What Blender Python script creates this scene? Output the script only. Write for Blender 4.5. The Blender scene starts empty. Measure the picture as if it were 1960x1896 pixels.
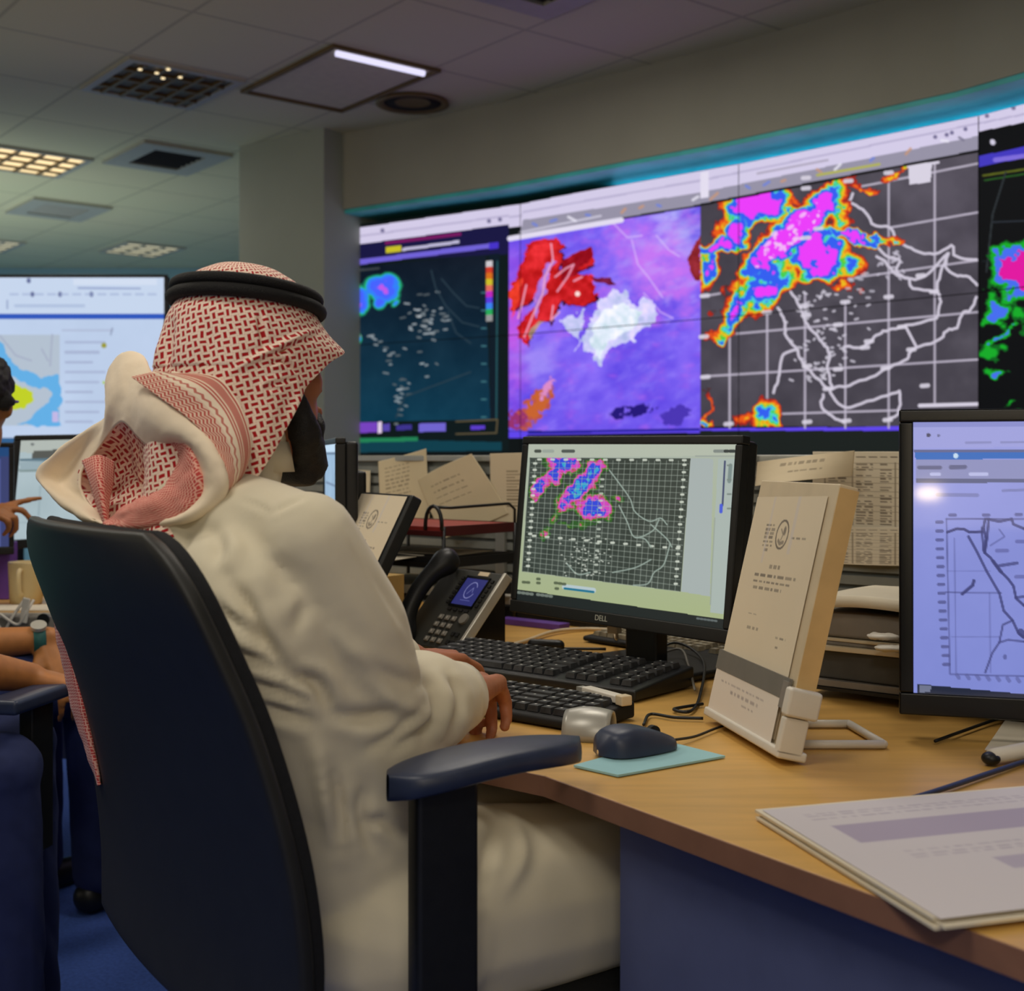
import bpy, bmesh, math, random
import numpy as np
from mathutils import Vector, Matrix
random.seed(7)
rng = np.random.default_rng(11)
S = bpy.context.scene
COL = S.collection

# ------------------------------------------------------------------ camera, world, lights, exposure
FPX, CX, CY, CAMZ = 2411.0, 980.0, 875.0, 1.10
cam = bpy.data.cameras.new('camera')
cam.sensor_fit = 'HORIZONTAL'; cam.sensor_width = 36.0
cam.lens = 36.0 * FPX / 1960.0
cam.shift_y = (CY - 948.0) / 1960.0
cam.dof.use_dof = True
cam.dof.focus_distance = 1.75
cam.dof.aperture_fstop = 6.3
cam.clip_start = 0.05
camo = bpy.data.objects.new('camera', cam)
camo.location = (0, 0, CAMZ); camo.rotation_euler = (math.pi / 2, 0, 0)
COL.objects.link(camo); S.camera = camo

W = bpy.data.worlds.new('world'); S.world = W; W.use_nodes = True
W.node_tree.nodes['Background'].inputs[0].default_value = (0.03, 0.033, 0.035, 1)
W.node_tree.nodes['Background'].inputs[1].default_value = 0.5
S.view_settings.view_transform = 'Standard'
S.view_settings.look = 'None'
S.view_settings.exposure = 0.0
S.view_settings.gamma = 1.0
S.view_settings.use_curve_mapping = False
S.cycles.use_denoising = True
S.cycles.max_bounces = 5; S.cycles.diffuse_bounces = 4; S.cycles.glossy_bounces = 2
S.cycles.caustics_reflective = False; S.cycles.caustics_refractive = False

def area(name, loc, size, power, color, target=None, spread=math.pi):
    l = bpy.data.lights.new(name, 'AREA'); l.shape = 'RECTANGLE'
    l.size, l.size_y = size; l.energy = power; l.color = color; l.spread = spread
    o = bpy.data.objects.new(name, l); o.location = loc
    if target is not None:
        o.rotation_euler = (Vector(target) - Vector(loc)).to_track_quat('-Z', 'Y').to_euler()
    COL.objects.link(o)
    return o
WARM = (1.0, 0.93, 0.82)
CEIL = 2.60
area('ceiling_lamp_or_fill', (-0.75, 0.75, 2.57), (0.6, 0.6), 11.5, WARM)
area('ceiling_lamp_or_fill', (-0.1, -1.3, 2.57), (0.6, 0.6), 22, WARM)  # unseen fill added behind the camera to brighten the robe
area('ceiling_lamp_or_fill', (0.15, 2.55, 2.57), (0.6, 0.6), 12, WARM)
area('ceiling_lamp_or_fill', (0.9, 0.5, 2.57), (0.6, 0.6), 2.5, WARM)
area('ceiling_lamp_or_fill', (-1.7, 2.4, 2.57), (0.6, 0.6), 14, WARM)
area('ceiling_lamp_or_fill', (-0.2, 3.9, 2.55), (0.6, 0.6), 8, WARM)
area('ceiling_fill_light', (-3.5, 1.5, 1.9), (2.5, 2.5), 22, (1.0, 0.86, 0.66), (-3.0, 2.5, 2.6))  # added fill aimed upward to lift the ceiling, no fixture here
area('ceiling_fill_light', (0.6, -2.6, 1.9), (2.5, 1.5), 17, (1.0, 0.84, 0.62), (0.4, 1.0, 2.6))  # unseen warm fill behind the camera, added for the ceiling
area('ceiling_lamp_or_fill', (-2.27, 6.35, 2.55), (0.5, 0.5), 8, WARM)
area('ceiling_lamp_or_fill', (-2.6, 9.0, 2.55), (0.5, 0.5), 8, (0.8, 0.95, 1.0))
area('ceiling_lamp_or_fill', (-5.0, 8.5, 2.55), (1.5, 1.5), 40, (0.7, 0.95, 1.0))
area('ceiling_fill_light', (-3.5, 7.0, 1.7), (2.5, 2.5), 18, (0.86, 1.0, 0.95), (-3.2, 7.4, 2.6))  # fill added out of view to brighten the far ceiling

# ------------------------------------------------------------------ helpers
def at(px, py, d):
    return Vector(((px - CX) / FPX * d, d, CAMZ - (py - CY) / FPX * d))
def onz(px, py, z=0.74):
    d = (CAMZ - z) * FPX / (py - CY)
    return at(px, py, d)
def proj(P):
    P = np.asarray(P, float)
    return CX + P[:, 0] / P[:, 1] * FPX, CY - (P[:, 2] - CAMZ) / P[:, 1] * FPX
def lin(c):
    c = np.asarray(c, float) / 255.0
    return np.where(c <= 0.04045, c / 12.92, ((c + 0.055) / 1.055) ** 2.4)
def V(*a): return Vector(a)

def wloc(o):
    p = Vector((0, 0, 0))
    while o is not None:
        p = p + o.location; o = o.parent
    return p

def link(name, me, mat=None, parent=None):
    o = bpy.data.objects.new(name, me)
    if mat is not None:
        if isinstance(mat, (list, tuple)):
            for m in mat: me.materials.append(m)
        else: me.materials.append(mat)
    COL.objects.link(o)
    if parent is not None:
        o.parent = parent
        off = wloc(parent)
        me.transform(Matrix.Translation(-off))
    return o
def tag(o, label, cat, group=None, kind=None):
    o['label'] = label; o['category'] = cat
    if group: o['group'] = group
    if kind: o['kind'] = kind
    return o
def thing(name, label, cat, loc, group=None):
    o = bpy.data.objects.new(name, None); o.empty_display_size = 0.05
    o.location = loc; COL.objects.link(o)
    return tag(o, label, cat, group)
def struct(o):
    o['kind'] = 'structure'; return o

class MB:
    """collects shapes (world coordinates) into one mesh"""
    def __init__(s): s.v = []; s.f = []; s.mi = []; s.m = 0
    def add(s, vs, fs):
        b = len(s.v); s.v += [tuple(v) for v in vs]
        for f in fs: s.f.append(tuple(i + b for i in f)); s.mi.append(s.m)
        return s
    def box(s, c, ex, ey, ez):
        """c centre, half-vectors ex ey ez"""
        c, ex, ey, ez = Vector(c), Vector(ex), Vector(ey), Vector(ez)
        vs = [c + a * ex + b * ey + g * ez for g in (-1, 1) for a, b in ((-1, -1), (1, -1), (1, 1), (-1, 1))]
        return s.add(vs, [(3, 2, 1, 0), (4, 5, 6, 7), (0, 1, 5, 4), (1, 2, 6, 5), (2, 3, 7, 6), (3, 0, 4, 7)])
    def abox(s, x0, x1, y0, y1, z0, z1):
        return s.box(((x0 + x1) / 2, (y0 + y1) / 2, (z0 + z1) / 2), ((x1 - x0) / 2, 0, 0), (0, (y1 - y0) / 2, 0), (0, 0, (z1 - z0) / 2))
    def obox(s, c, dx, w, dep, z0, z1):
        """box standing on z0..z1, centre c (x,y), width w along horizontal unit dx, depth dep across"""
        dx = Vector((dx[0], dx[1], 0)).normalized(); dy = Vector((-dx.y, dx.x, 0))
        return s.box((c[0], c[1], (z0 + z1) / 2), dx * w / 2, dy * dep / 2, (0, 0, (z1 - z0) / 2))
    def quad(s, a, b, c, d): return s.add([a, b, c, d], [(0, 1, 2, 3)])
    def prism(s, poly, z0, z1):
        n = len(poly)
        vs = [(p[0], p[1], z0) for p in poly] + [(p[0], p[1], z1) for p in poly]
        fs = [tuple(range(n - 1, -1, -1)), tuple(range(n, 2 * n))] + [(i, (i + 1) % n, n + (i + 1) % n, n + i) for i in range(n)]
        return s.add(vs, fs)
    def extrude(s, poly3, vec):
        n = len(poly3); vec = Vector(vec)
        vs = [Vector(p) for p in poly3] + [Vector(p) + vec for p in poly3]
        fs = [tuple(range(n - 1, -1, -1)), tuple(range(n, 2 * n))] + [(i, (i + 1) % n, n + (i + 1) % n, n + i) for i in range(n)]
        return s.add(vs, fs)
    def tube(s, pts, r, n=8, closed=False):
        pts = [Vector(p) for p in pts]; m = len(pts)
        rs = r if isinstance(r, (list, tuple)) else [r] * m
        rings = []; up = None
        for i in range(m):
            if closed: t = pts[(i + 1) % m] - pts[i - 1]
            else: t = pts[min(i + 1, m - 1)] - pts[max(i - 1, 0)]
            t.normalize()
            if up is None:
                up = Vector((0, 0, 1)) if abs(t.z) < 0.9 else Vector((1, 0, 0))
            a = (up - t * up.dot(t)).normalized(); b = t.cross(a); up = a
            rings.append([pts[i] + (a * math.cos(2 * math.pi * k / n) + b * math.sin(2 * math.pi * k / n)) * rs[i] for k in range(n)])
        vs = [p for g in rings for p in g]; fs = []
        for i in range(m if closed else m - 1):
            j = (i + 1) % m
            for k in range(n):
                k2 = (k + 1) % n
                fs.append((i * n + k, i * n + k2, j * n + k2, j * n + k))
        if not closed: fs += [tuple(range(n - 1, -1, -1)), tuple((m - 1) * n + k for k in range(n))]
        return s.add(vs, fs)
    def cyl(s, p0, p1, r, n=20): return s.tube([p0, p1], r, n)
    def lathe(s, c, prof, n=32):
        """prof: (r, z) list, axis vertical at c"""
        vs = []; fs = []; m = len(prof)
        for r, z in prof:
            for k in range(n):
                a = 2 * math.pi * k / n; vs.append((c[0] + r * math.cos(a), c[1] + r * math.sin(a), z))
        for i in range(m - 1):
            for k in range(n):
                k2 = (k + 1) % n; fs.append((i * n + k, i * n + k2, (i + 1) * n + k2, (i + 1) * n + k))
        fs += [tuple(range(n - 1, -1, -1)), tuple((m - 1) * n + k for k in range(n))]
        return s.add(vs, fs)
    def ell(s, c, rx, ry, rz, ax=(1, 0, 0), n=20, m=12):
        ax = Vector((ax[0], ax[1], 0)).normalized(); ay = Vector((-ax.y, ax.x, 0)); c = Vector(c)
        vs = [c + Vector((0, 0, -rz))]; fs = []
        for i in range(1, m):
            t = -math.pi / 2 + math.pi * i / m
            for k in range(n):
                a = 2 * math.pi * k / n
                vs.append(c + ax * (rx * math.cos(t) * math.cos(a)) + ay * (ry * math.cos(t) * math.sin(a)) + Vector((0, 0, rz * math.sin(t))))
        vs.append(c + Vector((0, 0, rz))); top = len(vs) - 1
        for k in range(n):
            k2 = (k + 1) % n
            fs.append((0, 1 + k2, 1 + k)); fs.append((top, top - n + k, top - n + k2))
            for i in range(m - 2): fs.append((1 + i * n + k, 1 + i * n + k2, 1 + (i + 1) * n + k2, 1 + (i + 1) * n + k))
        return s.add(vs, fs)
    def capsule(s, p0, r0, p1, r1, n=14):
        p0, p1 = Vector(p0), Vector(p1); t = (p1 - p0).normalized()
        pts = []; rs = []
        for k in range(5):
            a = math.pi / 2 * (1 - k / 4) * 0.98; pts.append(p0 - t * r0 * math.sin(a)); rs.append(r0 * math.cos(a))
        for k in range(5):
            a = math.pi / 2 * (k / 4) * 0.98; pts.append(p1 + t * r1 * math.sin(a)); rs.append(r1 * math.cos(a))
        return s.tube(pts, rs, n)
    def build(s, name, mat, parent=None, smooth=False, bevel=0, seg=2, sub=0):
        me = bpy.data.meshes.new(name); me.from_pydata(s.v, [], s.f)
        if isinstance(mat, (list, tuple)): me.polygons.foreach_set('material_index', s.mi)
        bm = bmesh.new(); bm.from_mesh(me); bmesh.ops.recalc_face_normals(bm, faces=bm.faces); bm.to_mesh(me); bm.free()
        if smooth: me.polygons.foreach_set('use_smooth', [True] * len(me.polygons))
        o = link(name, me, mat, parent)
        if bevel:
            b = o.modifiers.new('bevel', 'BEVEL'); b.width = bevel; b.segments = seg; b.limit_method = 'ANGLE'; b.angle_limit = math.radians(35)
            me.polygons.foreach_set('use_smooth', [True] * len(me.polygons))
            w = o.modifiers.new('wn', 'WEIGHTED_NORMAL'); w.keep_sharp = False
        if sub:
            m = o.modifiers.new('sub', 'SUBSURF'); m.levels = sub; m.render_levels = sub
        return o

def catmull(P, n, closed=False):
    P = np.asarray(P, float); m = len(P)
    if closed: t = np.linspace(0, m, n, endpoint=False)
    else: t = np.linspace(0, m - 1, n)
    i = np.minimum(np.floor(t).astype(int), m - 1 if closed else m - 2); f = (t - i)[:, None]
    if closed: a, b, c, d = P[(i - 1) % m], P[i % m], P[(i + 1) % m], P[(i + 2) % m]
    else:
        Pe = np.vstack([2 * P[0] - P[1], P, 2 * P[-1] - P[-2]]); a, b, c, d = Pe[i], Pe[i + 1], Pe[i + 2], Pe[i + 3]
    return 0.5 * (2 * b + (c - a) * f + (2 * a - 5 * b + 4 * c - d) * f ** 2 + (3 * b - a - 3 * c + d) * f ** 3)

def grid_mesh(name, G, closed_u=False, uv=None, colors=None):
    """G: (rows, cols, 3)"""
    G = np.asarray(G, float); r, c = G.shape[:2]
    me = bpy.data.meshes.new(name)
    idx = np.arange(r * c).reshape(r, c)
    if closed_u: nx = np.roll(idx, -1, axis=1); a, b = idx, nx
    else: a, b = idx[:, :-1], idx[:, 1:]
    q = np.stack([a[:-1], b[:-1], b[1:], a[1:]], -1).reshape(-1, 4)
    me.vertices.add(r * c); me.vertices.foreach_set('co', G.reshape(-1))
    me.loops.add(q.size); me.loops.foreach_set('vertex_index', q.reshape(-1).astype(np.int32))
    me.polygons.add(len(q)); me.polygons.foreach_set('loop_start', np.arange(0, q.size, 4, dtype=np.int32))
    try: me.polygons.foreach_set('loop_total', np.full(len(q), 4, dtype=np.int32))
    except Exception: pass
    me.update(calc_edges=True); me.validate()
    me.polygons.foreach_set('use_smooth', [True] * len(me.polygons))
    if uv is not None:
        l = me.uv_layers.new(name='UVMap'); u = np.asarray(uv, float).reshape(-1, 2)[q.reshape(-1)]
        l.data.foreach_set('uv', u.reshape(-1))
    if colors is not None:
        at_ = me.color_attributes.new('paint', 'FLOAT_COLOR', 'POINT')
        cc = np.ones((r * c, 4)); cc[:, :3] = colors
        at_.data.foreach_set('color', cc.reshape(-1))
    return me

# ------------------------------------------------------------------ materials
def nodes(name):
    m = bpy.data.materials.new(name); m.use_nodes = True
    nt = m.node_tree; return m, nt, nt.nodes['Principled BSDF']
def mat(name, rgb, rough=0.6, metal=0.0, spec=0.4, var=0.08, scale=25.0, bump=0.0, bscale=200.0, sheen=0.0, stretch=None, coat=0.0):
    m, nt, b = nodes(name); c = lin(rgb)
    b.inputs['Roughness'].default_value = rough; b.inputs['Metallic'].default_value = metal
    b.inputs['Specular IOR Level'].default_value = spec
    if sheen: b.inputs['Sheen Weight'].default_value = sheen
    if coat: b.inputs['Coat Weight'].default_value = coat
    tc = nt.nodes.new('ShaderNodeTexCoord'); mp = nt.nodes.new('ShaderNodeMapping')
    nt.links.new(tc.outputs['Object'], mp.inputs[0])
    if stretch: mp.inputs['Scale'].default_value = stretch
    n = nt.nodes.new('ShaderNodeTexNoise'); n.inputs['Scale'].default_value = scale; n.inputs['Detail'].default_value = 4
    nt.links.new(mp.outputs[0], n.inputs['Vector'])
    r = nt.nodes.new('ShaderNodeValToRGB')
    r.color_ramp.elements[0].color = (*[float(x * (1 - var)) for x in c], 1); r.color_ramp.elements[1].color = (*[float(min(1, x * (1 + var))) for x in c], 1)
    r.color_ramp.elements[0].position = 0.3; r.color_ramp.elements[1].position = 0.7
    nt.links.new(n.outputs['Fac'], r.inputs[0]); nt.links.new(r.outputs[0], b.inputs['Base Color'])
    if bump:
        n2 = nt.nodes.new('ShaderNodeTexNoise'); n2.inputs['Scale'].default_value = bscale; n2.inputs['Detail'].default_value = 3
        nt.links.new(mp.outputs[0], n2.inputs['Vector'])
        bp = nt.nodes.new('ShaderNodeBump'); bp.inputs['Strength'].default_value = bump; bp.inputs['Distance'].default_value = 0.002
        nt.links.new(n2.outputs['Fac'], bp.inputs['Height']); nt.links.new(bp.outputs[0], b.inputs['Normal'])
    return m
def emis(name, rgb, strength=1.0):
    m, nt, b = nodes(name); c = lin(rgb)
    b.inputs['Base Color'].default_value = (0.01, 0.01, 0.01, 1)
    b.inputs['Emission Color'].default_value = (*c, 1); b.inputs['Emission Strength'].default_value = strength
    return m
def painted(name, emit=0.0, rough=0.6, spec=0.3):
    """colour comes from the 'paint' attribute of the sheet or screen"""
    m, nt, b = nodes(name)
    a = nt.nodes.new('ShaderNodeAttribute'); a.attribute_name = 'paint'
    b.inputs['Roughness'].default_value = rough; b.inputs['Specular IOR Level'].default_value = spec
    if emit:
        b.inputs['Base Color'].default_value = (0.004, 0.004, 0.004, 1)
        nt.links.new(a.outputs['Color'], b.inputs['Emission Color']); b.inputs['Emission Strength'].default_value = emit
    else: nt.links.new(a.outputs['Color'], b.inputs['Base Color'])
    return m

class NT:
    def __init__(s, nt): s.nt = nt
    def m(s, op, a, b=None, c=None):
        n = s.nt.nodes.new('ShaderNodeMath'); n.operation = op
        for i, x in enumerate((a, b, c)):
            if x is None: continue
            if isinstance(x, (int, float)): n.inputs[i].default_value = x
            else: s.nt.links.new(x, n.inputs[i])
        return n.outputs[0]
    def step(s, x, lo, hi):
        n = s.nt.nodes.new('ShaderNodeMapRange'); n.interpolation_type = 'SMOOTHSTEP'
        n.inputs['From Min'].default_value = lo; n.inputs['From Max'].default_value = hi
        s.nt.links.new(x, n.inputs['Value']); return n.outputs[0]
    def mix(s, f, a, b):
        n = s.nt.nodes.new('ShaderNodeMix'); n.data_type = 'RGBA'
        for k, x in ((6, a), (7, b)):
            if isinstance(x, tuple): n.inputs[k].default_value = (*x, 1)
            else: s.nt.links.new(x, n.inputs[k])
        if isinstance(f, (int, float)): n.inputs[0].default_value = f
        else: s.nt.links.new(f, n.inputs[0])
        return n.outputs[2]

def check_mat(name, period, white, red, wid=0.24, lng=0.42):
    m, nt, b = nodes(name); k = NT(nt)
    uvn = nt.nodes.new('ShaderNodeUVMap'); uvn.uv_map = 'UVMap'
    ns = nt.nodes.new('ShaderNodeTexNoise'); ns.inputs['Scale'].default_value = 30; nt.links.new(uvn.outputs[0], ns.inputs['Vector'])
    sp = nt.nodes.new('ShaderNodeSeparateXYZ'); nt.links.new(uvn.outputs[0], sp.inputs[0])
    wob = k.m('MULTIPLY', k.m('SUBTRACT', ns.outputs['Fac'], 0.5), 0.006)
    u = k.m('DIVIDE', k.m('ADD', sp.outputs[0], wob), period); v = k.m('DIVIDE', k.m('SUBTRACT', sp.outputs[1], wob), period)
    par = k.m('MODULO', k.m('ADD', k.m('ADD', k.m('FLOOR', u), k.m('FLOOR', v)), 4000), 2)
    par = k.m('GREATER_THAN', par, 0.5)
    fu = k.m('ABSOLUTE', k.m('SUBTRACT', k.m('FRACT', u), 0.5)); fv = k.m('ABSOLUTE', k.m('SUBTRACT', k.m('FRACT', v), 0.5))
    def dash(x, y):
        return k.m('MULTIPLY', k.m('SUBTRACT', 1, k.step(x, lng - 0.06, lng + 0.06)), k.m('SUBTRACT', 1, k.step(y, wid - 0.06, wid + 0.06)))
    d = k.m('ADD', k.m('MULTIPLY', par, dash(fu, fv)), k.m('MULTIPLY', k.m('SUBTRACT', 1, par), dash(fv, fu)))
    thin = k.m('MULTIPLY', k.m('ADD', k.m('SUBTRACT', 1, k.step(k.m('ABSOLUTE', k.m('SUBTRACT', fu, 0.5)), 0.03, 0.09)), k.m('SUBTRACT', 1, k.step(k.m('ABSOLUTE', k.m('SUBTRACT', fv, 0.5)), 0.03, 0.09))), 0.12)
    col = k.mix(k.m('MINIMUM', k.m('ADD', d, thin), 1), tuple(lin(white)), tuple(lin(red)))
    nt.links.new(col, b.inputs['Base Color']); b.inputs['Roughness'].default_value = 0.85; b.inputs['Specular IOR Level'].default_value = 0.15
    b.inputs['Sheen Weight'].default_value = 0.15
    return m
def border_mat(name):
    m, nt, b = nodes(name); k = NT(nt)
    uvn = nt.nodes.new('ShaderNodeUVMap'); uvn.uv_map = 'UVMap'
    sp = nt.nodes.new('ShaderNodeSeparateXYZ'); nt.links.new(uvn.outputs[0], sp.inputs[0])
    u, v = sp.outputs[0], sp.outputs[1]          # u 0..1 across, v metres along
    zig = k.m('ABSOLUTE', k.m('SUBTRACT', k.m('FRACT', k.m('DIVIDE', v, 0.012)), 0.5))
    uz = k.m('ADD', u, k.m('MULTIPLY', zig, 0.09))
    fine = k.m('MULTIPLY', k.m('LESS_THAN', k.m('FRACT', k.m('ADD', k.m('MULTIPLY', u, 16), k.m('MULTIPLY', zig, 1.6))), 0.5), k.m('LESS_THAN', uz, 0.42))
    z2 = k.m('MULTIPLY', k.m('GREATER_THAN', uz, 0.50), k.m('LESS_THAN', uz, 0.545))
    def band(a, c, s=0.012): return k.m('MULTIPLY', k.step(u, a - s, a + s), k.m('SUBTRACT', 1, k.step(u, c - s, c + s)))
    r = k.m('ADD', band(0.63, 0.66), band(0.69, 0.72)); r = k.m('ADD', r, k.m('MULTIPLY', band(0.75, 0.90), 0.75)); r = k.m('ADD', r, band(0.925, 0.96))
    r = k.m('ADD', r, k.m('ADD', k.m('MULTIPLY', fine, 0.75), k.m('MULTIPLY', z2, 0.8)))
    r = k.m('ADD', r, k.m('MULTIPLY', k.m('LESS_THAN', u, 0.42), 0.18))
    col = k.mix(k.m('MINIMUM', r, 1), tuple(lin((246, 226, 200))), tuple(lin((192, 66, 60))))
    nt.links.new(col, b.inputs['Base Color']); b.inputs['Roughness'].default_value = 0.85
    b.inputs['Specular IOR Level'].default_value = 0.15
    return m
def ceiling_mat():
    m, nt, b = nodes('ceiling_tiles'); k = NT(nt)
    tc = nt.nodes.new('ShaderNodeTexCoord')
    def ax(d, off, step):
        n = nt.nodes.new('ShaderNodeVectorMath'); n.operation = 'DOT_PRODUCT'; nt.links.new(tc.outputs['Object'], n.inputs[0])
        n.inputs[1].default_value = (*d, 0)
        f = k.m('FRACT', k.m('ADD', k.m('DIVIDE', k.m('SUBTRACT', n.outputs['Value'], off), step), 50))
        f = k.m('MINIMUM', f, k.m('SUBTRACT', 1, f))
        return k.m('SUBTRACT', 1, k.step(f, 0.006, 0.022))
    l = k.m('MAXIMUM', ax(GA, A0, AS), ax(GB, B0, BS))
    ns = nt.nodes.new('ShaderNodeTexNoise'); ns.inputs['Scale'].default_value = 1.1; nt.links.new(tc.outputs['Object'], ns.inputs['Vector'])
    base = k.mix(ns.outputs['Fac'], tuple(lin((206, 208, 166))), tuple(lin((220, 208, 170))))
    col = k.mix(k.m('MULTIPLY', l, 0.30), base, tuple(lin((70, 62, 50))))
    nt.links.new(col, b.inputs['Base Color']); b.inputs['Roughness'].default_value = 0.9
    return m
GA, GB = (-0.624, 0.782), (0.782, 0.624)
A0, AS, B0, BS = 6.65 * 0.6, 0.561, 3.01 * 0.6, 0.495
def ab(a, b, z=CEIL): return Vector((GA[0] * a + GB[0] * b, GA[1] * a + GB[1] * b, z))

M = dict(
    wall=mat('wall_paint', (162, 162, 148), 0.85, var=0.04, scale=3),
    pillar=mat('pillar_paint', (164, 170, 156), 0.85, var=0.04, scale=3),
    farwall=mat('far_wall_paint', (140, 178, 186), 0.8, var=0.05, scale=2),
    teal=mat('teal_glow_trim', (84, 206, 206), 0.45, var=0.15, scale=6),  # teal glow under the soffit, painted into its base colour
    carpet=mat('blue_carpet', (62, 92, 172), 0.95, var=0.2, scale=120, bump=0.6, bscale=400),
    wood=mat('maple_laminate', (206, 160, 84), 0.38, var=0.10, scale=6, stretch=(1, 9, 1), spec=0.45),
    woodedge=mat('desk_edge', (140, 100, 78), 0.5, var=0.08),
    panel=mat('blue_grey_laminate', (92, 100, 138), 0.6, var=0.05),
    slat=mat('slat_panel', (128, 132, 128), 0.5, var=0.08),
    rail=mat('aluminium_rail', (176, 178, 172), 0.35, 0.6, var=0.05),
    black=mat('black_plastic', (24, 25, 26), 0.42, var=0.15, scale=60),
    blackm=mat('matt_black', (16, 16, 17), 0.7, var=0.15),
    phone=mat('phone_face', (60, 60, 56), 0.38, 0.2, var=0.06),
    glossb=mat('gloss_black', (14, 15, 18), 0.25, var=0.1),
    navy=mat('navy_plastic', (44, 52, 74), 0.4, var=0.12, scale=40),
    chair=mat('chair_shell', (36, 36, 34), 0.5, var=0.1, scale=30, bump=0.06, bscale=500),
    chairf=mat('chair_fabric', (22, 23, 26), 0.9, var=0.2, scale=200, bump=0.4, bscale=600),
    keys=mat('key_caps', (44, 45, 48), 0.45, var=0.5, scale=90),
    beige=mat('beige_keys', (150, 140, 118), 0.5, var=0.35, scale=70),
    silver=mat('silver_plastic', (168, 166, 158), 0.35, 0.3, var=0.06),
    silver2=mat('silver_strip', (212, 208, 196), 0.3, 0.5, var=0.06),
    white=mat('white_plastic', (214, 208, 196), 0.45, var=0.04),
    cream=mat('cream_plastic', (208, 190, 158), 0.5, var=0.06),
    creamd=mat('cream_side', (206, 172, 116), 0.6, var=0.08),
    grey=mat('grey_plastic', (118, 114, 106), 0.5, var=0.06),
    paper=mat('paper', (222, 212, 190), 0.8, var=0.03, scale=12, bump=0.1, bscale=40),
    paper2=mat('aged_paper', (206, 192, 164), 0.8, var=0.05, scale=12),
    greyfold=mat('grey_folder', (128, 122, 114), 0.7, var=0.12),
    darkfold=mat('dark_folder', (72, 72, 70), 0.7, var=0.15),
    red=mat('red_folder', (140, 44, 38), 0.55, var=0.1),
    maroon=mat('maroon_tray', (74, 24, 26), 0.5, var=0.1),
    purple=mat('purple_folder', (98, 62, 150), 0.5, var=0.08),
    card=mat('cardboard', (206, 170, 104), 0.8, var=0.08),
    carddark=mat('cardboard_print', (120, 84, 28), 0.8, var=0.08),
    skyblue=mat('pale_blue_sheet', (150, 196, 204), 0.75, var=0.03),
    thobe=mat('white_cotton', (222, 212, 186), 0.8, var=0.03, scale=10, sheen=0.2, bump=0.12, bscale=90),
    lining=mat('white_scarf_cloth', (246, 228, 200), 0.85, var=0.03, scale=14, sheen=0.2, bump=0.1, bscale=160),
    skin=mat('brown_skin', (172, 108, 74), 0.5, var=0.1, scale=50, bump=0.1, bscale=300),
    skin2=mat('tan_skin', (176, 114, 62), 0.5, var=0.1, scale=50),
    skin3=mat('deep_tan_skin', (158, 102, 58), 0.5, var=0.1, scale=50),
    hair=mat('black_hair', (20, 17, 16), 0.6, var=0.4, scale=200, bump=0.6, bscale=500),
    agal=mat('black_wool_cord', (14, 13, 13), 0.75, var=0.3, scale=300, bump=0.7, bscale=700),
    strap=mat('dark_green_strap', (44, 96, 92), 0.6),
    tee=mat('teal_cotton', (96, 176, 172), 0.8, var=0.06),
    teeb=mat('navy_cotton', (40, 52, 110), 0.8, var=0.1),
    trous=mat('navy_trousers', (34, 44, 88), 0.85, var=0.12, bump=0.2, bscale=60),
    greyc=mat('grey_cloth', (120, 116, 118), 0.85, var=0.08),
    eye=mat('eye_white', (230, 225, 215), 0.3, var=0.02),
    mug=mat('cream_mug', (212, 190, 140), 0.35, var=0.04),
    seam=mat('seam_thread', (176, 168, 140), 0.9),
    browndark=mat('brown_reflector', (84, 72, 46), 0.5, var=0.3, scale=5),
    panelm=mat('pale_light_panel', (206, 198, 164), 0.7, var=0.05),
    ventm=mat('vent_metal', (168, 166, 152), 0.5, var=0.05),
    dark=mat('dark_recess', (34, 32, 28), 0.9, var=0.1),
    brownp=mat('brown_louver', (112, 92, 56), 0.5, 0.15, var=0.15, scale=8),
    lampwarm=emis('warm_lamp', (255, 226, 170), 1.3),
    lampcool=emis('cool_lamp', (226, 222, 255), 1.1),
    lampfar=emis('far_lamp', (214, 208, 176), 0.85),
    spark=emis('louver_glint', (255, 230, 180), 1.2),
    screen=painted('screen_picture', 1.0, 0.3, 0.3),
    screengloss=painted('glossy_screen_picture', 1.0, 0.05, 0.5),
    lamphot=emis('wall_lamp_glow', (255, 226, 160), 30.0),
    wallscreen=painted('wall_screen_picture', 1.0, 0.5, 0.1),
    print=painted('printed_paper', 0.0, 0.75, 0.25),
    check=check_mat('red_check_cloth', 0.0078, (252, 230, 210), (178, 26, 32), 0.215, 0.43),
    pink=check_mat('fine_pink_check', 0.0042, (240, 186, 166), (200, 74, 72), 0.26, 0.46),
    border=border_mat('scarf_border_cloth'),
    teeth=mat('key_light', (205, 204, 198), 0.4),
    teal_led=emis('teal_led', (90, 180, 225), 7.0),
)
M['ceil'] = ceiling_mat()
for k_ in ('screen', 'screengloss', 'wallscreen'):
    try: M[k_].cycles.emission_sampling = 'NONE'
    except Exception: pass

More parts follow.
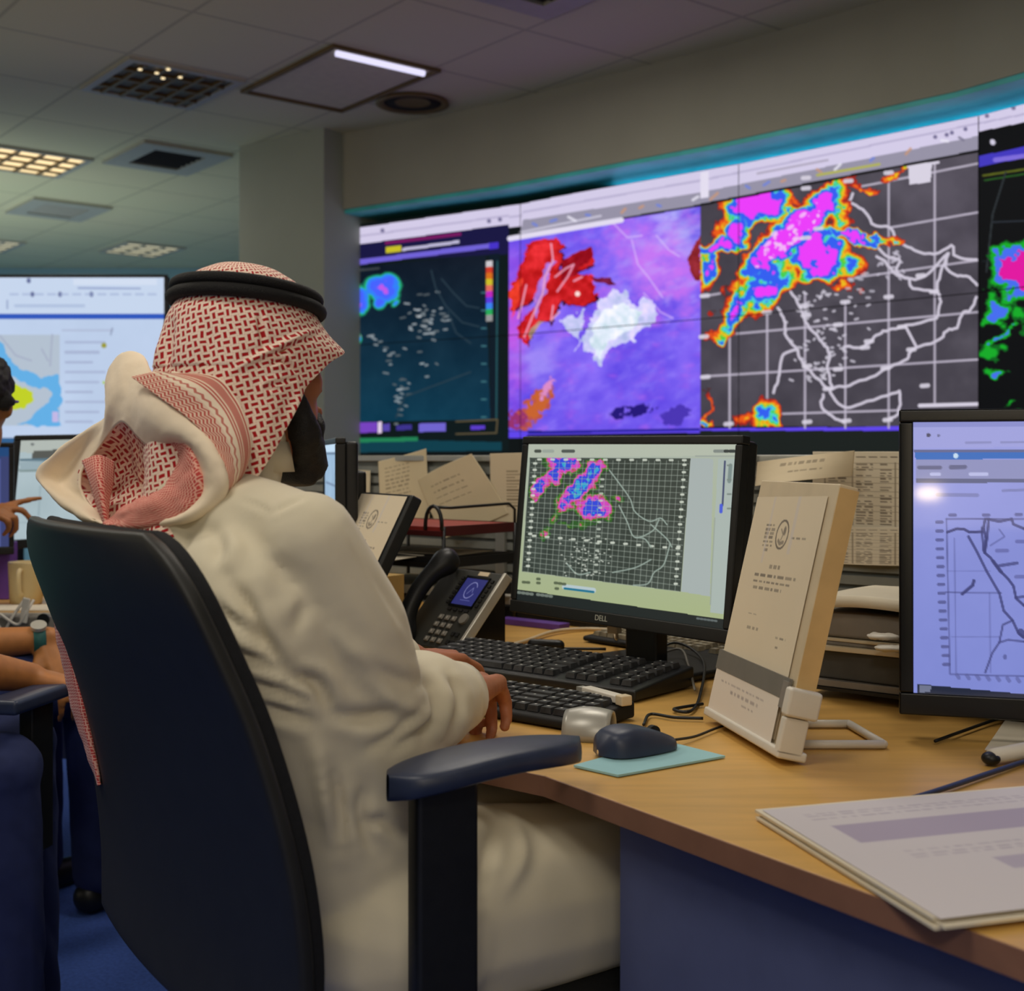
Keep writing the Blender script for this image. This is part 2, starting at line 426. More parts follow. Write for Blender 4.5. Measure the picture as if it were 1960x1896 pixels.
# ------------------------------------------------------------------ painting on sheets and screens
class Paint:
    def __init__(s, px, py, u, v):
        s.x, s.y, s.u, s.v = px, py, u, v; s.c = np.zeros((len(px), 3))
    def fill(s, col): s.c[:] = col; return s
    def blend(s, a, col): s.c[:] = s.c * (1 - a[:, None]) + np.asarray(col, float) * a[:, None]
    def inside(s, pts, xy=None):
        x, y = (s.x, s.y) if xy is None else xy
        r = np.zeros(len(x), bool); n = len(pts)
        for i in range(n):
            x0, y0 = pts[i]; x1, y1 = pts[(i + 1) % n]
            if y0 == y1: continue
            c = ((y0 > y) != (y1 > y)) & (x < (x1 - x0) * (y - y0) / (y1 - y0) + x0); r ^= c
        return r
    def poly(s, pts, col, a=1.0): s.blend(s.inside(pts) * a, col)
    def uvrect(s, u0, u1, v0, v1, col, a=1.0): s.blend(((s.u >= u0) & (s.u <= u1) & (s.v >= v0) & (s.v <= v1)) * a, col)
    def bar(s, a, b, h, col, al=1.0): s.poly([(a[0], a[1] - h / 2), (b[0], b[1] - h / 2), (b[0], b[1] + h / 2), (a[0], a[1] + h / 2)], col, al)
    def line(s, pts, w, col, a=1.0, soft=1.2, xy=None):
        x, y = (s.x, s.y) if xy is None else xy
        pts = np.asarray(pts, float); pad = w + soft * 2
        sel = np.where((x > pts[:, 0].min() - pad) & (x < pts[:, 0].max() + pad) & (y > pts[:, 1].min() - pad) & (y < pts[:, 1].max() + pad))[0]
        if not len(sel): return
        X, Y = x[sel], y[sel]; best = np.full(len(sel), 1e9)
        for i in range(len(pts) - 1):
            p, q = pts[i], pts[i + 1]; dx, dy = q - p; L = dx * dx + dy * dy + 1e-12
            t = np.clip(((X - p[0]) * dx + (Y - p[1]) * dy) / L, 0, 1)
            best = np.minimum(best, np.hypot(X - p[0] - t * dx, Y - p[1] - t * dy))
        al = np.clip(1 - (best - w / 2) / soft, 0, 1) * a
        s.c[sel] = s.c[sel] * (1 - al[:, None]) + np.asarray(col, float) * al[:, None]
    def blob(s, cx, cy, rx, ry, col, ang=0, a=1.0, soft=0.25, xy=None):
        x, y = (s.x, s.y) if xy is None else xy
        c, n = math.cos(math.radians(ang)), math.sin(math.radians(ang))
        X, Y = x - cx, y - cy; q = np.hypot((X * c + Y * n) / rx, (-X * n + Y * c) / ry)
        s.blend(np.clip((1 - q) / soft + 0.5, 0, 1) * a, col)
    def gauss(s, cx, cy, rx, ry, ang=0, x=None, y=None):
        x = s.x if x is None else x; y = s.y if y is None else y
        c, n = math.cos(math.radians(ang)), math.sin(math.radians(ang)); X, Y = x - cx, y - cy
        return np.exp(-(((X * c + Y * n) / rx) ** 2 + ((-X * n + Y * c) / ry) ** 2))
def _h(ix, iy, seed):
    n = (ix * 374761393 + iy * 668265263 + seed * 974711) & 0x7fffffff
    n = ((n ^ (n >> 13)) * 1274126177) & 0x7fffffff
    return ((n ^ (n >> 16)) & 0xffff) / 65535.0
def vnoise(x, y, seed=0):
    ix, iy = np.floor(x).astype(np.int64), np.floor(y).astype(np.int64); fx, fy = x - ix, y - iy
    fx = fx * fx * (3 - 2 * fx); fy = fy * fy * (3 - 2 * fy)
    a, b, c, d = _h(ix, iy, seed), _h(ix + 1, iy, seed), _h(ix, iy + 1, seed), _h(ix + 1, iy + 1, seed)
    return (a * (1 - fx) + b * fx) * (1 - fy) + (c * (1 - fx) + d * fx) * fy
def fbm(x, y, sc, seed=0, oct=4):
    t = 0; amp = 0.5; f = 1.0 / sc
    for k in range(oct): t = t + amp * vnoise(x * f, y * f, seed + k * 17); amp *= 0.5; f *= 2.03
    return t / (1 - 0.5 ** oct)
def ramp(F, stops):
    """stops: (threshold, colour) ascending -> colour, mask"""
    out = np.zeros((len(F), 3)); m = np.zeros(len(F))
    for t, c in stops: k = np.clip((F - t) / 0.03, 0, 1); out = out * (1 - k[:, None]) + np.asarray(c, float) * k[:, None]; m = np.maximum(m, k)
    return out, m

def sheet(name, TL, TR, BL, nu, nv, fn, material, parent=None, bend=None, uv_only=False, thick=0.0):
    """flat (or bent) painted surface; fn(Paint) colours it; Paint.x/.y are the photograph pixels the points lie on"""
    TL, TR, BL = (np.array(p, float) for p in (TL, TR, BL))
    u, v = np.meshgrid(np.linspace(0, 1, nu), np.linspace(0, 1, nv))
    P = TL + u[..., None] * (TR - TL) + v[..., None] * (BL - TL)
    n = np.cross(BL - TL, TR - TL); n /= np.linalg.norm(n)
    if bend is not None: P = P + bend(u, v)[..., None] * n
    px, py = proj(P.reshape(-1, 3)); p = Paint(px, py, u.ravel(), v.ravel())
    fn(p)
    me = grid_mesh(name, P, colors=lin(np.clip(p.c, 0, 255)))
    o = link(name, me, material, parent)
    if thick:
        sm = o.modifiers.new('thickness', 'SOLIDIFY'); sm.thickness = thick; sm.offset = -1
    return o
def text_rows(p, rows, col, a=0.8, seed=0, word=0.035):
    """illegible printed rows: (u0,u1,v,height)"""
    r = random.Random(seed)
    for u0, u1, v, h in rows:
        u = u0
        while u < u1:
            w = r.uniform(0.4, 1.3) * word; p.uvrect(u, min(u + w, u1), v, v + h, col, a * r.uniform(0.6, 1)); u += w + 0.35 * word

def organic(name, caps, ells, voxel, smooth_it, material, parent=None, disp=None, sfac=0.5):
    """one continuous skin over tapered limbs and rounded masses"""
    mb = MB()
    for p0, r0, p1, r1 in caps: mb.capsule(p0, r0, p1, r1)
    for e in ells: mb.ell(*e)
    me = bpy.data.meshes.new('tmp'); me.from_pydata(mb.v, [], mb.f)
    bm = bmesh.new(); bm.from_mesh(me); bmesh.ops.recalc_face_normals(bm, faces=bm.faces); bm.to_mesh(me); bm.free()
    t = bpy.data.objects.new('tmp', me); COL.objects.link(t)
    r = t.modifiers.new('r', 'REMESH'); r.mode = 'VOXEL'; r.voxel_size = voxel; r.adaptivity = 0
    if smooth_it:
        s = t.modifiers.new('s', 'SMOOTH'); s.factor = sfac; s.iterations = smooth_it
    dg = bpy.context.evaluated_depsgraph_get(); ev = t.evaluated_get(dg)
    me2 = bpy.data.meshes.new_from_object(ev)
    bpy.data.objects.remove(t); bpy.data.meshes.remove(me)
    me2.name = name; me2.materials.clear()
    if disp is not None:
        n = len(me2.vertices); co = np.empty(n * 3); no = np.empty(n * 3)
        me2.vertices.foreach_get('co', co); me2.vertices.foreach_get('normal', no)
        co = co.reshape(-1, 3); no = no.reshape(-1, 3)
        co = co + no * disp(co, no)[:, None]
        me2.vertices.foreach_set('co', co.ravel()); me2.update()
    me2.polygons.foreach_set('use_smooth', [True] * len(me2.polygons))
    return link(name, me2, material, parent)
def creases(co, no, items, face=True):
    """folds: (pixel polyline, half width px, depth m)"""
    px, py = proj(co); out = np.zeros(len(co))
    view = co - np.array([0, 0, CAMZ]); view /= np.linalg.norm(view, axis=1)[:, None]
    facing = np.clip(-(no * view).sum(1) * 3, 0, 1) if face else 1.0
    for pts, w, dep in items:
        pts = np.asarray(catmull(pts, 14) if len(pts) > 2 else pts, float); best = np.full(len(co), 1e9); par = np.zeros(len(co)); m = len(pts) - 1
        for i in range(m):
            p, q = pts[i], pts[i + 1]; dx, dy = q - p; L = dx * dx + dy * dy + 1e-9
            t = np.clip(((px - p[0]) * dx + (py - p[1]) * dy) / L, 0, 1)
            dd = np.hypot(px - p[0] - t * dx, py - p[1] - t * dy); k = dd < best; best[k] = dd[k]; par[k] = ((i + t) / m)[k]
        g = np.exp(-(best / w) ** 2) - 0.3 * np.exp(-((best - 2.2 * w) / (1.3 * w)) ** 2)
        out += g * dep * np.clip(np.sin(np.pi * np.clip(par, 0.03, 0.97)), 0, 1) ** 0.8
    return out * facing
def hand(wrist, d, n, side, s=1.0, curl=(14, 30, 24), spread=0.05, point=False, r=1.0):
    """d: direction of the hand, n: back-of-hand normal, side: direction of the thumb; returns tapered pieces"""
    w = Vector(wrist); d = Vector(d).normalized(); n = Vector(n); n = (n - d * n.dot(d)).normalized(); t = d.cross(n)
    if t.dot(Vector(side)) < 0: t = -t
    caps = []
    lens = [(0.043, 0.026, 0.021), (0.047, 0.030, 0.022), (0.043, 0.028, 0.021), (0.034, 0.020, 0.018)]
    for i in range(4):
        off = (0.031 - 0.0205 * i) * s; kx = (0.092, 0.095, 0.090, 0.082)[i] * s
        k = w + d * kx + t * off + n * (0.004 if i in (1, 2) else 0) * s
        caps.append((w + t * off * 0.45, 0.018 * s, k, 0.0112 * s * r))
        a = 0.0; p = k; dd = (d + t * (0.031 - 0.0205 * i) / 0.031 * spread * 2).normalized()
        for j in range(3):
            cu = curl[j]
            if point and i == 0: cu = 4
            elif point: cu = (48, 62, 40)[j] if i > 1 else (30, 40, 30)[j]
            a += math.radians(cu); q = p + (dd * math.cos(a) - n * math.sin(a)) * lens[i][j] * s
            rr = (0.0092, 0.0084, 0.0074)[j] * s * r; r2 = (0.0086, 0.0077, 0.0064)[j] * s * r
            caps.append((p, rr, q, r2)); p = q
    p = w + d * 0.018 * s + t * 0.018 * s - n * 0.004 * s; a = w + d * 0.052 * s + t * 0.05 * s - n * 0.012 * s
    b = a + (d * 0.85 + t * 0.35 - n * 0.25).normalized() * 0.033 * s; c = b + (d * 0.97 + t * 0.05 - n * 0.25).normalized() * 0.026 * s
    caps += [(p, 0.016 * s, a, 0.0125 * s), (a, 0.0115 * s, b, 0.0102 * s), (b, 0.0102 * s, c, 0.008 * s)]
    return caps

# ------------------------------------------------------------------ the room
def wall_quad(name, a, b, z0, z1, m, th=0.06, side=1):
    """upright slab from a to b (x,y)"""
    a, b = Vector((a[0], a[1], 0)), Vector((b[0], b[1], 0)); t = (b - a).normalized(); n = Vector((-t.y, t.x, 0)) * side
    mb = MB(); c = (a + b) / 2 + n * th / 2; c.z = (z0 + z1) / 2
    mb.box(c, (b - a) / 2, n * th / 2, (0, 0, (z1 - z0) / 2))
    return struct(mb.build(name, m))
struct(MB().abox(-10, 5.5, -3.6, 10.2, -0.1, 0.0).build('floor', M['carpet']))
struct(MB().abox(-10, 5.5, -3.6, 10.2, CEIL, CEIL + 0.08).build('ceiling', M['ceil']))
wall_quad('wall_far', (-10, 10.0), (1.0, 10.0), 0, CEIL, M['farwall'])
wall_quad('wall_left', (-9.9, -3.5), (-9.9, 10), 0, CEIL, M['farwall'])
wall_quad('wall_near', (-10, -3.5), (5.4, -3.5), 0, CEIL, M['wall'], side=-1)
wall_quad('wall_right', (5.3, -3.5), (5.3, 10), 0, CEIL, M['wall'], side=-1)
# pillar beside the video wall
PA, PB = at(458, 280, 6.08), at(620, 245, 5.74)
pd = Vector((0.58, 0.814, 0)) * 0.75
struct(MB().prism([(PA.x, PA.y), (PB.x, PB.y), (PB.x + pd.x, PB.y + pd.y), (PA.x + pd.x, PA.y + pd.y)], 0, CEIL).build('pillar', M['pillar']))
# video wall line (plan) and the bulkhead over it
WP = [(-0.816, 6.0), (0.034, 5.438), (0.8477, 4.72), (1.4996, 4.053), (2.07, 3.20)]
ZT, ZM, ZB = 2.20, 1.63, 1.06
def nrm(a, b):
    t = Vector((b[0] - a[0], b[1] - a[1], 0)).normalized(); return Vector((t.y, -t.x, 0))
NS = [nrm(WP[i], WP[i + 1]) for i in range(4)]
def wall_off(k, scale=1.0):
    out = []
    for i, p in enumerate(WP):
        n = NS[0] if i == 0 else NS[3] if i == 4 else (NS[i - 1] + NS[i]).normalized()
        out.append(Vector((p[0], p[1], 0)) + n * k)
    return out
face = wall_off(0.14); face[0] = Vector((-0.80, 5.855, 0))
back = wall_off(-0.45); back[0] = Vector((-0.62, 6.45, 0))
face.append(Vector((2.55, 2.2, 0))); back.append(Vector((3.1, 2.0, 0)))
SOF = 2.25
mb = MB(); mb.prism([(p.x, p.y) for p in face] + [(p.x, p.y) for p in reversed(back)], SOF, CEIL)
struct(mb.build('wall_bulkhead', M['wall']))
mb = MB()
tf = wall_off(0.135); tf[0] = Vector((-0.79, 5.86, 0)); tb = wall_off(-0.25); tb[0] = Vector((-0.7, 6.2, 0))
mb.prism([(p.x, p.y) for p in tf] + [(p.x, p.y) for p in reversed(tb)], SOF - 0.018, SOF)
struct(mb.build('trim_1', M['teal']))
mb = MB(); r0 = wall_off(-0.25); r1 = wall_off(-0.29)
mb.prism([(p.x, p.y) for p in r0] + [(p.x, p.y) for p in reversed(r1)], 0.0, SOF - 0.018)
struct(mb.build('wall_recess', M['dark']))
mb = MB(); r0 = wall_off(0.03); r1 = wall_off(-0.2)
mb.prism([(p.x, p.y) for p in r0] + [(p.x, p.y) for p in reversed(r1)], 0.0, ZB - 0.012)
struct(mb.build('wall_plinth', M['dark']))
wall_quad('wall_side', (2.55, 2.2), (2.75, -3.4), 0, CEIL, M['wall'], side=-1)

# ------------------------------------------------------------------ ceiling fittings
def tile(a0, a1, b0, b1, z): return [ab(a0 * 0.6, b0 * 0.6, z), ab(a1 * 0.6, b0 * 0.6, z), ab(a1 * 0.6, b1 * 0.6, z), ab(a0 * 0.6, b1 * 0.6, z)]
def fit_center(a0, a1, b0, b1): return ab((a0 + a1) * 0.3, (b0 + b1) * 0.3, CEIL)
def frame_ring(mb, a0, a1, b0, b1, w, z0, z1):
    o = tile(a0, a1, b0, b1, z0); i = tile(a0 + w, a1 - w, b0 + w, b1 - w, z0)
    for k in range(4):
        j = (k + 1) % 4
        mb.prism([(o[k].x, o[k].y), (o[j].x, o[j].y), (i[j].x, i[j].y), (i[k].x, i[k].y)], z0, z1)
def light(name, label, a0, a1, b0, b1, lampm, louvm, lit, n=5):
    t = thing(name, label, 'ceiling light', fit_center(a0, a1, b0, b1), 'ceiling lights')
    mb = MB(); frame_ring(mb, a0, a1, b0, b1, 0.05, CEIL - 0.012, CEIL); mb.build('frame', M['ventm'], t)
    w = 0.05; P = tile(a0 + w, a1 - w, b0 + w, b1 - w, 0)
    MB().prism([(p.x, p.y) for p in P], CEIL - 0.004, CEIL - 0.001).build('diffuser', lampm, t)
    mb = MB()
    for k in range(1, n):
        b = b0 + (b1 - b0) * k / n; q = tile(a0 + w, a1 - w, b - 0.012, b + 0.012, 0); mb.prism([(p.x, p.y) for p in q], CEIL - 0.016, CEIL - 0.004)
    for k in range(1, 4):
        a = a0 + (a1 - a0) * k / 4; q = tile(a - 0.012, a + 0.012, b0 + w, b1 - w, 0); mb.prism([(p.x, p.y) for p in q], CEIL - 0.015, CEIL - 0.004)
    mb.build('louver', louvm, t)
    return t
light('ceiling_light', 'large warm lit louvered ceiling light at the left edge of the photo', 10.42, 11.30, 3.05, 3.84, M['lampwarm'], M['brownp'], True, 4)
light('ceiling_light', 'small lit ceiling light just above the wide wall display', 14.15, 15.05, 5.60, 6.32, M['lampfar'], M['ventm'], True, 3)
light('ceiling_light', 'small lit ceiling light cut by the left edge of the photo', 14.95, 15.85, 4.0, 4.72, M['lampfar'], M['ventm'], True, 3)
t = light('ceiling_light', 'unlit brown louvered ceiling light with tiny glints, near the pillar top', 7.62, 8.48, 3.03, 3.82, M['browndark'], M['brownp'], False, 6)
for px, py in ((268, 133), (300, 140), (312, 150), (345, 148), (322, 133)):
    d = (CEIL - 0.018 - CAMZ) * FPX / (CY - py); MB().ell(at(px, py, d), 0.009, 0.009, 0.004, n=8, m=6).build('louver_glint', M['spark'], t)  # glowing dots stand in for reflections on the unlit louver
# white panel light with one bright tube at its near edge
t = thing('ceiling_light', 'pale square ceiling light panel with one bright tube along its edge', 'ceiling light', fit_center(6.65, 7.85, 3.9, 4.7), 'ceiling lights')
mb = MB(); frame_ring(mb, 6.62, 7.85, 3.9, 4.7, 0.03, CEIL - 0.014, CEIL); mb.build('frame', M['brownp'], t)
P = tile(6.66, 7.8, 3.95, 4.66, 0); MB().prism([(p.x, p.y) for p in P], CEIL - 0.006, CEIL - 0.001).build('diffuser', M['panelm'], t)
q0, q1 = ab(6.70 * 0.6, 3.97 * 0.6, CEIL - 0.016), ab(6.70 * 0.6, 4.62 * 0.6, CEIL - 0.016)
MB().cyl(q0, q1, 0.012, 10).build('tube', M['lampcool'], t, smooth=True)
# dark recessed downlight touching the bulkhead
c = ab(7.36 * 0.6, 4.98 * 0.6, CEIL)
t = thing('ceiling_light', 'dark unlit round downlight close to the beam above the video wall', 'ceiling light', c, 'ceiling lights')
MB().lathe((c.x, c.y), [(0.15, CEIL - 0.001), (0.155, CEIL - 0.012), (0.13, CEIL - 0.014), (0.12, CEIL - 0.004)]).build('trim_ring', M['brownp'], t, smooth=True)
MB().lathe((c.x, c.y), [(0.125, CEIL - 0.001), (0.125, CEIL - 0.006), (0.05, CEIL - 0.003)]).build('reflector', M['dark'], t, smooth=True)
def vent(label, a0, a1, b0, b1):
    t = thing('air_vent', label, 'air vent', fit_center(a0, a1, b0, b1), 'ceiling air vents')
    mb = MB(); frame_ring(mb, a0, a1, b0, b1, 0.16, CEIL - 0.016, CEIL); mb.build('frame', M['ventm'], t)
    P = tile(a0 + 0.15, a1 - 0.15, b0 + 0.15, b1 - 0.15, 0); MB().prism([(p.x, p.y) for p in P], CEIL - 0.003, CEIL - 0.001).build('duct_opening', M['dark'], t)
    mb = MB()
    for k in range(1, 6):
        a = a0 + 0.15 + (a1 - a0 - 0.3) * k / 6; p, q = ab(a * 0.6, (b0 + 0.17) * 0.6, CEIL - 0.009), ab(a * 0.6, (b1 - 0.17) * 0.6, CEIL - 0.009)
        ta = Vector((GA[0], GA[1], 0)); mb.box((p + q) / 2, (q - p) / 2, ta * 0.012 + Vector((0, 0, -0.006)), (0, 0, 0.001))
    mb.build('louver', M['ventm'] if 'far' in label else M['dark'], t)
vent('square metal air vent in the ceiling left of the pillar', 9.55, 10.45, 3.92, 4.68)
vent('square metal air vent in the far ceiling beside the lit louvered light', 12.3, 13.2, 3.95, 4.72)
vent('dark air vent cut by the top edge of the photo', 4.45, 5.45, 4.05, 4.6)

# ------------------------------------------------------------------ video wall pictures (drawn where they show on the wall)
def c3(x, y): return (1260 + x / 2.5286, 150 + y / 2.528)     # tracing frame of the right half
def c2(x, y): return (600 + x / 2.5286, 150 + y / 2.528)      # tracing frame of the left half
STORM = [(0.30, (170, 40, 30)), (0.36, (235, 90, 25)), (0.43, (235, 190, 30)), (0.50, (70, 205, 60)), (0.55, (80, 215, 220)), (0.60, (50, 95, 240)), (0.80, (235, 60, 250))]
def interp_line(x, pts): return np.interp(x, [p[0] for p in pts], [p[1] for p in pts])
def wall_picture(p):
    x, y = p.x, p.y
    p.fill((12, 18, 19))
    # ---- left window: weather map
    w = (x < 957)
    top = interp_line(x, [(652, 441), (995, 391), (1413, 306), (1872, 211), (2560, 60)])
    p.poly([c2(165, 740), c2(945, 700), (974, 862), (668, 866)], (12, 24, 26))
    p.poly([c2(140, 805), c2(945, 700), c2(945, 850), c2(165, 890)], (24, 22, 66))
    g = np.clip((y - 500) / 300, 0, 1)[:, None]
    ins = p.inside([(672, 512), (930, 487), (938, 802), (672, 808)])
    n = fbm(x, y, 40, 3)[:, None]
    p.c[ins] = (np.array([14, 24, 38]) * (1 - g) + np.array([12, 58, 80]) * g + (n - 0.5) * 16)[ins]
    p.poly([(936, 487), (956, 485), (955, 800), (938, 802)], (12, 26, 38))
    for q, wd, col in (([c2(345, 797), c2(715, 752)], 6, (120, 24, 96)), ([c2(430, 828), c2(705, 790)], 6, (190, 185, 215)), ([c2(350, 830), c2(425, 822)], 12, (200, 190, 40)),
                       ([c2(185, 893), c2(890, 805)], 10, (112, 98, 214)), ([c2(850, 812), c2(895, 806)], 12, (70, 50, 200)), ([c2(190, 930), c2(320, 918)], 4, (60, 66, 70))):
        p.bar(q[0], q[1], wd, col)
    p.line([(952, 500), (950, 800)], 1.5, (40, 90, 96)); p.line([(673, 515), (672, 808)], 1.5, (30, 70, 80))
    for k in range(8): p.line([(922, 560 + 34 * k), (930, 560 + 34 * k)], 2, (60, 110, 120))
    F = np.maximum.reduce([p.gauss(*c2(330, 1020), 36, 26, 20) * 1.1, p.gauss(*c2(365, 1000), 26, 26, 60), p.gauss(*c2(322, 1085), 14, 16), p.gauss(*c2(218, 1080), 24, 32, 10) * 1.05, p.gauss(*c2(210, 1262), 11, 14), p.gauss(*c2(395, 1090), 16, 8, -40) * 0.62])
    F = F * (0.65 + 0.7 * fbm(x, y, 14, 8)); col, m = ramp(F, [(0.36, (25, 110, 90)), (0.46, (40, 190, 120)), (0.54, (50, 130, 250)), (0.72, (70, 100, 255)), (0.95, (190, 90, 235))])
    p.c[:] = p.c * (1 - (m * w)[:, None]) + col * (m * w)[:, None]
    r = random.Random(5)
    for (cx, cy, sx, sy, nn) in ((505, 1150, 90, 90, 26), (540, 1220, 60, 45, 14), (360, 1330, 50, 60, 12), (420, 1530, 35, 90, 18), (630, 1160, 20, 40, 5), (290, 1250, 60, 20, 5), (540, 1400, 60, 80, 5)):
        for k in range(nn):
            q = c2(r.gauss(cx, sx * 0.6), r.gauss(cy, sy * 0.6)); v = r.uniform(90, 190); p.line([q, (q[0] + r.uniform(3, 9), q[1] + r.uniform(-2, 2))], 2.6, (v, v + 6, v + 10), 0.8)
    for pts in ([(570, 930), (590, 1010), (640, 1100), (720, 1180), (800, 1200)], [(620, 970), (680, 1040), (740, 1100), (800, 1110)], [(650, 1130), (690, 1230), (760, 1280)], [(400, 1640), (440, 1540), (600, 1480), (760, 1420)]):
        p.line([c2(*q) for q in pts], 2, (44, 62, 74), 0.8)
    for k, col in enumerate(((205, 200, 205), (205, 60, 40), (215, 110, 30), (205, 190, 40), (225, 110, 90), (190, 40, 190), (90, 60, 220), (60, 130, 240), (40, 170, 90), (150, 150, 150))):
        p.bar(c2(835, 899 + 29 * k), c2(866, 897 + 29 * k), 12, col)
    for a, b, wd, col in ((190, 310, 20, (118, 66, 190)), (312, 330, 22, (225, 205, 230)), (335, 370, 14, (86, 70, 170)), (400, 475, 10, (60, 50, 140)), (510, 640, 16, (112, 100, 206)), (760, 830, 8, (90, 60, 200))):
        p.bar(c2(a, 1690), c2(b, 1687), wd, col)
    p.line([c2(690, 1660), c2(890, 1650), c2(885, 1715), c2(690, 1720)], 1.6, (96, 84, 60))
    p.poly([(668, 846), (800, 842), (960, 846), (960, 862), (668, 866)], (14, 62, 76)); p.bar((670, 843), (800, 840), 8, (34, 128, 84))
    # ---- window title bars
    s = (x >= 652)
    barb = interp_line(x, [(652, 472), (974, 429), (974.5, 436), (1000, 432), (1000.5, 421), (1340, 368), (1872, 260), (2560, 130)])
    b2 = interp_line(x, [(652, 472), (974, 429), (1000, 448), (1340, 391), (1872, 288), (2560, 160)])
    k = (y >= top) & (y < barb) & s; p.c[k] = (212, 204, 232)
    k = (y >= barb) & (y < b2) & (x > 997) & (x < 1873); p.c[k] = (150, 146, 166)
    k = (np.abs(y - (top + (barb - top) * 0.52)) < 2) & s; p.c[k] = (186, 178, 210)
    r = random.Random(9)
    for xx in range(1020, 1870, 34):
        yy = interp_line(np.array([xx]), [(1000, 424), (1340, 374), (1872, 250)])[0]
        if r.random() < 0.75: p.line([(xx, yy + r.uniform(2, 14)), (xx + r.uniform(6, 14), yy + r.uniform(0, 12))], 4, r.choice([(110, 130, 220), (200, 150, 120), (120, 116, 140), (235, 232, 245)]), 0.8)
    for xx, yy in ((1790, 262), (1812, 258), (1822, 254), (1848, 247), (1889, 222), (1940, 207), (732, 441), (936, 423), (957, 420)): p.blob(xx, yy, 4, 4, (96, 90, 130), a=0.8)
    p.line([c3(480, 460), c3(820, 395)], 3, (176, 168, 190)); p.line([c3(770, 468), c3(1070, 415)], 4, (176, 176, 90))
    p.poly([c3(205, 455), c3(243, 447), c3(243, 575), c3(205, 582)], (228, 222, 240))
    # ---- violet satellite picture
    vt = interp_line(x, [(974, 452), (1000, 452), (1340, 395)])
    k = (x >= 974) & (x <= 1340.5) & (y > vt) & (y < 824)
    f1 = fbm(x, y, 70, 21); f2 = fbm(x, y * 1.4, 28, 22); f3 = fbm(x * 0.8 + y * 0.6, y, 18, 23)
    c = np.array([118, 92, 240]) + (f1[:, None] - 0.5) * np.array([70, 60, 30]) + (f3[:, None] - 0.5) * np.array([26, 30, 16])
    up = np.clip(p.gauss(1255, 500, 95, 90, 15) * 1.25 - 0.2 + (f2 - 0.5) * 1.3, 0, 1)[:, None]; c = c * (1 - up) + np.array([196, 120, 246]) * up
    li = np.clip(p.gauss(1310, 440, 60, 60) * 0.9 + (f3 - 0.55) * 1.4, 0, 1)[:, None] * np.clip((x - 1150) / 100, 0, 1)[:, None] * np.clip((640 - y) / 40, 0, 1)[:, None]; c = c * (1 - li * 0.7) + np.array([190, 200, 252]) * li * 0.7
    fl = np.clip(p.gauss(985, 620, 24, 120) + (f2 - 0.5) * 0.8, 0, 1)[:, None]; c = c * (1 - fl * 0.7) + np.array([214, 84, 226]) * fl * 0.7
    fg = np.clip(p.gauss(1030, 690, 34, 40, -40) * 1.2 + (f3 - 0.55), 0, 1)[:, None]; c = c * (1 - fg * 0.6) + np.array([176, 160, 250]) * fg * 0.6
    p.c[k] = c[k]
    def kpoly(pts, col, warp=6, sd=1):
        wx, wy = x + (fbm(x, y, 16, 40 + sd, 5) - 0.5) * warp * 6, y + (fbm(x, y, 16, 60 + sd, 5) - 0.5) * warp * 6
        i_ = p.inside(pts, (wx, wy)) & k; p.c[i_] = np.asarray(col, float) + ((fbm(x, y, 13, 90 + sd, 4) - .5)[:, None] * np.array([90, 50, 60]))[i_]
    kpoly([c2(*q) for q in ((1260, 1330), (1400, 1060), (1480, 1010), (1560, 1110), (1610, 1050), (1680, 1140), (1610, 1200), (1550, 1260), (1440, 1300), (1380, 1390), (1320, 1300), (1200, 1180), (1320, 1120))], (206, 206, 250), 4, 1)
    kpoly([c2(*q) for q in ((1390, 1130), (1500, 1080), (1590, 1130), (1560, 1210), (1440, 1270), (1380, 1360), (1330, 1270))], (224, 236, 250), 3, 2)
    for pts, sd in (([(960, 1000), (1040, 800), (1170, 770), (1220, 830), (1180, 950), (1220, 900), (1330, 830), (1350, 880), (1270, 960), (1330, 960), (1380, 1060), (1300, 1110), (1210, 1080), (1150, 1180), (1080, 1160), (1020, 1280), (1000, 1210), (1090, 1060), (950, 1120)], 3),):
        kpoly([c2(a + 6, b + 10) for a, b in pts], (70, 10, 50), 5, sd); kpoly([c2(*q) for q in pts], (204, 28, 34), 5, sd)
    kpoly([c2(*q) for q in ((1200, 880), (1340, 815), (1350, 870), (1260, 950), (1190, 980))], (150, 8, 26), 2, 4)
    kpoly([c2(*q) for q in ((1020, 850), (1120, 790), (1180, 800), (1120, 900), (1040, 960))], (224, 40, 44), 3, 5)
    kpoly([c2(*q) for q in ((1060, 1050), (1130, 900), (1170, 880), (1110, 1060), (1080, 1160))], (176, 120, 220), 3, 6)
    kpoly([c2(*q) for q in ((1330, 960), (1440, 970), (1470, 1000), (1380, 990))], (110, 20, 60), 2, 7)
    kpoly([c2(*q) for q in ((1030, 1230), (1090, 1170), (1110, 1170), (1050, 1260))], (176, 140, 120), 2, 8)
    kpoly([c2(*q) for q in ((950, 1010), (1010, 960), (1000, 1060), (955, 1160))], (238, 60, 40), 3, 14)
    for gx_, gy_, rx_, ry_, an, thr, col, sc, sd in ((1022, 782, 58, 26, -50, .46, (186, 84, 74), 12, 71), (1030, 772, 42, 18, -50, .40, (200, 100, 48), 8, 72), (990, 805, 26, 22, 0, .44, (150, 50, 110), 9, 73), (1212, 786, 52, 14, -10, .44, (36, 22, 120), 11, 74), (1292, 796, 40, 24, -20, .48, (74, 52, 180), 14, 75), (1046, 745, 12, 30, 30, .5, (220, 140, 200), 9, 76)):
        fz = p.gauss(gx_, gy_, rx_, ry_, an) * (0.05 + 1.75 * fbm(x, y, sc * 0.8, sd, 5)); p.blend(np.clip((fz - thr) / .1, 0, 1) * k, col)
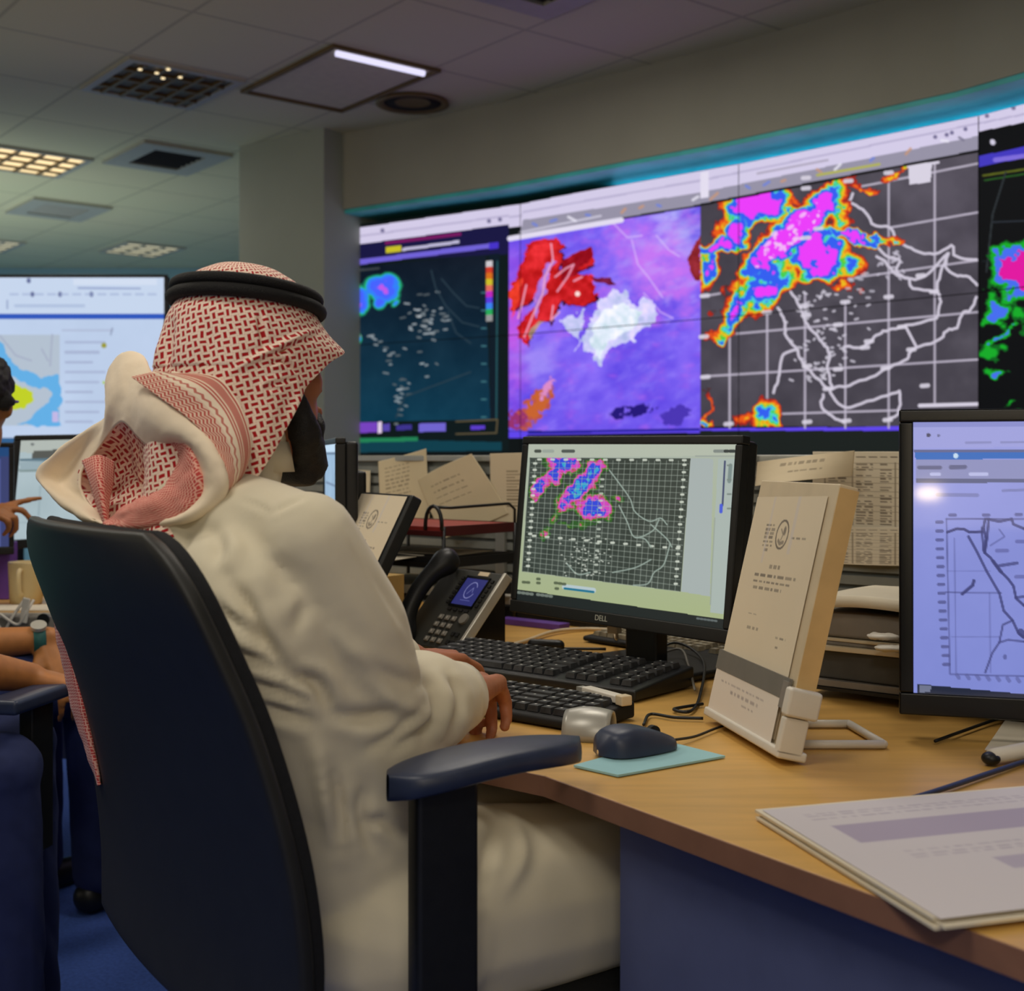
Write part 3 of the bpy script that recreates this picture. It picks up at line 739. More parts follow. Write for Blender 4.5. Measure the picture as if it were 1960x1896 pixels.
    kpoly([(1318, 500), (1342, 440), (1342, 540), (1325, 530)], (150, 40, 50), 3, 13)
    for pts in ([(1150, 800), (1160, 880), (1120, 960), (1110, 1040), (1060, 1150), (1020, 1250)], [(1170, 960), (1220, 920), (1260, 900), (1230, 960), (1180, 1030)], [(1030, 1000), (1010, 1090), (990, 1160)], [(1260, 980), (1300, 960)], [(1190, 1130), (1150, 1170), (1160, 1100)]):
        p.line([c2(*q) for q in pts], 2.4, (240, 170, 200), 0.85)
    for pts in ([(1540, 780), (1570, 900), (1620, 960), (1690, 1060)], [(1660, 760), (1720, 830), (1770, 860)], [(1450, 700), (1520, 770), (1590, 760)], [(1600, 1040), (1680, 1130), (1740, 1160)]):
        p.line([c2(*q) for q in pts], 2.2, (216, 190, 252), 0.6)
    p.blob(*c2(1278, 1042), 5, 5, (255, 226, 220)); p.line([c2(950, 775), c2(1490, 685)], 9, (226, 220, 240)); p.line([c2(1000, 745), c2(1390, 665)], 3, (230, 226, 244), 0.6)
    p.poly([(974, 826), (1340, 820), (1722, 816), (1722, 824), (1340, 828), (1010, 832), (1005, 838), (974, 838)], (96, 70, 235)); p.poly([(1010, 825), (1340, 819), (1340, 824), (1010, 830)], (36, 30, 150))
    # ---- infrared picture with map lines
    it = interp_line(x, [(1340, 391), (1872, 288)])
    k = (x > 1341) & (x < 1873) & (y > it + 3) & (y < 816)
    f = fbm(x, y, 60, 31); c = np.array([72, 68, 78]) + (f[:, None] - 0.5) * 26
    pale = np.clip(p.gauss(1810, 400, 120, 120) + (f - 0.5), 0, 1)[:, None]; c = c * (1 - pale * 0.35) + np.array([112, 104, 120]) * pale * 0.35
    p.c[k] = c[k]
    gx = [c3(345, 1250), c3(345, 1690)], [c3(527, 1130), c3(527, 1560)], [c3(710, 1040), c3(710, 1690)], [c3(905, 1080), c3(905, 1690)], [c3(1115, 460), c3(1115, 1690)], [c3(1338, 410), c3(1338, 1570)], [c3(905, 490), c3(905, 560)]
    gy = [c3(210, 1250), c3(1545, 1130)], [c3(210, 1442), c3(1545, 1360)], [c3(600, 1622), c3(1165, 1605)], [c3(1120, 722), c3(1545, 648)], [c3(960, 962), c3(1545, 880)], [c3(960, 527), c3(1545, 412)], [c3(210, 1055), c3(300, 1040)]
    for q in gx + gy: p.line(q, 3, (196, 188, 206), 0.85)
    COAST = [[(940, 560), (930, 600), (1000, 640), (1040, 710), (1120, 720), (1160, 780), (1240, 830), (1340, 850), (1420, 810), (1440, 860), (1540, 880)],
             [(1040, 800), (1110, 860), (1170, 880), (1150, 930), (1210, 970), (1300, 950), (1400, 850), (1390, 910), (1440, 950), (1500, 960), (1545, 1000)],
             [(1400, 850), (1360, 960), (1345, 1030)], [(1060, 860), (1110, 900), (1150, 950), (1210, 970), (1230, 1015), (1340, 1030), (1365, 1075), (1345, 1160)],
             [(1345, 1160), (1180, 1200), (1100, 1220), (1050, 1250), (990, 1300), (900, 1295)], [(1200, 1205), (1250, 1300)],
             [(1540, 1060), (1510, 1120), (1470, 1140), (1450, 1200), (1400, 1220), (1350, 1270), (1230, 1310), (1200, 1360), (1110, 1400), (1040, 1440), (930, 1480), (850, 1500), (830, 1520), (900, 1590), (990, 1570), (1120, 1530), (1170, 1520), (1160, 1620), (1110, 1650)],
             [(580, 1110), (610, 1180), (620, 1250), (670, 1310), (700, 1380), (740, 1420), (820, 1500)], [(640, 1030), (690, 1110), (720, 1190), (790, 1270), (830, 1330), (820, 1400), (840, 1490)],
             [(660, 1310), (600, 1350), (580, 1450), (560, 1520)], [(800, 1530), (790, 1590), (850, 1640), (900, 1660)]]
    for q in COAST:
        q = [c3(*z) for z in q]; q = [(a + r.uniform(-1.5, 1.5), b + r.uniform(-1.5, 1.5)) for a, b in catmull(q, len(q) * 4)] if len(q) > 2 else q
        p.line(q, 4, (205, 198, 214))
    wx, wy = x + (fbm(x, y, 26, 51) - 0.5) * 46, y + (fbm(x, y, 26, 52) - 0.5) * 46
    G = lambda cx, cy, a, b, an=0: p.gauss(*c3(cx, cy), a, b, an, wx, wy)
    F = np.maximum.reduce([G(665, 740, 140, 33, -44) * 1.3, G(780, 865, 56, 50, 10) * 1.25, G(480, 600, 66, 38, 0) * 1.25, G(390, 720, 30, 40, 30) * 1.0, G(270, 815, 46, 22, -20) * 0.95, G(640, 590, 26, 22) * 0.56,
                           G(500, 1010, 95, 46, -35) * 0.85, G(370, 1120, 20, 60, 22) * 0.86, G(300, 1240, 40, 18, -15) * 0.6, G(960, 760, 75, 13, 6) * 0.86, G(1100, 780, 46, 9, 12) * 0.56, G(930, 900, 42, 40, 0) * 0.62, G(900, 1010, 50, 16) * 0.5,
                           G(240, 920, 24, 60, 12) * 0.76, G(300, 700, 20, 60, 20) * 0.5, G(980, 520, 60, 12, 8) * 0.46, G(1150, 470, 26, 12, -30) * 0.5, G(1190, 430, 14, 10) * 0.55, G(480, 1620, 52, 34, -35) * 0.66, G(560, 1630, 26, 40) * 0.56, G(250, 1660, 26, 14) * 0.55, G(240, 1570, 10, 40, 10) * 0.42, G(880, 680, 30, 30) * 0.6])
    F = F * (0.5 + fbm(x, y, 20, 55, 5) * 1.0); col, m = ramp(F, STORM); m = m * k
    p.c[:] = p.c * (1 - m[:, None]) + col * m[:, None]
    sp = np.clip((F - 0.82) / 0.03, 0, 1) * (fbm(x, y, 9, 77) > 0.63) * k * (p.gauss(*c3(610, 770), 80, 26, -42) > 0.25); p.blend(sp, (240, 190, 245))
    for a, b in ((1115, 1055), (905, 1080), (1335, 1030), (705, 1100), (715, 1145), (870, 1190), (1020, 1270), (1000, 1300), (870, 1405), (720, 1390), (910, 1655), (720, 1660), (340, 1670), (1110, 1650), (225, 1050), (220, 1248), (228, 1443), (1290, 1485), (715, 480), (715, 530), (920, 495), (1115, 455), (1270, 952), (525, 1130), (775, 725), (715, 770), (1225, 1310), (1100, 1400), (820, 1500), (1180, 1200)):
        q = c3(a, b); p.line([(q[0] - 6, q[1] + 1), (q[0] + 6, q[1])], 7, (216, 210, 224), 0.9)
    for k2 in range(95):
        q = c3(r.gauss(800, 80), r.uniform(1030, 1460)); p.line([q, (q[0] + r.uniform(1, 7), q[1] + r.uniform(-3, 3))], 3, (205, 200, 214), 0.85)
    for k2 in range(20):
        q = c3(r.gauss(1130, 40), r.gauss(900, 40)); p.line([q, (q[0] + 3, q[1] + r.uniform(-5, 5))], 3, (200, 194, 210), 0.8)
    for k2 in range(12): q = c3(r.gauss(980, 40), r.gauss(1000, 40)); p.line([q, (q[0] + 6, q[1])], 3.5, (190, 186, 200), 0.8)
    p.poly([c3(1210, 420), c3(1325, 405), c3(1318, 500), c3(1215, 515)], (216, 210, 226)); p.line([c3(1210, 428), c3(1355, 406)], 4, (216, 210, 226)); p.line([c3(1265, 1583), c3(1550, 1575)], 6, (214, 208, 224))
    for a, b in ((700, 660), (560, 750), (640, 720), (600, 820), (530, 800)): p.blob(*c3(a, b), 8, 4, (246, 206, 250), -35, 0.8)
    k = (x >= 1341) & (x < 1873) & (np.abs(y - it - 1) < 2.5); p.c[k] = (14, 14, 16)
    k = (x > 1340) & (x < 1873) & (y > 824) & (y < 900); p.c[k] = (26, 32, 30)
    # ---- last window: radar
    k = (x > 1873); t4 = interp_line(x, [(1872, 252), (2560, 110)])
    q = k & (y > t4); p.c[q] = (9, 11, 14)
    q = k & (y > t4 + 47) & (y < t4 + 68); p.c[q] = (66, 56, 190)
    p.line([(1905, 306), (1965, 298)], 8, (140, 120, 225), 0.8); p.line([(1882, 336), (1960, 324), (2500, 220)], 3, (110, 120, 30), 0.8); p.line([(1885, 345), (1960, 333)], 2, (50, 120, 40), 0.7)
    p.blob(1900, 272, 5, 6, (210, 205, 225), -30); p.line([(1925, 330), (1900, 410), (1888, 520)], 2, (46, 52, 56)); p.line([(1900, 425), (2500, 400)], 2, (40, 46, 54)); p.line([(1880, 500), (2400, 470)], 2, (30, 40, 44), 0.6)
    wx, wy = x + (fbm(x, y, 24, 81) - 0.5) * 44, y + (fbm(x, y, 24, 82) - 0.5) * 44
    F = np.maximum.reduce([p.gauss(1955, 520, 62, 58, 0, wx, wy) * 1.15, p.gauss(1905, 600, 34, 36, 0, wx, wy) * 0.8, p.gauss(2050, 600, 120, 60, 0, wx, wy) * 0.8, p.gauss(1920, 640, 60, 9, -28, wx, wy) * 0.62, p.gauss(1900, 670, 40, 26, 0, wx, wy) * 0.5, p.gauss(1905, 715, 34, 14, 15, wx, wy) * 0.66, p.gauss(1940, 775, 30, 8, 10, wx, wy) * 0.5, p.gauss(2150, 480, 70, 60, 0, wx, wy)])
    F = F * (0.55 + 0.9 * fbm(x, y, 18, 83, 5)); col, m = ramp(F, [(0.34, (12, 100, 30)), (0.42, (20, 170, 40)), (0.56, (70, 110, 240)), (0.82, (225, 20, 160))]); m = m * k * (y > 440)
    p.c[:] = p.c * (1 - m[:, None]) + col * m[:, None]
names = {(0, 0): 'top panel of the leftmost video wall column showing a dark radar map', (0, 1): 'top panel of the video wall with the red and violet satellite picture', (0, 2): 'top panel of the video wall with the magenta storm over a grey map',
         (0, 3): 'top video wall panel at the right edge of the photo with green radar echoes', (1, 0): 'bottom panel of the leftmost video wall column, under the dark radar map', (1, 1): 'bottom panel of the video wall under the red and violet picture',
         (1, 2): 'bottom panel of the video wall with white coastlines on a grey map', (1, 3): 'bottom video wall panel at the right edge of the photo behind the near monitor'}
for r_ in range(2):
    for k in range(4):
        a, b = Vector((*WP[k], 0)), Vector((*WP[k + 1], 0)); z1, z0 = (ZT, ZM) if r_ == 0 else (ZM, ZB)
        tdir = (b - a).normalized(); n = NS[k]; g = 0.0016
        t = thing('video_wall_panel', names[(r_, k)], 'display', ((a.x + b.x) / 2, (a.y + b.y) / 2, z0), 'video wall panels')
        a2, b2 = a + tdir * 0.0004, b - tdir * 0.0004
        mb = MB(); c = (a2 + b2) / 2 - n * 0.045; c.z = (z0 + z1) / 2
        mb.box(c, (b2 - a2) / 2, n * 0.04, (0, 0, (z1 - z0) / 2 - 0.0004)); mb.build('bezel', M['blackm'], t)
        o_ = -n * 0.003
        nu = 380 if k < 3 else 260
        sheet('screen', (a + tdir * g + o_) + V(0, 0, z1 - g), (b - tdir * g + o_) + V(0, 0, z1 - g), (a + tdir * g + o_) + V(0, 0, z0 + g), nu, 240, wall_picture, M['wallscreen'], t)
# side black frame and teal light strip in the recess
a = Vector((*WP[0], 0)); td = (Vector((*WP[1], 0)) - a).normalized()
tag(MB().obox(((a - td * 0.022 - NS[0] * 0.03).x, (a - td * 0.022 - NS[0] * 0.03).y), td, 0.04, 0.09, ZB, ZT).build('frame_post', M['blackm']), 'black upright frame edge at the left end of the video wall', 'frame')
mb = MB(); q = wall_off(-0.10)
mb.tube([(q[1] * 0.6 + q[2] * 0.4) + V(0, 0, ZT + 0.006), q[2] + V(0, 0, ZT + 0.006), q[3] + V(0, 0, ZT + 0.006), q[4] + V(0, 0, ZT + 0.006)], 0.006, 6)
tag(mb.build('light_strip', M['teal_led']), 'thin teal light strip lying on top of the video wall', 'light strip')

# ------------------------------------------------------------------ main desk and slatted partition
P0 = onz(1044, 1483); E1 = V(0.557, -0.83, 0).normalized(); EM = V(-0.775, 0.63, 0).normalized(); NP = V(0.64, 0.77, 0).normalized()
PT = V(0.77, -0.64, 0).normalized()                               # along partition, keyboards, monitor
PR = V(-0.037, 3.0, 0)                                            # a point of the partition front
P2 = P0 + EM * 0.88
back_l = PR - PT * 0.73; back_r = PR + PT * 1.75
ft = P0 + E1 * 1.35
DESK = [(P0.x, P0.y), (ft.x, ft.y), (ft.x + 0.9, ft.y + 0.55), (back_r.x, back_r.y), (back_l.x, back_l.y), (P2.x, P2.y)]
desk = thing('desk', 'large maple laminate corner desk with an obtuse front corner', 'desk', (0.3, 1.9, 0))
mb = MB(); mb.prism(DESK, 0.716, 0.739); mb.build('desktop', [M['wood']], desk, bevel=0.002)
mb = MB()
loop = [P2, P0, ft]
for a, b in ((P2, P0), (P0, ft)):
    t = (b - a).normalized(); n = V(t.y, -t.x, 0)
    if n.dot(a - V(0.6, 2.0, 0)) < 0: n = -n
    a, b = V(a.x, a.y, 0), V(b.x, b.y, 0)
    mb.box((a + b) / 2 + n * 0.0012 + V(0, 0, 0.7275), (b - a) / 2 + t * 0.001, n * 0.0012, (0, 0, 0.0115))
mb.build('edge_band', M['woodedge'], desk)
nE = V(0.83, 0.557, 0)
for q, nm in ((P0 + E1 * 0.30 + nE * 0.10, 'leg'), (ft + nE * 0.4, 'leg'), (back_l + PT * 0.08 - NP * 0.1, 'leg'), (back_r - PT * 0.1 - NP * 0.1, 'leg')):
    MB().obox((q.x, q.y), PT, 0.05, 0.05, 0, 0.716).build(nm, M['panel'], desk, bevel=0.003)
q0 = P0 + E1 * 0.09 + nE * 0.035; q1 = P0 + E1 * 1.3 + nE * 0.035
mb = MB(); c = (q0 + q1) / 2 + nE * 0.01; mb.box((c.x, c.y, 0.37), (q1 - q0) * 0.5, nE * 0.009, (0, 0, 0.346)); mb.build('side_panel', M['panel'], desk)

part = thing('desk_partition', 'grey slatted desk partition with an aluminium top rail behind the desk', 'partition', (PR.x, PR.y, 0))
q0 = V(back_l.x, back_l.y, 0) - PT * 0.02; q1 = V(back_r.x, back_r.y, 0)
mb = MB(); mb.box((q0 + q1) / 2 + NP * 0.03 + V(0, 0, 0.545), (q1 - q0) / 2, NP * 0.018, (0, 0, 0.545)); mb.build('backing', M['slat'], part)
mb = MB()
for k in range(13):
    z = 0.762 + k * 0.0255
    mb.box((q0 + q1) / 2 + NP * 0.007 + V(0, 0, z), (q1 - q0) / 2, NP * 0.005, (0, 0, 0.0085))
mb.build('slat', M['slat'], part)
mb = MB(); mb.box((q0 + q1) / 2 + NP * 0.026 + V(0, 0, 1.0975), (q1 - q0) / 2, NP * 0.03, (0, 0, 0.0075)); mb.build('top_rail', M['rail'], part, bevel=0.002)
for s in (0.43, 0.86):
    c = q0 + PT * (0.765 + (s - 0.43) * 1.45)
    MB().obox((c.x, c.y), PT, 0.028, 0.012, 0.742, 1.09).build('upright', M['rail'], part, bevel=0.001)
def on_part(px, py, off=0.0):
    """point of the partition face on the sight line of a picture point"""
    r = V((px - CX) / FPX, 1, 0); o = PR - NP * off
    d = o.dot(NP) / r.dot(NP); return at(px, py, d)

# ------------------------------------------------------------------ pinned papers
def pinned(label, TL, TR, BL, fn, off=0.006, bend=None, nu=90, nv=120, grp='papers pinned on the partition'):
    a, b, c = on_part(*TL, off), on_part(*TR, off), on_part(*BL, off)
    o = sheet('pinned_paper', a, b, c, nu, nv, fn, M['print'], None, bend, thick=0.0006)
    return tag(o, label, 'paper', grp)
def plainp(col, rows=(), seed=1, word=0.08):
    def f(p):
        p.fill(col); p.c += (fbm(p.u, p.v, 0.3, seed)[:, None] - 0.5) * 10
        text_rows(p, rows, (120, 108, 92), 0.6, seed, word)
    return f
LET = [(0.12, 0.6, 0.12 + 0.06 * k, 0.02) for k in range(8)]
pinned('letter pinned at a slant on the partition, its corner rising above the rail', (724, 883), (812, 858), (730, 1012), plainp((214, 200, 168), LET, 3), 0.012, lambda u, v: -0.012 * np.sin(u * 2.5))
pinned('creased letter pinned right of the slanted one, behind the paper tray', (800, 918), (903, 868), (858, 1030), plainp((206, 192, 160), [(0.2, 0.7, 0.2 + 0.1 * k, 0.02) for k in range(4)], 4), 0.022, lambda u, v: 0.014 * np.sin(u * 3.1 + v * 2))
pinned('small pale note pinned beside the thin side-on monitor', (662, 899), (709, 900), (660, 975), plainp((216, 204, 176), [], 5), 0.008)
def table_sheet(p):
    p.fill((222, 212, 190))
    text_rows(p, [(0.05, 0.75, 0.06, 0.02)], (90, 80, 70), 0.8, 3, 0.06)
    for u in (0.1, 0.32, 0.52, 0.66, 0.82): p.uvrect(u, u + 0.006, 0.14, 0.97, (120, 108, 92), 0.7)
    for k in range(22): p.uvrect(0.1, 0.82, 0.15 + 0.037 * k, 0.153 + 0.037 * k, (130, 118, 100), 0.5)
    text_rows(p, [(a, b, 0.158 + 0.037 * k, 0.02) for k in range(22) for a, b in ((0.13, 0.29), (0.35, 0.49), (0.55, 0.63), (0.69, 0.79)) if random.Random(k * 7 + int(a * 100)).random() < 0.85], (104, 94, 84), 0.75, 8, 0.07)
pinned('printed table sheet pinned left of the desk monitor', (938, 868), (1012, 866), (940, 1000), lambda p: (p.fill((212, 198, 168)), text_rows(p, [(0.42, 0.9, 0.25 + 0.045 * k, 0.02) for k in range(12)], (120, 106, 84), 0.8, 4, 0.5)), 0.006)
pinned('dense printed table hanging beside the right monitor, upper of two', (1556, 864), (1800, 864), (1556, 1006), table_sheet, 0.006)
pinned('dense printed table hanging beside the right monitor, lower of two', (1556, 1008), (1800, 1010), (1556, 1078), table_sheet, 0.010, lambda u, v: -0.004 * np.sin(u * 9) * v)
pinned('curling blank-backed sheet drooping over the rail right of the desk monitor', (1450, 884), (1636, 862), (1446, 930), plainp((214, 198, 168), [(0.3, 0.75, 0.2, 0.12), (0.42, 0.75, 0.55, 0.07)], 6, 0.06), 0.05, lambda u, v: 0.035 * np.sin(u * 3.14) * (0.4 + v))
pinned('narrow strip of paper hanging at the right edge of the desk monitor', (1437, 866), (1446, 866), (1430, 940), plainp((206, 204, 192)), 0.012, nu=8, nv=20)

# ------------------------------------------------------------------ monitors
def txt(name, s, size, origin, xdir, ydir, material, parent, ext=0.0003):
    c = bpy.data.curves.new(name, 'FONT'); c.body = s; c.size = size; c.extrude = ext; c.align_x = 'CENTER'; c.align_y = 'CENTER'
    t = bpy.data.objects.new('tmp', c); COL.objects.link(t)
    me = bpy.data.meshes.new_from_object(t.evaluated_get(bpy.context.evaluated_depsgraph_get()))
    bpy.data.objects.remove(t); me.name = name; me.materials.clear()
    x, y = Vector(xdir).normalized(), Vector(ydir).normalized(); z = x.cross(y)
    me.transform(Matrix(((x.x, y.x, z.x, origin[0]), (x.y, y.y, z.y, origin[1]), (x.z, y.z, z.z, origin[2]), (0, 0, 0, 1))))
    return link(name, me, material, parent)
def monitor(name, label, TL, TR, BL, bez, fn, base_z, nu=300, nv=200, thick=0.045, stand='plate', frame=None, group='computer monitors', stand_back=0.05, logo=None, smat=None, cat='monitor', baseoff=0.0):
    """TL TR BL: corners of the lit area; bez: (left/right, top, bottom) bezel widths"""
    TL, TR, BL = Vector(TL), Vector(TR), Vector(BL); ux = (TR - TL).normalized(); uy = (BL - TL).normalized()
    n = uy.cross(ux).normalized()                                 # towards the viewer of the screen
    W_, H_ = (TR - TL).length, (BL - TL).length; s, tp, bt = bez
    cen = TL + ux * W_ / 2 + uy * H_ / 2
    foot = cen - n * (thick + stand_back); foot.z = base_z
    t = thing(name, label, cat, foot, group); fm = frame or M['black']
    BRk = TL + ux * (W_ + s) + uy * (H_ + bt); 
    mb = MB()                                                     # bezel: four bars round the screen
    def bar(x0, x1, y0, y1): mb.box(TL + ux * (x0 + x1) / 2 + uy * (y0 + y1) / 2 - n * 0.006, ux * (x1 - x0) / 2, uy * (y1 - y0) / 2, n * 0.010)
    bar(-s, W_ + s, -tp, 0); bar(-s, W_ + s, H_, H_ + bt); bar(-s, 0, 0, H_); bar(W_, W_ + s, 0, H_)
    mb.build('bezel', fm, t, bevel=0.0025)
    mb = MB(); mb.box(cen + uy * (bt - tp) / 2 - n * (thick / 2 + 0.012), ux * (W_ / 2 + s * 0.8), uy * (H_ / 2 + min(tp, bt) * 0.8), n * (thick / 2 - 0.002))
    mb.box(cen - n * (thick + 0.02), ux * W_ * 0.3, uy * H_ * 0.3, n * 0.014)
    mb.build('back_cover', fm, t, bevel=0.006)
    sheet('screen', TL, TR, BL, nu, nv, fn, smat or M['screen'], t)
    nh = Vector((n.x, n.y, 0)).normalized(); uh = Vector((ux.x, ux.y, 0)).normalized()
    if stand == 'plate':
        top = cen - n * (thick + 0.03); MB().box((top + foot) / 2 + V(0, 0, 0.01), uh * 0.036, nh * 0.016, (0, 0, (top.z - base_z) / 2)).build('stand_neck', fm, t, bevel=0.006)
        c = foot + nh * baseoff; MB().box(c + V(0, 0, 0.008), uh * 0.125, nh * 0.095, (0, 0, 0.007)).build('stand_base', fm, t, bevel=0.005)
    elif stand == 'feet':
        top = cen - n * (thick + 0.02); MB().box((top + foot) / 2 + V(0, 0, 0.012), uh * 0.03, nh * 0.014, (0, 0, (top.z - base_z) / 2)).build('stand_neck', M['white'], t, bevel=0.005)
        for k in (-1, 1):
            e = foot + uh * 0.215 * k + nh * 0.175 + V(0, 0, 0.010); m = MB(); m.tube([foot + V(0, 0, 0.016), foot.lerp(e, 0.5) + V(0, 0, 0.012), e], [0.013, 0.011, 0.009], 10)
            f = m.build('foot', M['white'], t, smooth=True); MB().ell(e - V(0, 0, 0.002), 0.011, 0.011, 0.008).build('rubber_tip', M['black'], f, smooth=True)
    elif stand == 'pole':
        MB().cyl(foot + V(0, 0, 0.02), V(foot.x, foot.y, cen.z), 0.03).build('stand_pole', fm, t, smooth=True)
        MB().lathe((foot.x, foot.y), [(0.3, base_z), (0.3, base_z + 0.015), (0.05, base_z + 0.03)]).build('stand_base', fm, t, smooth=True)
    if logo:
        txt('brand_lettering', logo[0], logo[1], TL + ux * W_ * logo[2] + uy * (H_ + bt * 0.5) + n * 0.0042, ux, -uy, logo[3], t)
    for k in range(2):
        pass
    return t
def quadmap(q):
    """(s,t) in 0..1 -> picture point inside four traced corners TL TR BR BL"""
    q = [np.array(z, float) for z in q]
    return lambda s, t: q[0] * (1 - s) * (1 - t) + q[1] * s * (1 - t) + q[2] * s * t + q[3] * (1 - s) * t
def c7(x, y): return (940 + x / 3.269, 820 + y / 3.269)
def desk_screen(p):
    x, y = p.x, p.y
    g = np.clip((y - 870) / 300, 0, 1)[:, None]; p.fill((0, 0, 0)); p.c[:] = np.array([168, 178, 164]) * (1 - g) + np.array([164, 176, 132]) * g
    p.poly([c7(235, 98), c7(1535, 98), c7(1532, 170), c7(230, 180)], (176, 184, 168))
    p.poly([c7(1250, 185), c7(1390, 190), c7(1370, 1050), c7(1190, 1020)], (164, 174, 172)); p.poly([c7(1420, 190), c7(1532, 190), c7(1455, 1160), c7(1370, 1150)], (166, 178, 172))
    Q = quadmap([c7(243, 182), c7(1248, 185), c7(1187, 1020), c7(193, 893)])
    p.poly([Q(0, 0), Q(1, 0), Q(1, 1), Q(0, 1)], (58, 66, 60)); k = p.inside([Q(0, 0), Q(1, 0), Q(1, 1), Q(0, 1)])
    p.c[k] += ((fbm(x, y, 30, 5)[:, None] - 0.5) * 26)[k]
    wx, wy = x + (fbm(x, y, 12, 91) - 0.5) * 16, y + (fbm(x, y, 12, 92) - 0.5) * 16
    G = lambda cx, cy, a, b, an=0: p.gauss(*c7(cx, cy), a, b, an, wx, wy)
    F = np.maximum.reduce([G(560, 360, 58, 19, -48) * 1.3, G(650, 250, 22, 18, -30) * 1.15, G(450, 470, 18, 22, 30) * 0.9, G(640, 490, 36, 24, 0) * 1.15, G(690, 520, 28, 22) * 0.8, G(440, 220, 34, 18, 10) * 1.15, G(400, 290, 20, 22) * 0.95, G(310, 360, 16, 30, 40) * 0.95, G(270, 420, 12, 16) * 0.7, G(510, 215, 14, 10) * 0.75,
                           G(340, 660, 12, 22, 20) * 0.52, G(480, 600, 40, 8) * 0.42, G(800, 440, 22, 8, 20) * 0.52, G(560, 600, 50, 14) * 0.4, G(730, 530, 12, 12) * 0.5, G(400, 560, 14, 26, 30) * 0.46])
    F = F * (0.62 + 0.8 * fbm(x, y, 8, 93)); col, m = ramp(F, [(0.30, (46, 88, 40)), (0.40, (70, 120, 40)), (0.47, (190, 80, 110)), (0.56, (206, 70, 190)), (0.78, (52, 72, 214)), (1.12, (50, 160, 206))]); m = m * k
    p.c[:] = p.c * (1 - m[:, None]) + col * m[:, None]
    for i in range(28): p.line([Q(i / 27, 0.02), Q(i / 27, 1)], 0.7, (170, 180, 168), 0.5, 0.7)
    for i in range(24): p.line([Q(0.01, i / 23), Q(0.99, i / 23)], 0.7, (170, 180, 168), 0.5, 0.7)
    for i in range(17):
        for s in (0.035, 0.965): q = Q(s, 0.05 + i * 0.056); p.line([(q[0] - 2, q[1]), (q[0] + 2, q[1])], 3.2, (206, 212, 198), 0.9)
        if i > 2: q = Q(0.46, i * 0.058); p.line([(q[0] - 2, q[1]), (q[0] + 2, q[1])], 3, (196, 204, 190), 0.8)
    for i in range(12):
        for t in (0.015, 0.68): q = Q(0.06 + i * 0.082, t); p.line([(q[0] - 2.5, q[1]), (q[0] + 2.5, q[1])], 3.2, (206, 212, 198), 0.9)
    for pts in ([(740, 260), (800, 340), (870, 440), (900, 520), (990, 580), (1060, 560), (1100, 600)], [(800, 480), (850, 580), (900, 680), (1010, 640), (1050, 570)], [(900, 680), (960, 690), (1000, 740)], [(760, 900), (900, 870), (1000, 820)], [(1120, 720), (1080, 850), (1020, 900), (980, 970), (890, 980)], [(470, 840), (540, 910), (620, 900)], [(1000, 600), (1100, 690), (1130, 740)]):
        p.line(catmull([c7(*q) for q in pts], 24), 1.4, (150, 166, 156), 0.9)
    r = random.Random(3)
    for i in range(70): q = c7(r.gauss(600, 70), r.uniform(680, 920)); p.line([q, (q[0] + 1.5, q[1])], 1.8, (190, 196, 184), 0.8, 0.8)
    for a, b, col in ((280, 305, (60, 66, 60)), (330, 385, (150, 160, 150)), (450, 515, (70, 76, 72)), (1400, 1455, (120, 128, 124)), (1465, 1480, (40, 46, 46)), (1495, 1520, (40, 46, 46))): p.line([c7(a, 141), c7(b, 141)], 5, col, 0.9)
    p.line([c7(1280, 172), c7(1530, 172)], 1.2, (150, 158, 150)); p.line([c7(1463, 205), c7(1448, 480)], 2.2, (62, 70, 104)); p.line([c7(1440, 480), c7(1438, 520)], 5, (70, 90, 210)); p.line([c7(1400, 560), c7(1372, 1100)], 1, (150, 160, 150)); p.line([c7(1498, 230), c7(1490, 330)], 6, (90, 110, 110), 0.6)
    for k in range(4): p.line([c7(1480, 230 + 90 * k), c7(1500, 230 + 90 * k)], 2, (120, 132, 126))
    p.line([c7(460, 990), c7(640, 1012)], 9, (180, 196, 200)); p.line([c7(460, 1000), c7(640, 1022)], 3, (30, 110, 140))
    for a, b in ((200, 960), (225, 962), (290, 940), (290, 965), (400, 965), (425, 968), (450, 972), (405, 1000)): p.line([c7(a, b), c7(a + 12, b + 1)], 4, (70, 80, 60), 0.8)
    p.poly([c7(100, 1000), c7(158, 1004), c7(1450, 1192), c7(1500, 1200), c7(1500, 1300), c7(100, 1200)], (30, 36, 36))
    for i in range(8): q = c7(170 + 26 * i + (16 if i > 3 else 0), 1024 + 3.4 * i); p.line([q, (q[0] + 3, q[1] + 0.4)], 4.5, (130, 140, 130), 0.8)
    for i in range(6): q = c7(1290 + 22 * i, 1187 + 3 * i); p.line([q, (q[0] + 3, q[1] + 0.4)], 3, (110, 120, 120), 0.8)
sTL, sTR, sBL = V(0.030, 2.262, 1.1235), V(0.340, 1.907, 1.1195), V(0.0085, 2.250, 0.846)
monitor('computer_monitor', 'black desk monitor in the middle with a gridded storm map', sTL, sTR, sBL, (0.014, 0.014, 0.022), desk_screen, 0.74, 460, 300, 0.03, logo=('DELL', 0.013, 0.46, M['silver2']), baseoff=-0.045)

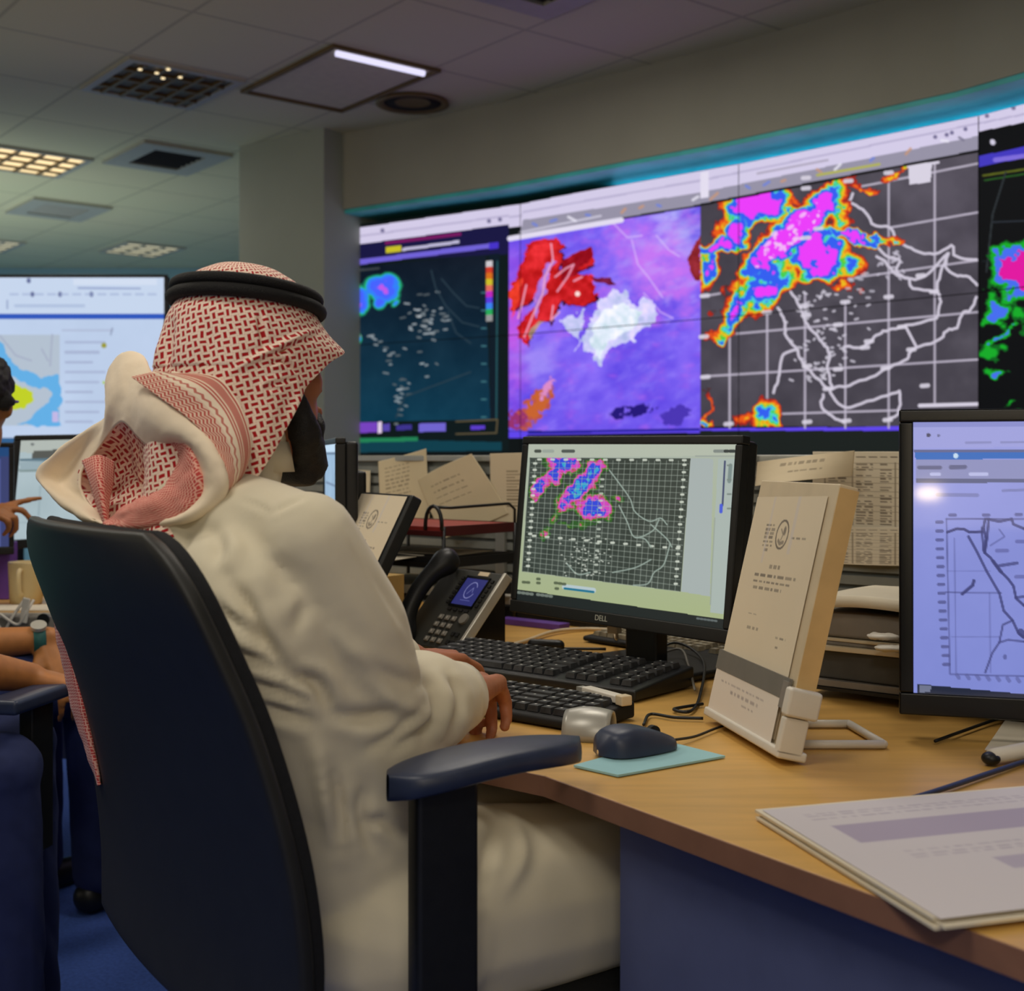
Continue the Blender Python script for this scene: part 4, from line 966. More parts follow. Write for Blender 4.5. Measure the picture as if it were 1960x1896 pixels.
def c4(x, y): return (1680 + x / 2.964, 760 + y / 2.9625)
def right_screen(p):
    x, y = p.x, p.y
    g = np.clip((y - 850) / 480, 0, 1)[:, None]; p.fill((0, 0, 0)); p.c[:] = np.array([146, 152, 220]) * (1 - g) + np.array([124, 134, 206]) * g
    p.c += (fbm(x, y, 120, 4)[:, None] - 0.5) * 14
    E_ = 2300
    p.poly([c4(200, 140), (E_, 800), (E_, 850), c4(205, 290)], (150, 154, 216)); p.poly([c4(200, 140), (E_, 800), (E_, 812), c4(200, 172)], (128, 134, 200))
    p.poly([c4(205, 296), (E_, 858), (E_, 864), c4(205, 312)], (84, 92, 140)); p.poly([c4(210, 314), (E_, 864), (E_, 877), c4(215, 352)], (20, 98, 184)); p.poly([c4(215, 352), (E_, 878), (E_, 916), c4(220, 462)], (134, 138, 186))
    p.poly([c4(215, 462), (E_, 916), (E_, 923), c4(220, 486)], (84, 90, 130))
    for pts, w, a in (([(235, 398), (355, 398)], 6, .8), ([(415, 397), (495, 395)], 7, .8), ([(340, 552), (565, 556)], 6, .35), ([(710, 530), (830, 525)], 4, .35), ([(500, 258), (640, 256)], 3, .3), ([(700, 256), (830, 254)], 3, .3)): p.line([c4(*q) for q in pts], w, (76, 80, 120), a)
    for a, b, w in ((305, 350, 5), (525, 620, 5)): p.line([c4(a, 436), c4(b, 436)], w, (190, 194, 236), .8)
    p.blob(*c4(288, 215), 4, 4, (60, 62, 96)); p.blob(*c4(345, 217), 3, 3, (100, 104, 150)); p.blob(*c4(443, 332), 5, 5, (190, 214, 236))
    ln = (64, 66, 116)
    for pts, w, a in (([(390, 690), (830, 690)], 2, .6), ([(390, 690), (410, 1570), (1500, 1600)], 2, .5), ([(435, 800), (445, 1560)], 1.6, .3), ([(635, 1110), (640, 1560)], 1.6, .25), ([(385, 1105), (700, 1110)], 2, .45), ([(395, 985), (640, 985)], 1.2, .2), ([(420, 1358), (690, 1358)], 1.2, .25),
                      ([(395, 765), (450, 745), (490, 748), (520, 765), (590, 762)], 4, .9), ([(515, 790), (560, 870), (620, 990), (690, 1110), (715, 1210), (765, 1265), (800, 1340), (830, 1360)], 4, .8), ([(610, 690), (600, 740), (615, 800), (605, 880), (640, 910), (690, 980), (740, 1030), (770, 1070), (785, 1140), (830, 1180)], 4, .85),
                      ([(590, 740), (600, 870)], 3, .8), ([(630, 690), (620, 800), (608, 880)], 4, .8), ([(620, 690), (690, 705), (760, 690), (770, 720), (830, 745)], 4, .8), ([(690, 750), (720, 790), (640, 840)], 2, .4), ([(690, 955), (790, 940)], 5, .7), ([(655, 930), (700, 990)], 6, .7),
                      ([(765, 1265), (710, 1290), (690, 1390), (650, 1450), (610, 1560)], 3, .7), ([(690, 1390), (740, 1375), (830, 1385)], 3, .6), ([(480, 1115), (540, 1065), (545, 1040)], 5, .9), ([(785, 1135), (830, 1130)], 4, .7), ([(810, 1330), (830, 1350)], 12, .8),
                      ([(830, 745), (1000, 800), (1200, 1000), (1400, 1200)], 4, .7), ([(830, 1180), (1000, 1300), (1200, 1350)], 4, .7), ([(830, 1385), (1000, 1500)], 3, .6)):
        p.line([c4(*q) for q in pts], w, ln, a)
    for i in range(17): q = c4(350 + 1.9 * i * i / 16 + i * 0.6, 708 + 50.4 * i); p.line([(q[0] - 5, q[1]), (q[0] + 5, q[1])], 5, (76, 78, 128), .7)
    for i in range(30): q = c4(455 + 57 * i, 1582 + 3.4 * i); p.line([(q[0] - 2, q[1] - 3), (q[0] + 2, q[1] + 3)], 6, (90, 94, 150), .6)
    for a, b in ((410, 668), (600, 668), (785, 665)): p.line([c4(a, b), c4(a + 30, b)], 5, ln, .6)
    for a, b in ((705, 870), (820, 818), (815, 1018)): p.line([c4(a - 30, b), c4(a + 30, b)], 6, (90, 92, 150), .6)
    p.blob(*c4(722, 1472), 4, 5, (80, 84, 140), a=.7)
    p.poly([c4(225, 1625), (E_, 1360), (E_, 1500), c4(225, 1700)], (34, 40, 60)); p.poly([c4(235, 1632), c4(302, 1634), c4(300, 1672), c4(238, 1672)], (110, 116, 140))
rx = V(0.96, -0.28, 0).normalized(); rn = V(-0.28, -0.96, 0).normalized(); tl = at(1748, 808, 1.62)
ry = (V(0, 0, -1) + rn * 0.045).normalized()
monitor('computer_monitor', 'black monitor at the right edge with a blue tinted line map and white feet', tl, tl + rx * 0.597, tl + ry * 0.345, (0.0175, 0.0165, 0.028), right_screen, 0.74, 460, 300, 0.035, 'feet', frame=M['glossb'], stand_back=0.02, smat=M['screengloss'])

# thin monitor seen from its side
tl = at(622, 852, 2.85); tr = at(645, 849, 2.42)
def side_screen(p):
    p.fill((150, 178, 206)); p.c += (fbm(p.u * 6, p.v * 6, 1, 3)[:, None] - .5) * 30
    p.uvrect(0, 1, 0, .06, (190, 214, 236)); p.uvrect(0, 1, .06, .075, (80, 100, 130)); p.uvrect(0.1, .9, .3, .32, (110, 130, 160)); p.uvrect(0.1, .9, .6, .62, (110, 130, 160))
monitor('computer_monitor', 'thin dark monitor seen almost edge-on behind the man\'s shoulder', tl, tr, tl + V(0, 0, -0.27), (0.014, 0.012, 0.022), side_screen, 0.74, 60, 60, 0.03, frame=M['black'], baseoff=0.07)
# slim pole stand between beard and that monitor
c = at(558, 905, 2.95); t = thing('monitor_stand', 'dark upright pole stand just right of the man\'s beard', 'stand', (c.x, c.y, 0.74))
MB().cyl((c.x, c.y, 0.745), (c.x, c.y, 1.075), 0.011).build('pole', M['black'], t, smooth=True)
MB().lathe((c.x, c.y), [(0.07, 0.74), (0.07, 0.748), (0.02, 0.756)]).build('base', M['black'], t, smooth=True)

# wide wall display on the left
def tv_screen(p):
    x, y = p.x, p.y
    p.fill((186, 204, 232)); p.c += (fbm(x, y, 90, 2)[:, None] - .5) * 14
    p.poly([(-400, 526), (322, 526), (322, 600), (-400, 600)], (196, 212, 236)); p.poly([(140, 534), (300, 534), (300, 546), (140, 546)], (208, 220, 240))
    p.poly([(-400, 600), (322, 600), (322, 611), (-400, 611)], (26, 80, 186))
    for a, b in ((62, 563), (115, 563), (175, 563), (55, 537)): p.blob(a, b, 4, 5, (70, 80, 130), a=.8)
    p.line([(150, 551), (268, 552)], 2.5, (130, 146, 190), .7); p.line([(30, 585), (160, 585)], 5, (160, 178, 212), .6); p.line([(14, 575), (14, 590)], 2, (120, 136, 180), .6)
    for a in range(20, 300, 24): p.line([(a, 563), (a + 14, 563)], 3, (158, 174, 210), .6)
    p.poly([(-400, 640), (115, 640), (115, 815), (-400, 815)], (176, 190, 206))
    wx, wy = x + (fbm(x, y, 24, 9) - .5) * 20, y + (fbm(x, y, 24, 19) - .5) * 20
    p.blend(p.inside([(-200, 620), (0, 655), (20, 690), (45, 708), (62, 712), (75, 722), (113, 715), (115, 815), (38, 815), (60, 800), (86, 780), (98, 757), (88, 742), (70, 735), (55, 735), (20, 716), (0, 700), (-150, 700)], (wx, wy)), (92, 172, 228))
    p.blend(p.inside([(-300, 640), (-80, 600), (0, 690), (18, 722), (40, 742), (66, 745), (64, 768), (35, 782), (-20, 786), (-200, 800)], (wx, wy)), (190, 206, 20))
    for pts in ([(0, 642), (30, 680), (60, 690)], [(80, 668), (92, 690)], [(100, 640), (96, 700)]): p.line(pts, 2, (156, 164, 190), .7)
    p.poly([(100, 788), (112, 788), (112, 808), (100, 808)], (190, 180, 226))
    for q in range(9): p.line([(126, 655 + 19 * q), (200 - (q % 3) * 12, 655 + 19 * q)], 5 if q in (1,) else 3.5, (160, 172, 204), .75)
    p.line([(120, 632), (215, 632)], 3, (168, 178, 206), .7); p.blob(199, 661, 5, 5, (150, 150, 40)); p.blob(199, 732, 3, 3, (170, 200, 60)); p.line([(215, 628), (212, 640)], 2, (120, 130, 160), .6)
    p.poly([(-400, 838), (322, 838), (322, 860), (-400, 860)], (34, 90, 140))
tl = at(-290, 531, 5.0); tr = at(314, 531, 5.0)
_t = monitor('display_screen', 'very large flat display at the left with a yellow and blue weather map', tl, tr, tl + V(0, 0, -0.655), (0.013, 0.012, 0.014), tv_screen, 0.0, 420, 190, 0.05, 'pole', cat='display', group='large displays')

# ------------------------------------------------------------------ keyboards
DZ = 0.7395                                                       # desk surface
def keyboard(label, far_right, L, D, h, kmat, bmat, ux=PT, group='computer keyboards', rows=6, cols=21, brand=None):
    """far_right: (x,y) of the corner away from the typist on the right"""
    ux = V(ux.x, ux.y, 0).normalized(); uy = V(-ux.y, ux.x, 0)
    if uy.dot(NP) < 0: uy = -uy
    fr = V(far_right[0], far_right[1], DZ); c = fr - ux * L / 2 - uy * D / 2
    t = thing('keyboard', label, 'keyboard', c, group)
    mb = MB(); a = [c + ux * sx * L / 2 + uy * sy * D / 2 for sx, sy in ((-1, -1), (1, -1), (1, 1), (-1, 1))]
    hz = [h * 0.55, h * 0.55, h, h]
    mb.add([p + V(0, 0, 0.002) for p in a] + [a[i] + V(0, 0, hz[i]) for i in range(4)], [(3, 2, 1, 0), (4, 5, 6, 7), (0, 1, 5, 4), (1, 2, 6, 5), (2, 3, 7, 6), (3, 0, 4, 7)])
    mb.build('case', bmat, t, bevel=0.004)
    mb = MB(); r = random.Random(len(label)); pit = (L - 0.03) / cols
    for i in range(rows):
        f = (i + 0.5) / rows; y = -D / 2 + 0.012 + f * (D - 0.026) ; z = h * 0.55 + (h * 0.45) * (y + D / 2) / D
        k = 0
        while k < cols:
            w = 1
            if i == 0 and 3 <= k < 9: w = 6
            elif (i in (1, 2, 3)) and k in (0, 12): w = 2
            if k in (15, 19) and cols > 18 and False: k += 1; continue
            if cols > 18 and k in (14, 18) : k += 1; continue
            w = min(w, cols - k); x = -L / 2 + 0.015 + (k + w / 2) * pit
            p = c + ux * x + uy * y + V(0, 0, z + 0.0035)
            e = 0.0012; kw = pit * w / 2 - 0.0012; kd = (D - 0.026) / rows / 2 - 0.0012; b = len(mb.v)
            lo = [p + ux * sx * kw + uy * sy * kd - V(0, 0, 0.0035) for sx, sy in ((-1, -1), (1, -1), (1, 1), (-1, 1))]
            hi = [p + ux * sx * (kw - 0.002) + uy * sy * (kd - 0.002) + V(0, 0, 0.0045) for sx, sy in ((-1, -1), (1, -1), (1, 1), (-1, 1))]
            mb.add(lo + hi, [(3, 2, 1, 0), (4, 5, 6, 7), (0, 1, 5, 4), (1, 2, 6, 5), (2, 3, 7, 6), (3, 0, 4, 7)]); k += w
    kv = list(mb.v); mb.m = 1                                     # pale key legends
    for v in range(0, len(kv), 8):
        q = [Vector(kv[v + j]) for j in (4, 5, 6, 7)]; ce = (q[0] + q[1] + q[2] + q[3]) / 4
        ce = ce + (q[3] - q[0]) * 0.16 - (q[1] - q[0]).normalized() * 0.002 + V(0, 0, 0.0003)
        dx, dy = (q[1] - q[0]).normalized() * r.uniform(0.0014, 0.0026), (q[3] - q[0]).normalized() * 0.0021
        mb.quad(ce - dx - dy, ce + dx - dy, ce + dx + dy, ce - dx + dy)
    mb.build('keys', [kmat, M['teeth']], t)
    return t
keyboard('full-size black keyboard directly below the middle monitor', (0.286, 1.973), 0.47, 0.165, 0.034, M['keys'], M['black'])
keyboard('black keyboard nearest the man\'s hand, in front of the larger one', (0.170, 1.735), 0.43, 0.125, 0.026, M['keys'], M['blackm'], rows=5, cols=18)
ks = V(0.42, 2.17, 0) - V(0.12, 2.52, 0)
keyboard('dusty beige-keyed keyboard left behind the middle monitor', (0.53, 2.22), 0.44, 0.14, 0.022, M['beige'], M['blackm'], ux=ks)
# pale pen drive lying on the keyboard
a, b = at(1112, 1338, 1.80), at(1192, 1368, 1.715); a.z = b.z = 0.770
d = (b - a).normalized(); s = V(-d.y, d.x, 0)
t = thing('memory_stick', 'white memory stick lying on the right end of the front keyboard', 'memory stick', ((a + b) / 2 - V(0, 0, 0.006)))
MB().box((a * 0.45 + b * 0.55), (b - a) * 0.42, s * 0.0085, (0, 0, 0.0055)).build('body', M['white'], t, bevel=0.002)
MB().box(a * 0.96 + b * 0.04, (b - a) * 0.07, s * 0.006, (0, 0, 0.003)).build('plug', M['silver'], t)
MB().box(b + d * 0.002, d * 0.008, s * 0.009, (0, 0, 0.007)).build('cap', M['cream'], t, bevel=0.002)

# ------------------------------------------------------------------ mice and mouse sheet
q = [onz(1098, 1468), onz(1183, 1487), onz(1388, 1450), onz(1270, 1420)]
mb = MB(); mb.extrude([p + V(0, 0, 0.0002) for p in q], (0, 0, 0.0025))
tag(mb.build('mouse_mat', M['skyblue']), 'pale blue sheet used as a mat under the dark mouse', 'mouse mat')
def mouse(label, c, d, L, wd, h, m, split=True, group='computer mice', scoop=False, mb_mat=None):
    d = V(d[0], d[1], 0).normalized(); s = V(-d.y, d.x, 0); c = V(c[0], c[1], c[2])
    t = thing('computer_mouse', label, 'mouse', c, group)
    G = []
    for i in range(15):
        u = i / 14; x = (u - 0.5) * L; wv = wd / 2 * (0.9 + 0.14 * math.cos((u - 0.3) * 4)) * (1 - abs(2 * u - 1) ** 5) ** 0.5 if 0 < i < 14 else 0.002
        hh = h * (math.sin(math.pi * (0.12 + 0.80 * u ** 0.85)) ** 0.7) * (1 - 0.35 * u)
        if i in (0, 14): hh = h * 0.18
        row = []
        for k in range(17):
            a = math.pi * k / 16; row.append(c + d * x + s * (wv * math.copysign(abs(math.cos(a)) ** 0.6, math.cos(a))) + V(0, 0, 0.002 + hh * math.sin(a) ** 0.7))
        G.append([tuple(p) for p in row])
    link('shell', grid_mesh('shell', np.array(G)), m, t)
    MB().ell(c + V(0, 0, 0.003), L * 0.46, wd * 0.42, 0.003, d).build('base', mb_mat or M['black'], t, smooth=True)
    w = c + d * L * 0.22 + V(0, 0, h * 0.56); mb = MB(); mb.cyl(w - s * 0.0035, w + s * 0.0035, 0.009, 16); mb.build('scroll_wheel', M['blackm'], t)
    return t
p = onz(1218, 1442); mouse('dark navy mouse with a shiny back on the pale blue sheet', (p.x, p.y, 0.7425), (0.8, 0.45), 0.112, 0.062, 0.037, M['navy'], mb_mat=M['navy'])
MBL = p.copy()
# silver hollow-fronted pointing device beside it
c = onz(1128, 1408); c.z = DZ
t = thing('computer_mouse', 'silver mouse with a dark hollow side, touching the keyboard', 'mouse', c, 'computer mice')
ang = V(0.83, -0.2, 0).normalized(); s = V(-ang.y, ang.x, 0)
G = []
for i in range(11):
    u = i / 10; row = []
    for k in range(15):
        a = math.pi * k / 14; ro = 0.036 * (0.72 + 0.28 * math.sin(math.pi * min(1, 0.18 + u * 0.62)))
        row.append(tuple(c + ang * ((u - 0.5) * 0.062) + s * (ro * math.cos(a)) + V(0, 0, ro * 1.06 * math.sin(a))))
    G.append(row)
o = link('shell', grid_mesh('shell', np.array(G)), M['silver'], t); sm = o.modifiers.new('t', 'SOLIDIFY'); sm.thickness = 0.003
mb = MB(); mb.extrude([c - ang * 0.012 + s * 0.030 * math.cos(math.pi * k / 12) + V(0, 0, 0.030 * math.sin(math.pi * k / 12)) for k in range(13)], ang * 0.03)
mb.build('inner_block', M['navy'], t)
mb = MB(); mb.extrude([c - ang * 0.031 + s * 0.0245 * math.cos(math.pi * k / 12) + V(0, 0, 0.026 * math.sin(math.pi * k / 12)) for k in range(13)], ang * 0.003); mb.build('end_cap', M['silver'], t)

# ------------------------------------------------------------------ notice stands
def notice(p):
    p.fill((224, 210, 184)); p.c += (fbm(p.u * 2, p.v * 3, 1, 5)[:, None] - .5) * 8
    ink = (112, 104, 96)
    U, Vv = p.u * 0.21, p.v * 0.297
    for a, r0 in ((0.0, 0.0175),): 
        q = [(0.105 + r0 * math.cos(k * 0.262), 0.050 + r0 * 1.05 * math.sin(k * 0.262)) for k in range(25)]; p.line(q, 0.0022, ink, 0.9, 0.0008, (U, Vv))
    p.line([(0.097, 0.058), (0.103, 0.062), (0.112, 0.060)], 0.004, ink, 0.6, 0.001, (U, Vv)); p.blob(0.111, 0.045, 0.004, 0.006, ink, 0, 0.7, 0.3, (U, Vv)); p.line([(0.100, 0.043), (0.108, 0.050), (0.104, 0.057)], 0.0016, ink, 0.6, 0.0008, (U, Vv))
    text_rows(p, [(0.24, 0.38, 0.125 + 0.018 * k, 0.010) for k in range(6)] + [(0.28, 0.34, 0.235, 0.012)], ink, 0.7, 2, 0.06)
    text_rows(p, [(0.64, 0.84, 0.175, 0.012)], ink, 0.7, 3, 0.07)
    text_rows(p, [(0.42, 0.58, 0.305, 0.015)], ink, 0.75, 4, 0.06); text_rows(p, [(0.22, 0.82, 0.345, 0.015)], ink, 0.75, 5, 0.07)
    text_rows(p, [(0.22, 0.78, 0.377, 0.011), (0.24, 0.66, 0.405, 0.011)], ink, 0.7, 6, 0.06)
    text_rows(p, [(0.26, 0.38, 0.525, 0.007), (0.28, 0.46, 0.585, 0.010), (0.72, 0.86, 0.60, 0.010), (0.74, 0.78, 0.64, 0.007)], ink, 0.6, 7, 0.07)
    p.uvrect(0.27, 0.30, 0.0, 0.30, (214, 206, 206), 0.5); p.uvrect(0.62, 0.66, 0.0, 0.25, (212, 206, 208), 0.5)
# block stand in front of the right monitor
BL_, BR_ = onz(1352, 1380), onz(1487, 1462); bu = (BR_ - BL_).normalized(); bn = V(bu.y, -bu.x, 0)
if bn.y > 0: bn = -bn
lean = (V(0, 0, 1) - bn * 0.235).normalized()
t = thing('notice_stand', 'tall cream notice holder with a letterhead sheet leaning back in front of the paper stack', 'notice stand', (BL_ + BR_) / 2)
Wd = (BR_ - BL_).length; Hh = 0.322; nn = bu.cross(lean); 
if nn.dot(bn) < 0: nn = -nn
o0 = BL_ + V(0, 0, 0.0125)
def bx(mb, x0, x1, y0, y1, z0, z1): return mb.box(o0 + bu * (x0 + x1) / 2 + lean * (y0 + y1) / 2 + nn * (z0 + z1) / 2, bu * (x1 - x0) / 2, lean * (y1 - y0) / 2, nn * (z1 - z0) / 2)
bx(MB(), 0.0, Wd, 0.0, Hh + 0.004, -0.030, -0.005).build('back_board', M['cream'], t, bevel=0.002)
bx(MB(), Wd - 0.003, Wd + 0.0005, 0.055, Hh, -0.031, -0.006).build('side_face', M['creamd'], t)
sh = sheet('notice_sheet', o0 + bu * 0.004 + lean * (Hh - 0.020) - nn * 0.0035, o0 + bu * (Wd - 0.022) + lean * (Hh - 0.012) - nn * 0.0035, o0 + bu * 0.004 + lean * 0.004 - nn * 0.0035, 170, 230, notice, M['print'], t, None)
bx(MB(), 0.0, Wd - 0.006, 0.062, 0.088, -0.003, 0.001).build('grey_strip', M['grey'], t)
def lower(p):
    p.fill((226, 216, 204)); text_rows(p, [(0.12, 0.8, 0.18, 0.05), (0.3, 0.75, 0.34, 0.05), (0.5, 0.68, 0.5, 0.04)], (150, 140, 140), 0.7, 8, 0.06)
sheet('pocket_sheet', o0 + bu * 0.003 + lean * 0.062 + nn * 0.0005, o0 + bu * (Wd - 0.022) + lean * 0.062 + nn * 0.0005, o0 + bu * 0.003 + lean * 0.002 + nn * 0.0005, 80, 30, lower, M['print'], t)
bx(MB(), Wd - 0.019, Wd - 0.004, 0.052, 0.084, 0.0, 0.003).build('dark_tab', M['greyfold'], t)
mb = MB(); bx(mb, -0.002, Wd + 0.010, -0.004, 0.008, -0.034, 0.004); bx(mb, Wd - 0.003, Wd + 0.010, 0.0, 0.045, -0.028, 0.004); mb.build('foot_bar', M['white'], t, bevel=0.003)
bx(MB(), Wd - 0.004, Wd + 0.014, 0.046, 0.080, -0.036, 0.006).build('side_clip', M['white'], t, bevel=0.004)
e = onz(1692, 1432); f0 = onz(1500, 1432); f1 = onz(1535, 1392); f2 = onz(1625, 1392); mb = MB()
for a, b in ((f0, e), (f1, f2), (f2, e), (f1, f0)): mb.tube([a + V(0, 0, 0.005), b + V(0, 0, 0.005)], 0.0055, 8)
mb.build('base_frame', M['white'], t, smooth=True)
# dark framed sign beside the man
BR2 = V(-0.31, 2.198, DZ); su = V(0.48, -0.877, 0).normalized(); sn = V(-0.877, -0.48, 0).normalized(); sl = (V(0, 0, 0.28) - sn * 0.142).normalized(); sk = su.cross(sl)
if sk.dot(sn) < 0: sk = -sk
t = thing('notice_stand', 'dark framed notice with a letterhead sheet leaning beside the man\'s shoulder', 'notice stand', BR2 - su * 0.115)
def bx2(mb, x0, x1, y0, y1, z0, z1): return mb.box(BR2 + V(0, 0, 0.014) + su * (x0 + x1) / 2 + sl * (y0 + y1) / 2 + sk * (z0 + z1) / 2, su * (x1 - x0) / 2, sl * (y1 - y0) / 2, sk * (z1 - z0) / 2)
bx2(MB(), -0.232, 0.006, 0.0, 0.316, -0.028, -0.003).build('frame', M['black'], t, bevel=0.005)
q0 = BR2 + V(0, 0, 0.014) - sk * 0.0015
sheet('notice_sheet', q0 - su * 0.226 + sl * 0.310, q0 - su * 0.006 + sl * 0.310, q0 - su * 0.226 + sl * 0.01, 110, 150, notice, M['print'], t)
MB().box(BR2 - su * 0.11 - sn * 0.075 + V(0, 0, 0.0045), su * 0.09, sn * 0.05, (0, 0, 0.0035)).build('foot', M['black'], t, bevel=0.002)

# ------------------------------------------------------------------ desk telephone
pc = V(-0.103, 2.25, 0.750); pr = V(0.6, -0.8, 0); pu = V(0.107 * 0.8, 0.107 * 0.6, 0.126).normalized(); pn = pr.cross(pu)
if pn.z < 0: pn = -pn
def PP(x, y, z): return pc + pr * x + pu * y + pn * z              # x: right (0 = right edge), y up, z out
t = thing('telephone', 'black desk telephone with a lit blue display and silver right edge', 'telephone', (pc.x - 0.03, pc.y + 0.06, DZ))
mb = MB(); 
def pbx(mb, x0, x1, y0, y1, z0, z1): return mb.box(PP((x0 + x1) / 2, (y0 + y1) / 2, (z0 + z1) / 2), pr * (x1 - x0) / 2, pu * (y1 - y0) / 2, pn * (z1 - z0) / 2)
PW, PH = 0.132, 0.178
pbx(MB(), -PW - 0.062, -0.004, 0, PH, -0.018, 0).build('body', M['phone'], t, bevel=0.004)
fl = PP(-PW - 0.06, PH * 0.9, -0.018); fr = PP(-0.006, PH * 0.9, -0.018); bl = PP(-PW - 0.06, 0.005, -0.018); br = PP(-0.006, 0.005, -0.018)
mb = MB()
def dn(p): return V(p.x, p.y, DZ + 0.001)
tri_r = [br, fr, dn(fr)]; mb.extrude([bl, fl, dn(fl), dn(bl)], fr - fl); mb.build('wedge_foot', M['glossb'], t)
pbx(MB(), -0.005, 0.004, -0.002, PH, -0.016, 0.003).build('side_strip', M['silver2'], t, bevel=0.002)
def phone_lcd(p):
    p.fill((44, 46, 104)); U, W2 = p.u * .07, p.v * .06
    p.line([(0.035 + 0.016 * math.cos(k * .3 + .4), 0.026 + 0.018 * math.sin(k * .3 + .4)) for k in range(19)], 0.0012, (150, 152, 200), .8, 0.0006, (U, W2)); p.line([(0.030, 0.034), (0.040, 0.020), (0.044, 0.030)], 0.001, (140, 144, 196), .7, 0.0006, (U, W2)); p.uvrect(.3, .75, .8, .83, (120, 124, 186), .6)
sheet('display', PP(-0.104, 0.158, 0.0012), PP(-0.036, 0.158, 0.0012), PP(-0.104, 0.098, 0.0012), 60, 50, phone_lcd, M['screen'], t)
mb = MB()
for x0, x1, y0, y1 in ((-0.108, -0.032, 0.158, 0.163), (-0.108, -0.032, 0.093, 0.098), (-0.108, -0.104, 0.093, 0.163), (-0.036, -0.032, 0.093, 0.163)): pbx(mb, x0, x1, y0, y1, 0, 0.002)
mb.build('display_frame', M['glossb'], t)
for i in range(4):
    for j in range(3):
        pbx(MB(), -0.112 + j * 0.021, -0.098 + j * 0.021, 0.012 + i * 0.0165, 0.0225 + i * 0.0165, 0, 0.0035).build('key_button', M['grey'], t, bevel=0.0015)
        MB().box(PP(-0.105 + j * 0.021, 0.0175 + i * 0.0165, 0.0037), pr * 0.0022, pu * 0.0026, pn * 0.0002).build('key_legend', M['silver2'], bpy.data.objects[[o_.name for o_ in t.children][-1]])
for i in range(6):
    for x0 in (-0.026, -0.120): pbx(MB(), x0, x0 + 0.008, 0.098 + i * 0.011, 0.104 + i * 0.011, 0, 0.003).build('side_button', M['blackm'], t)
for i in range(4):
    pbx(MB(), -0.102 + i * 0.018, -0.090 + i * 0.018, 0.084, 0.089, 0, 0.003).build('soft_button', M['blackm'], t)
    pbx(MB(), -0.042 + (i % 2) * 0.014, -0.033 + (i % 2) * 0.014, 0.014 + (i // 2) * 0.018, 0.022 + (i // 2) * 0.018, 0, 0.003).build('side_button', M['blackm'], t)
mb = MB(); mb.cyl(PP(-0.034, 0.070, 0), PP(-0.034, 0.070, 0.004), 0.011, 20); mb.build('navigation_ring', M['grey'], t)
pbx(MB(), -0.078, -0.046, 0.166, 0.175, 0, 0.0015).build('brand_plate', M['cream'], t)
hp = [PP(-PW - 0.028, y, z) for y, z in ((-0.006, 0.016), (0.02, 0.022), (0.05, 0.036), (0.09, 0.043), (0.13, 0.040), (0.165, 0.030), (0.19, 0.020))]
mb = MB(); mb.tube([tuple(v) for v in catmull(hp, 22)], [0.024, 0.0255, 0.026, 0.025, 0.022, 0.019, 0.0175, 0.017, 0.0168, 0.0168, 0.0168, 0.0168, 0.0168, 0.017, 0.0175, 0.019, 0.022, 0.025, 0.0265, 0.026, 0.024, 0.018], 14)
mb.build('handset', M['black'], t, smooth=True)

# ------------------------------------------------------------------ three-tier paper tray and what lies in it
RB, RF, LF, LB = V(0.006, 2.80, 0), V(-0.147, 2.62, 0), V(-0.40, 2.83, 0), V(-0.248, 3.01, 0)
t = thing('paper_tray', 'three-tier wire paper tray standing behind the telephone', 'paper tray', (RB + LF) / 2 + V(0, 0, DZ))
def tz(p, z): return V(p.x, p.y, z)
for k, z in enumerate((0.800, 0.868, 0.935)):
    mb = MB(); mb.prism([(p.x, p.y) for p in (RB, RF, LF, LB)], z, z + 0.003)
    for a, b in ((RB, RF), (RF, LF), (LB, LF), (RB, LB)):
        dd = (b - a).normalized(); mb.box((a + b) / 2 + V(0, 0, z + (0.011 if a is not RF else 0.006)), (b - a) / 2, V(-dd.y, dd.x, 0) * 0.0016, (0, 0, 0.010 if a is not RF else 0.005))
    mb.build('tier', (M['black'], M['black'], M['maroon'])[k], t)
for p in (RB, RF.lerp(RB, 0.03), LF, LB):
    MB().tube([tz(p, DZ), tz(p, 0.955)], 0.0042, 8).build('post', M['black'], t, smooth=True)
mb = MB(); arc = []
fw = (RF - RB).normalized()
for k in range(11):
    a = math.pi * k / 10; arc.append(tz(RF - fw * 0.002 + (LF - RF).normalized() * (0.024 - 0.024 * math.cos(a)), 0.948 + 0.05 * math.sin(a) ** 0.8))
mb.tube(arc, 0.0042, 8); mb.tube([arc[4], tz(RF, 0.994) - fw * 0.03, tz(RB, 0.998) + fw * 0.02, tz(RB, 0.985), tz(RB, 0.945)], 0.0032, 8)
mb.build('wire_handle', M['black'], t, smooth=True)
cu = (RF - LF).normalized(); cv = (LB - LF).normalized(); ang_ = math.atan2(cu.y, cu.x)
def inlay(name, label, cat, m, z, u0, u1, v0, v1, th, rot=0.0, grp=None, bev=0.0005):
    o0_ = LF + cu * (u0 + u1) / 2 + cv * (v0 + v1) / 2; a = ang_ + rot; dx = V(math.cos(a), math.sin(a), 0); dy = V(-dx.y, dx.x, 0)
    return tag(MB().box(o0_ + V(0, 0, z + th / 2), dx * (u1 - u0) / 2, dy * (v1 - v0) / 2, (0, 0, th / 2)).build(name, m, bevel=bev), label, cat, grp)
inlay('folder', 'dark red folder lying in the top tier of the wire tray', 'folder', M['red'], 0.9385, 0.02, 0.322, 0.005, 0.232, 0.016)
inlay('paper_sheet', 'stack of white sheets under a black folder in the middle tray tier', 'paper', M['paper'], 0.8715, 0.03, 0.31, 0.01, 0.225, 0.006, 0.02)
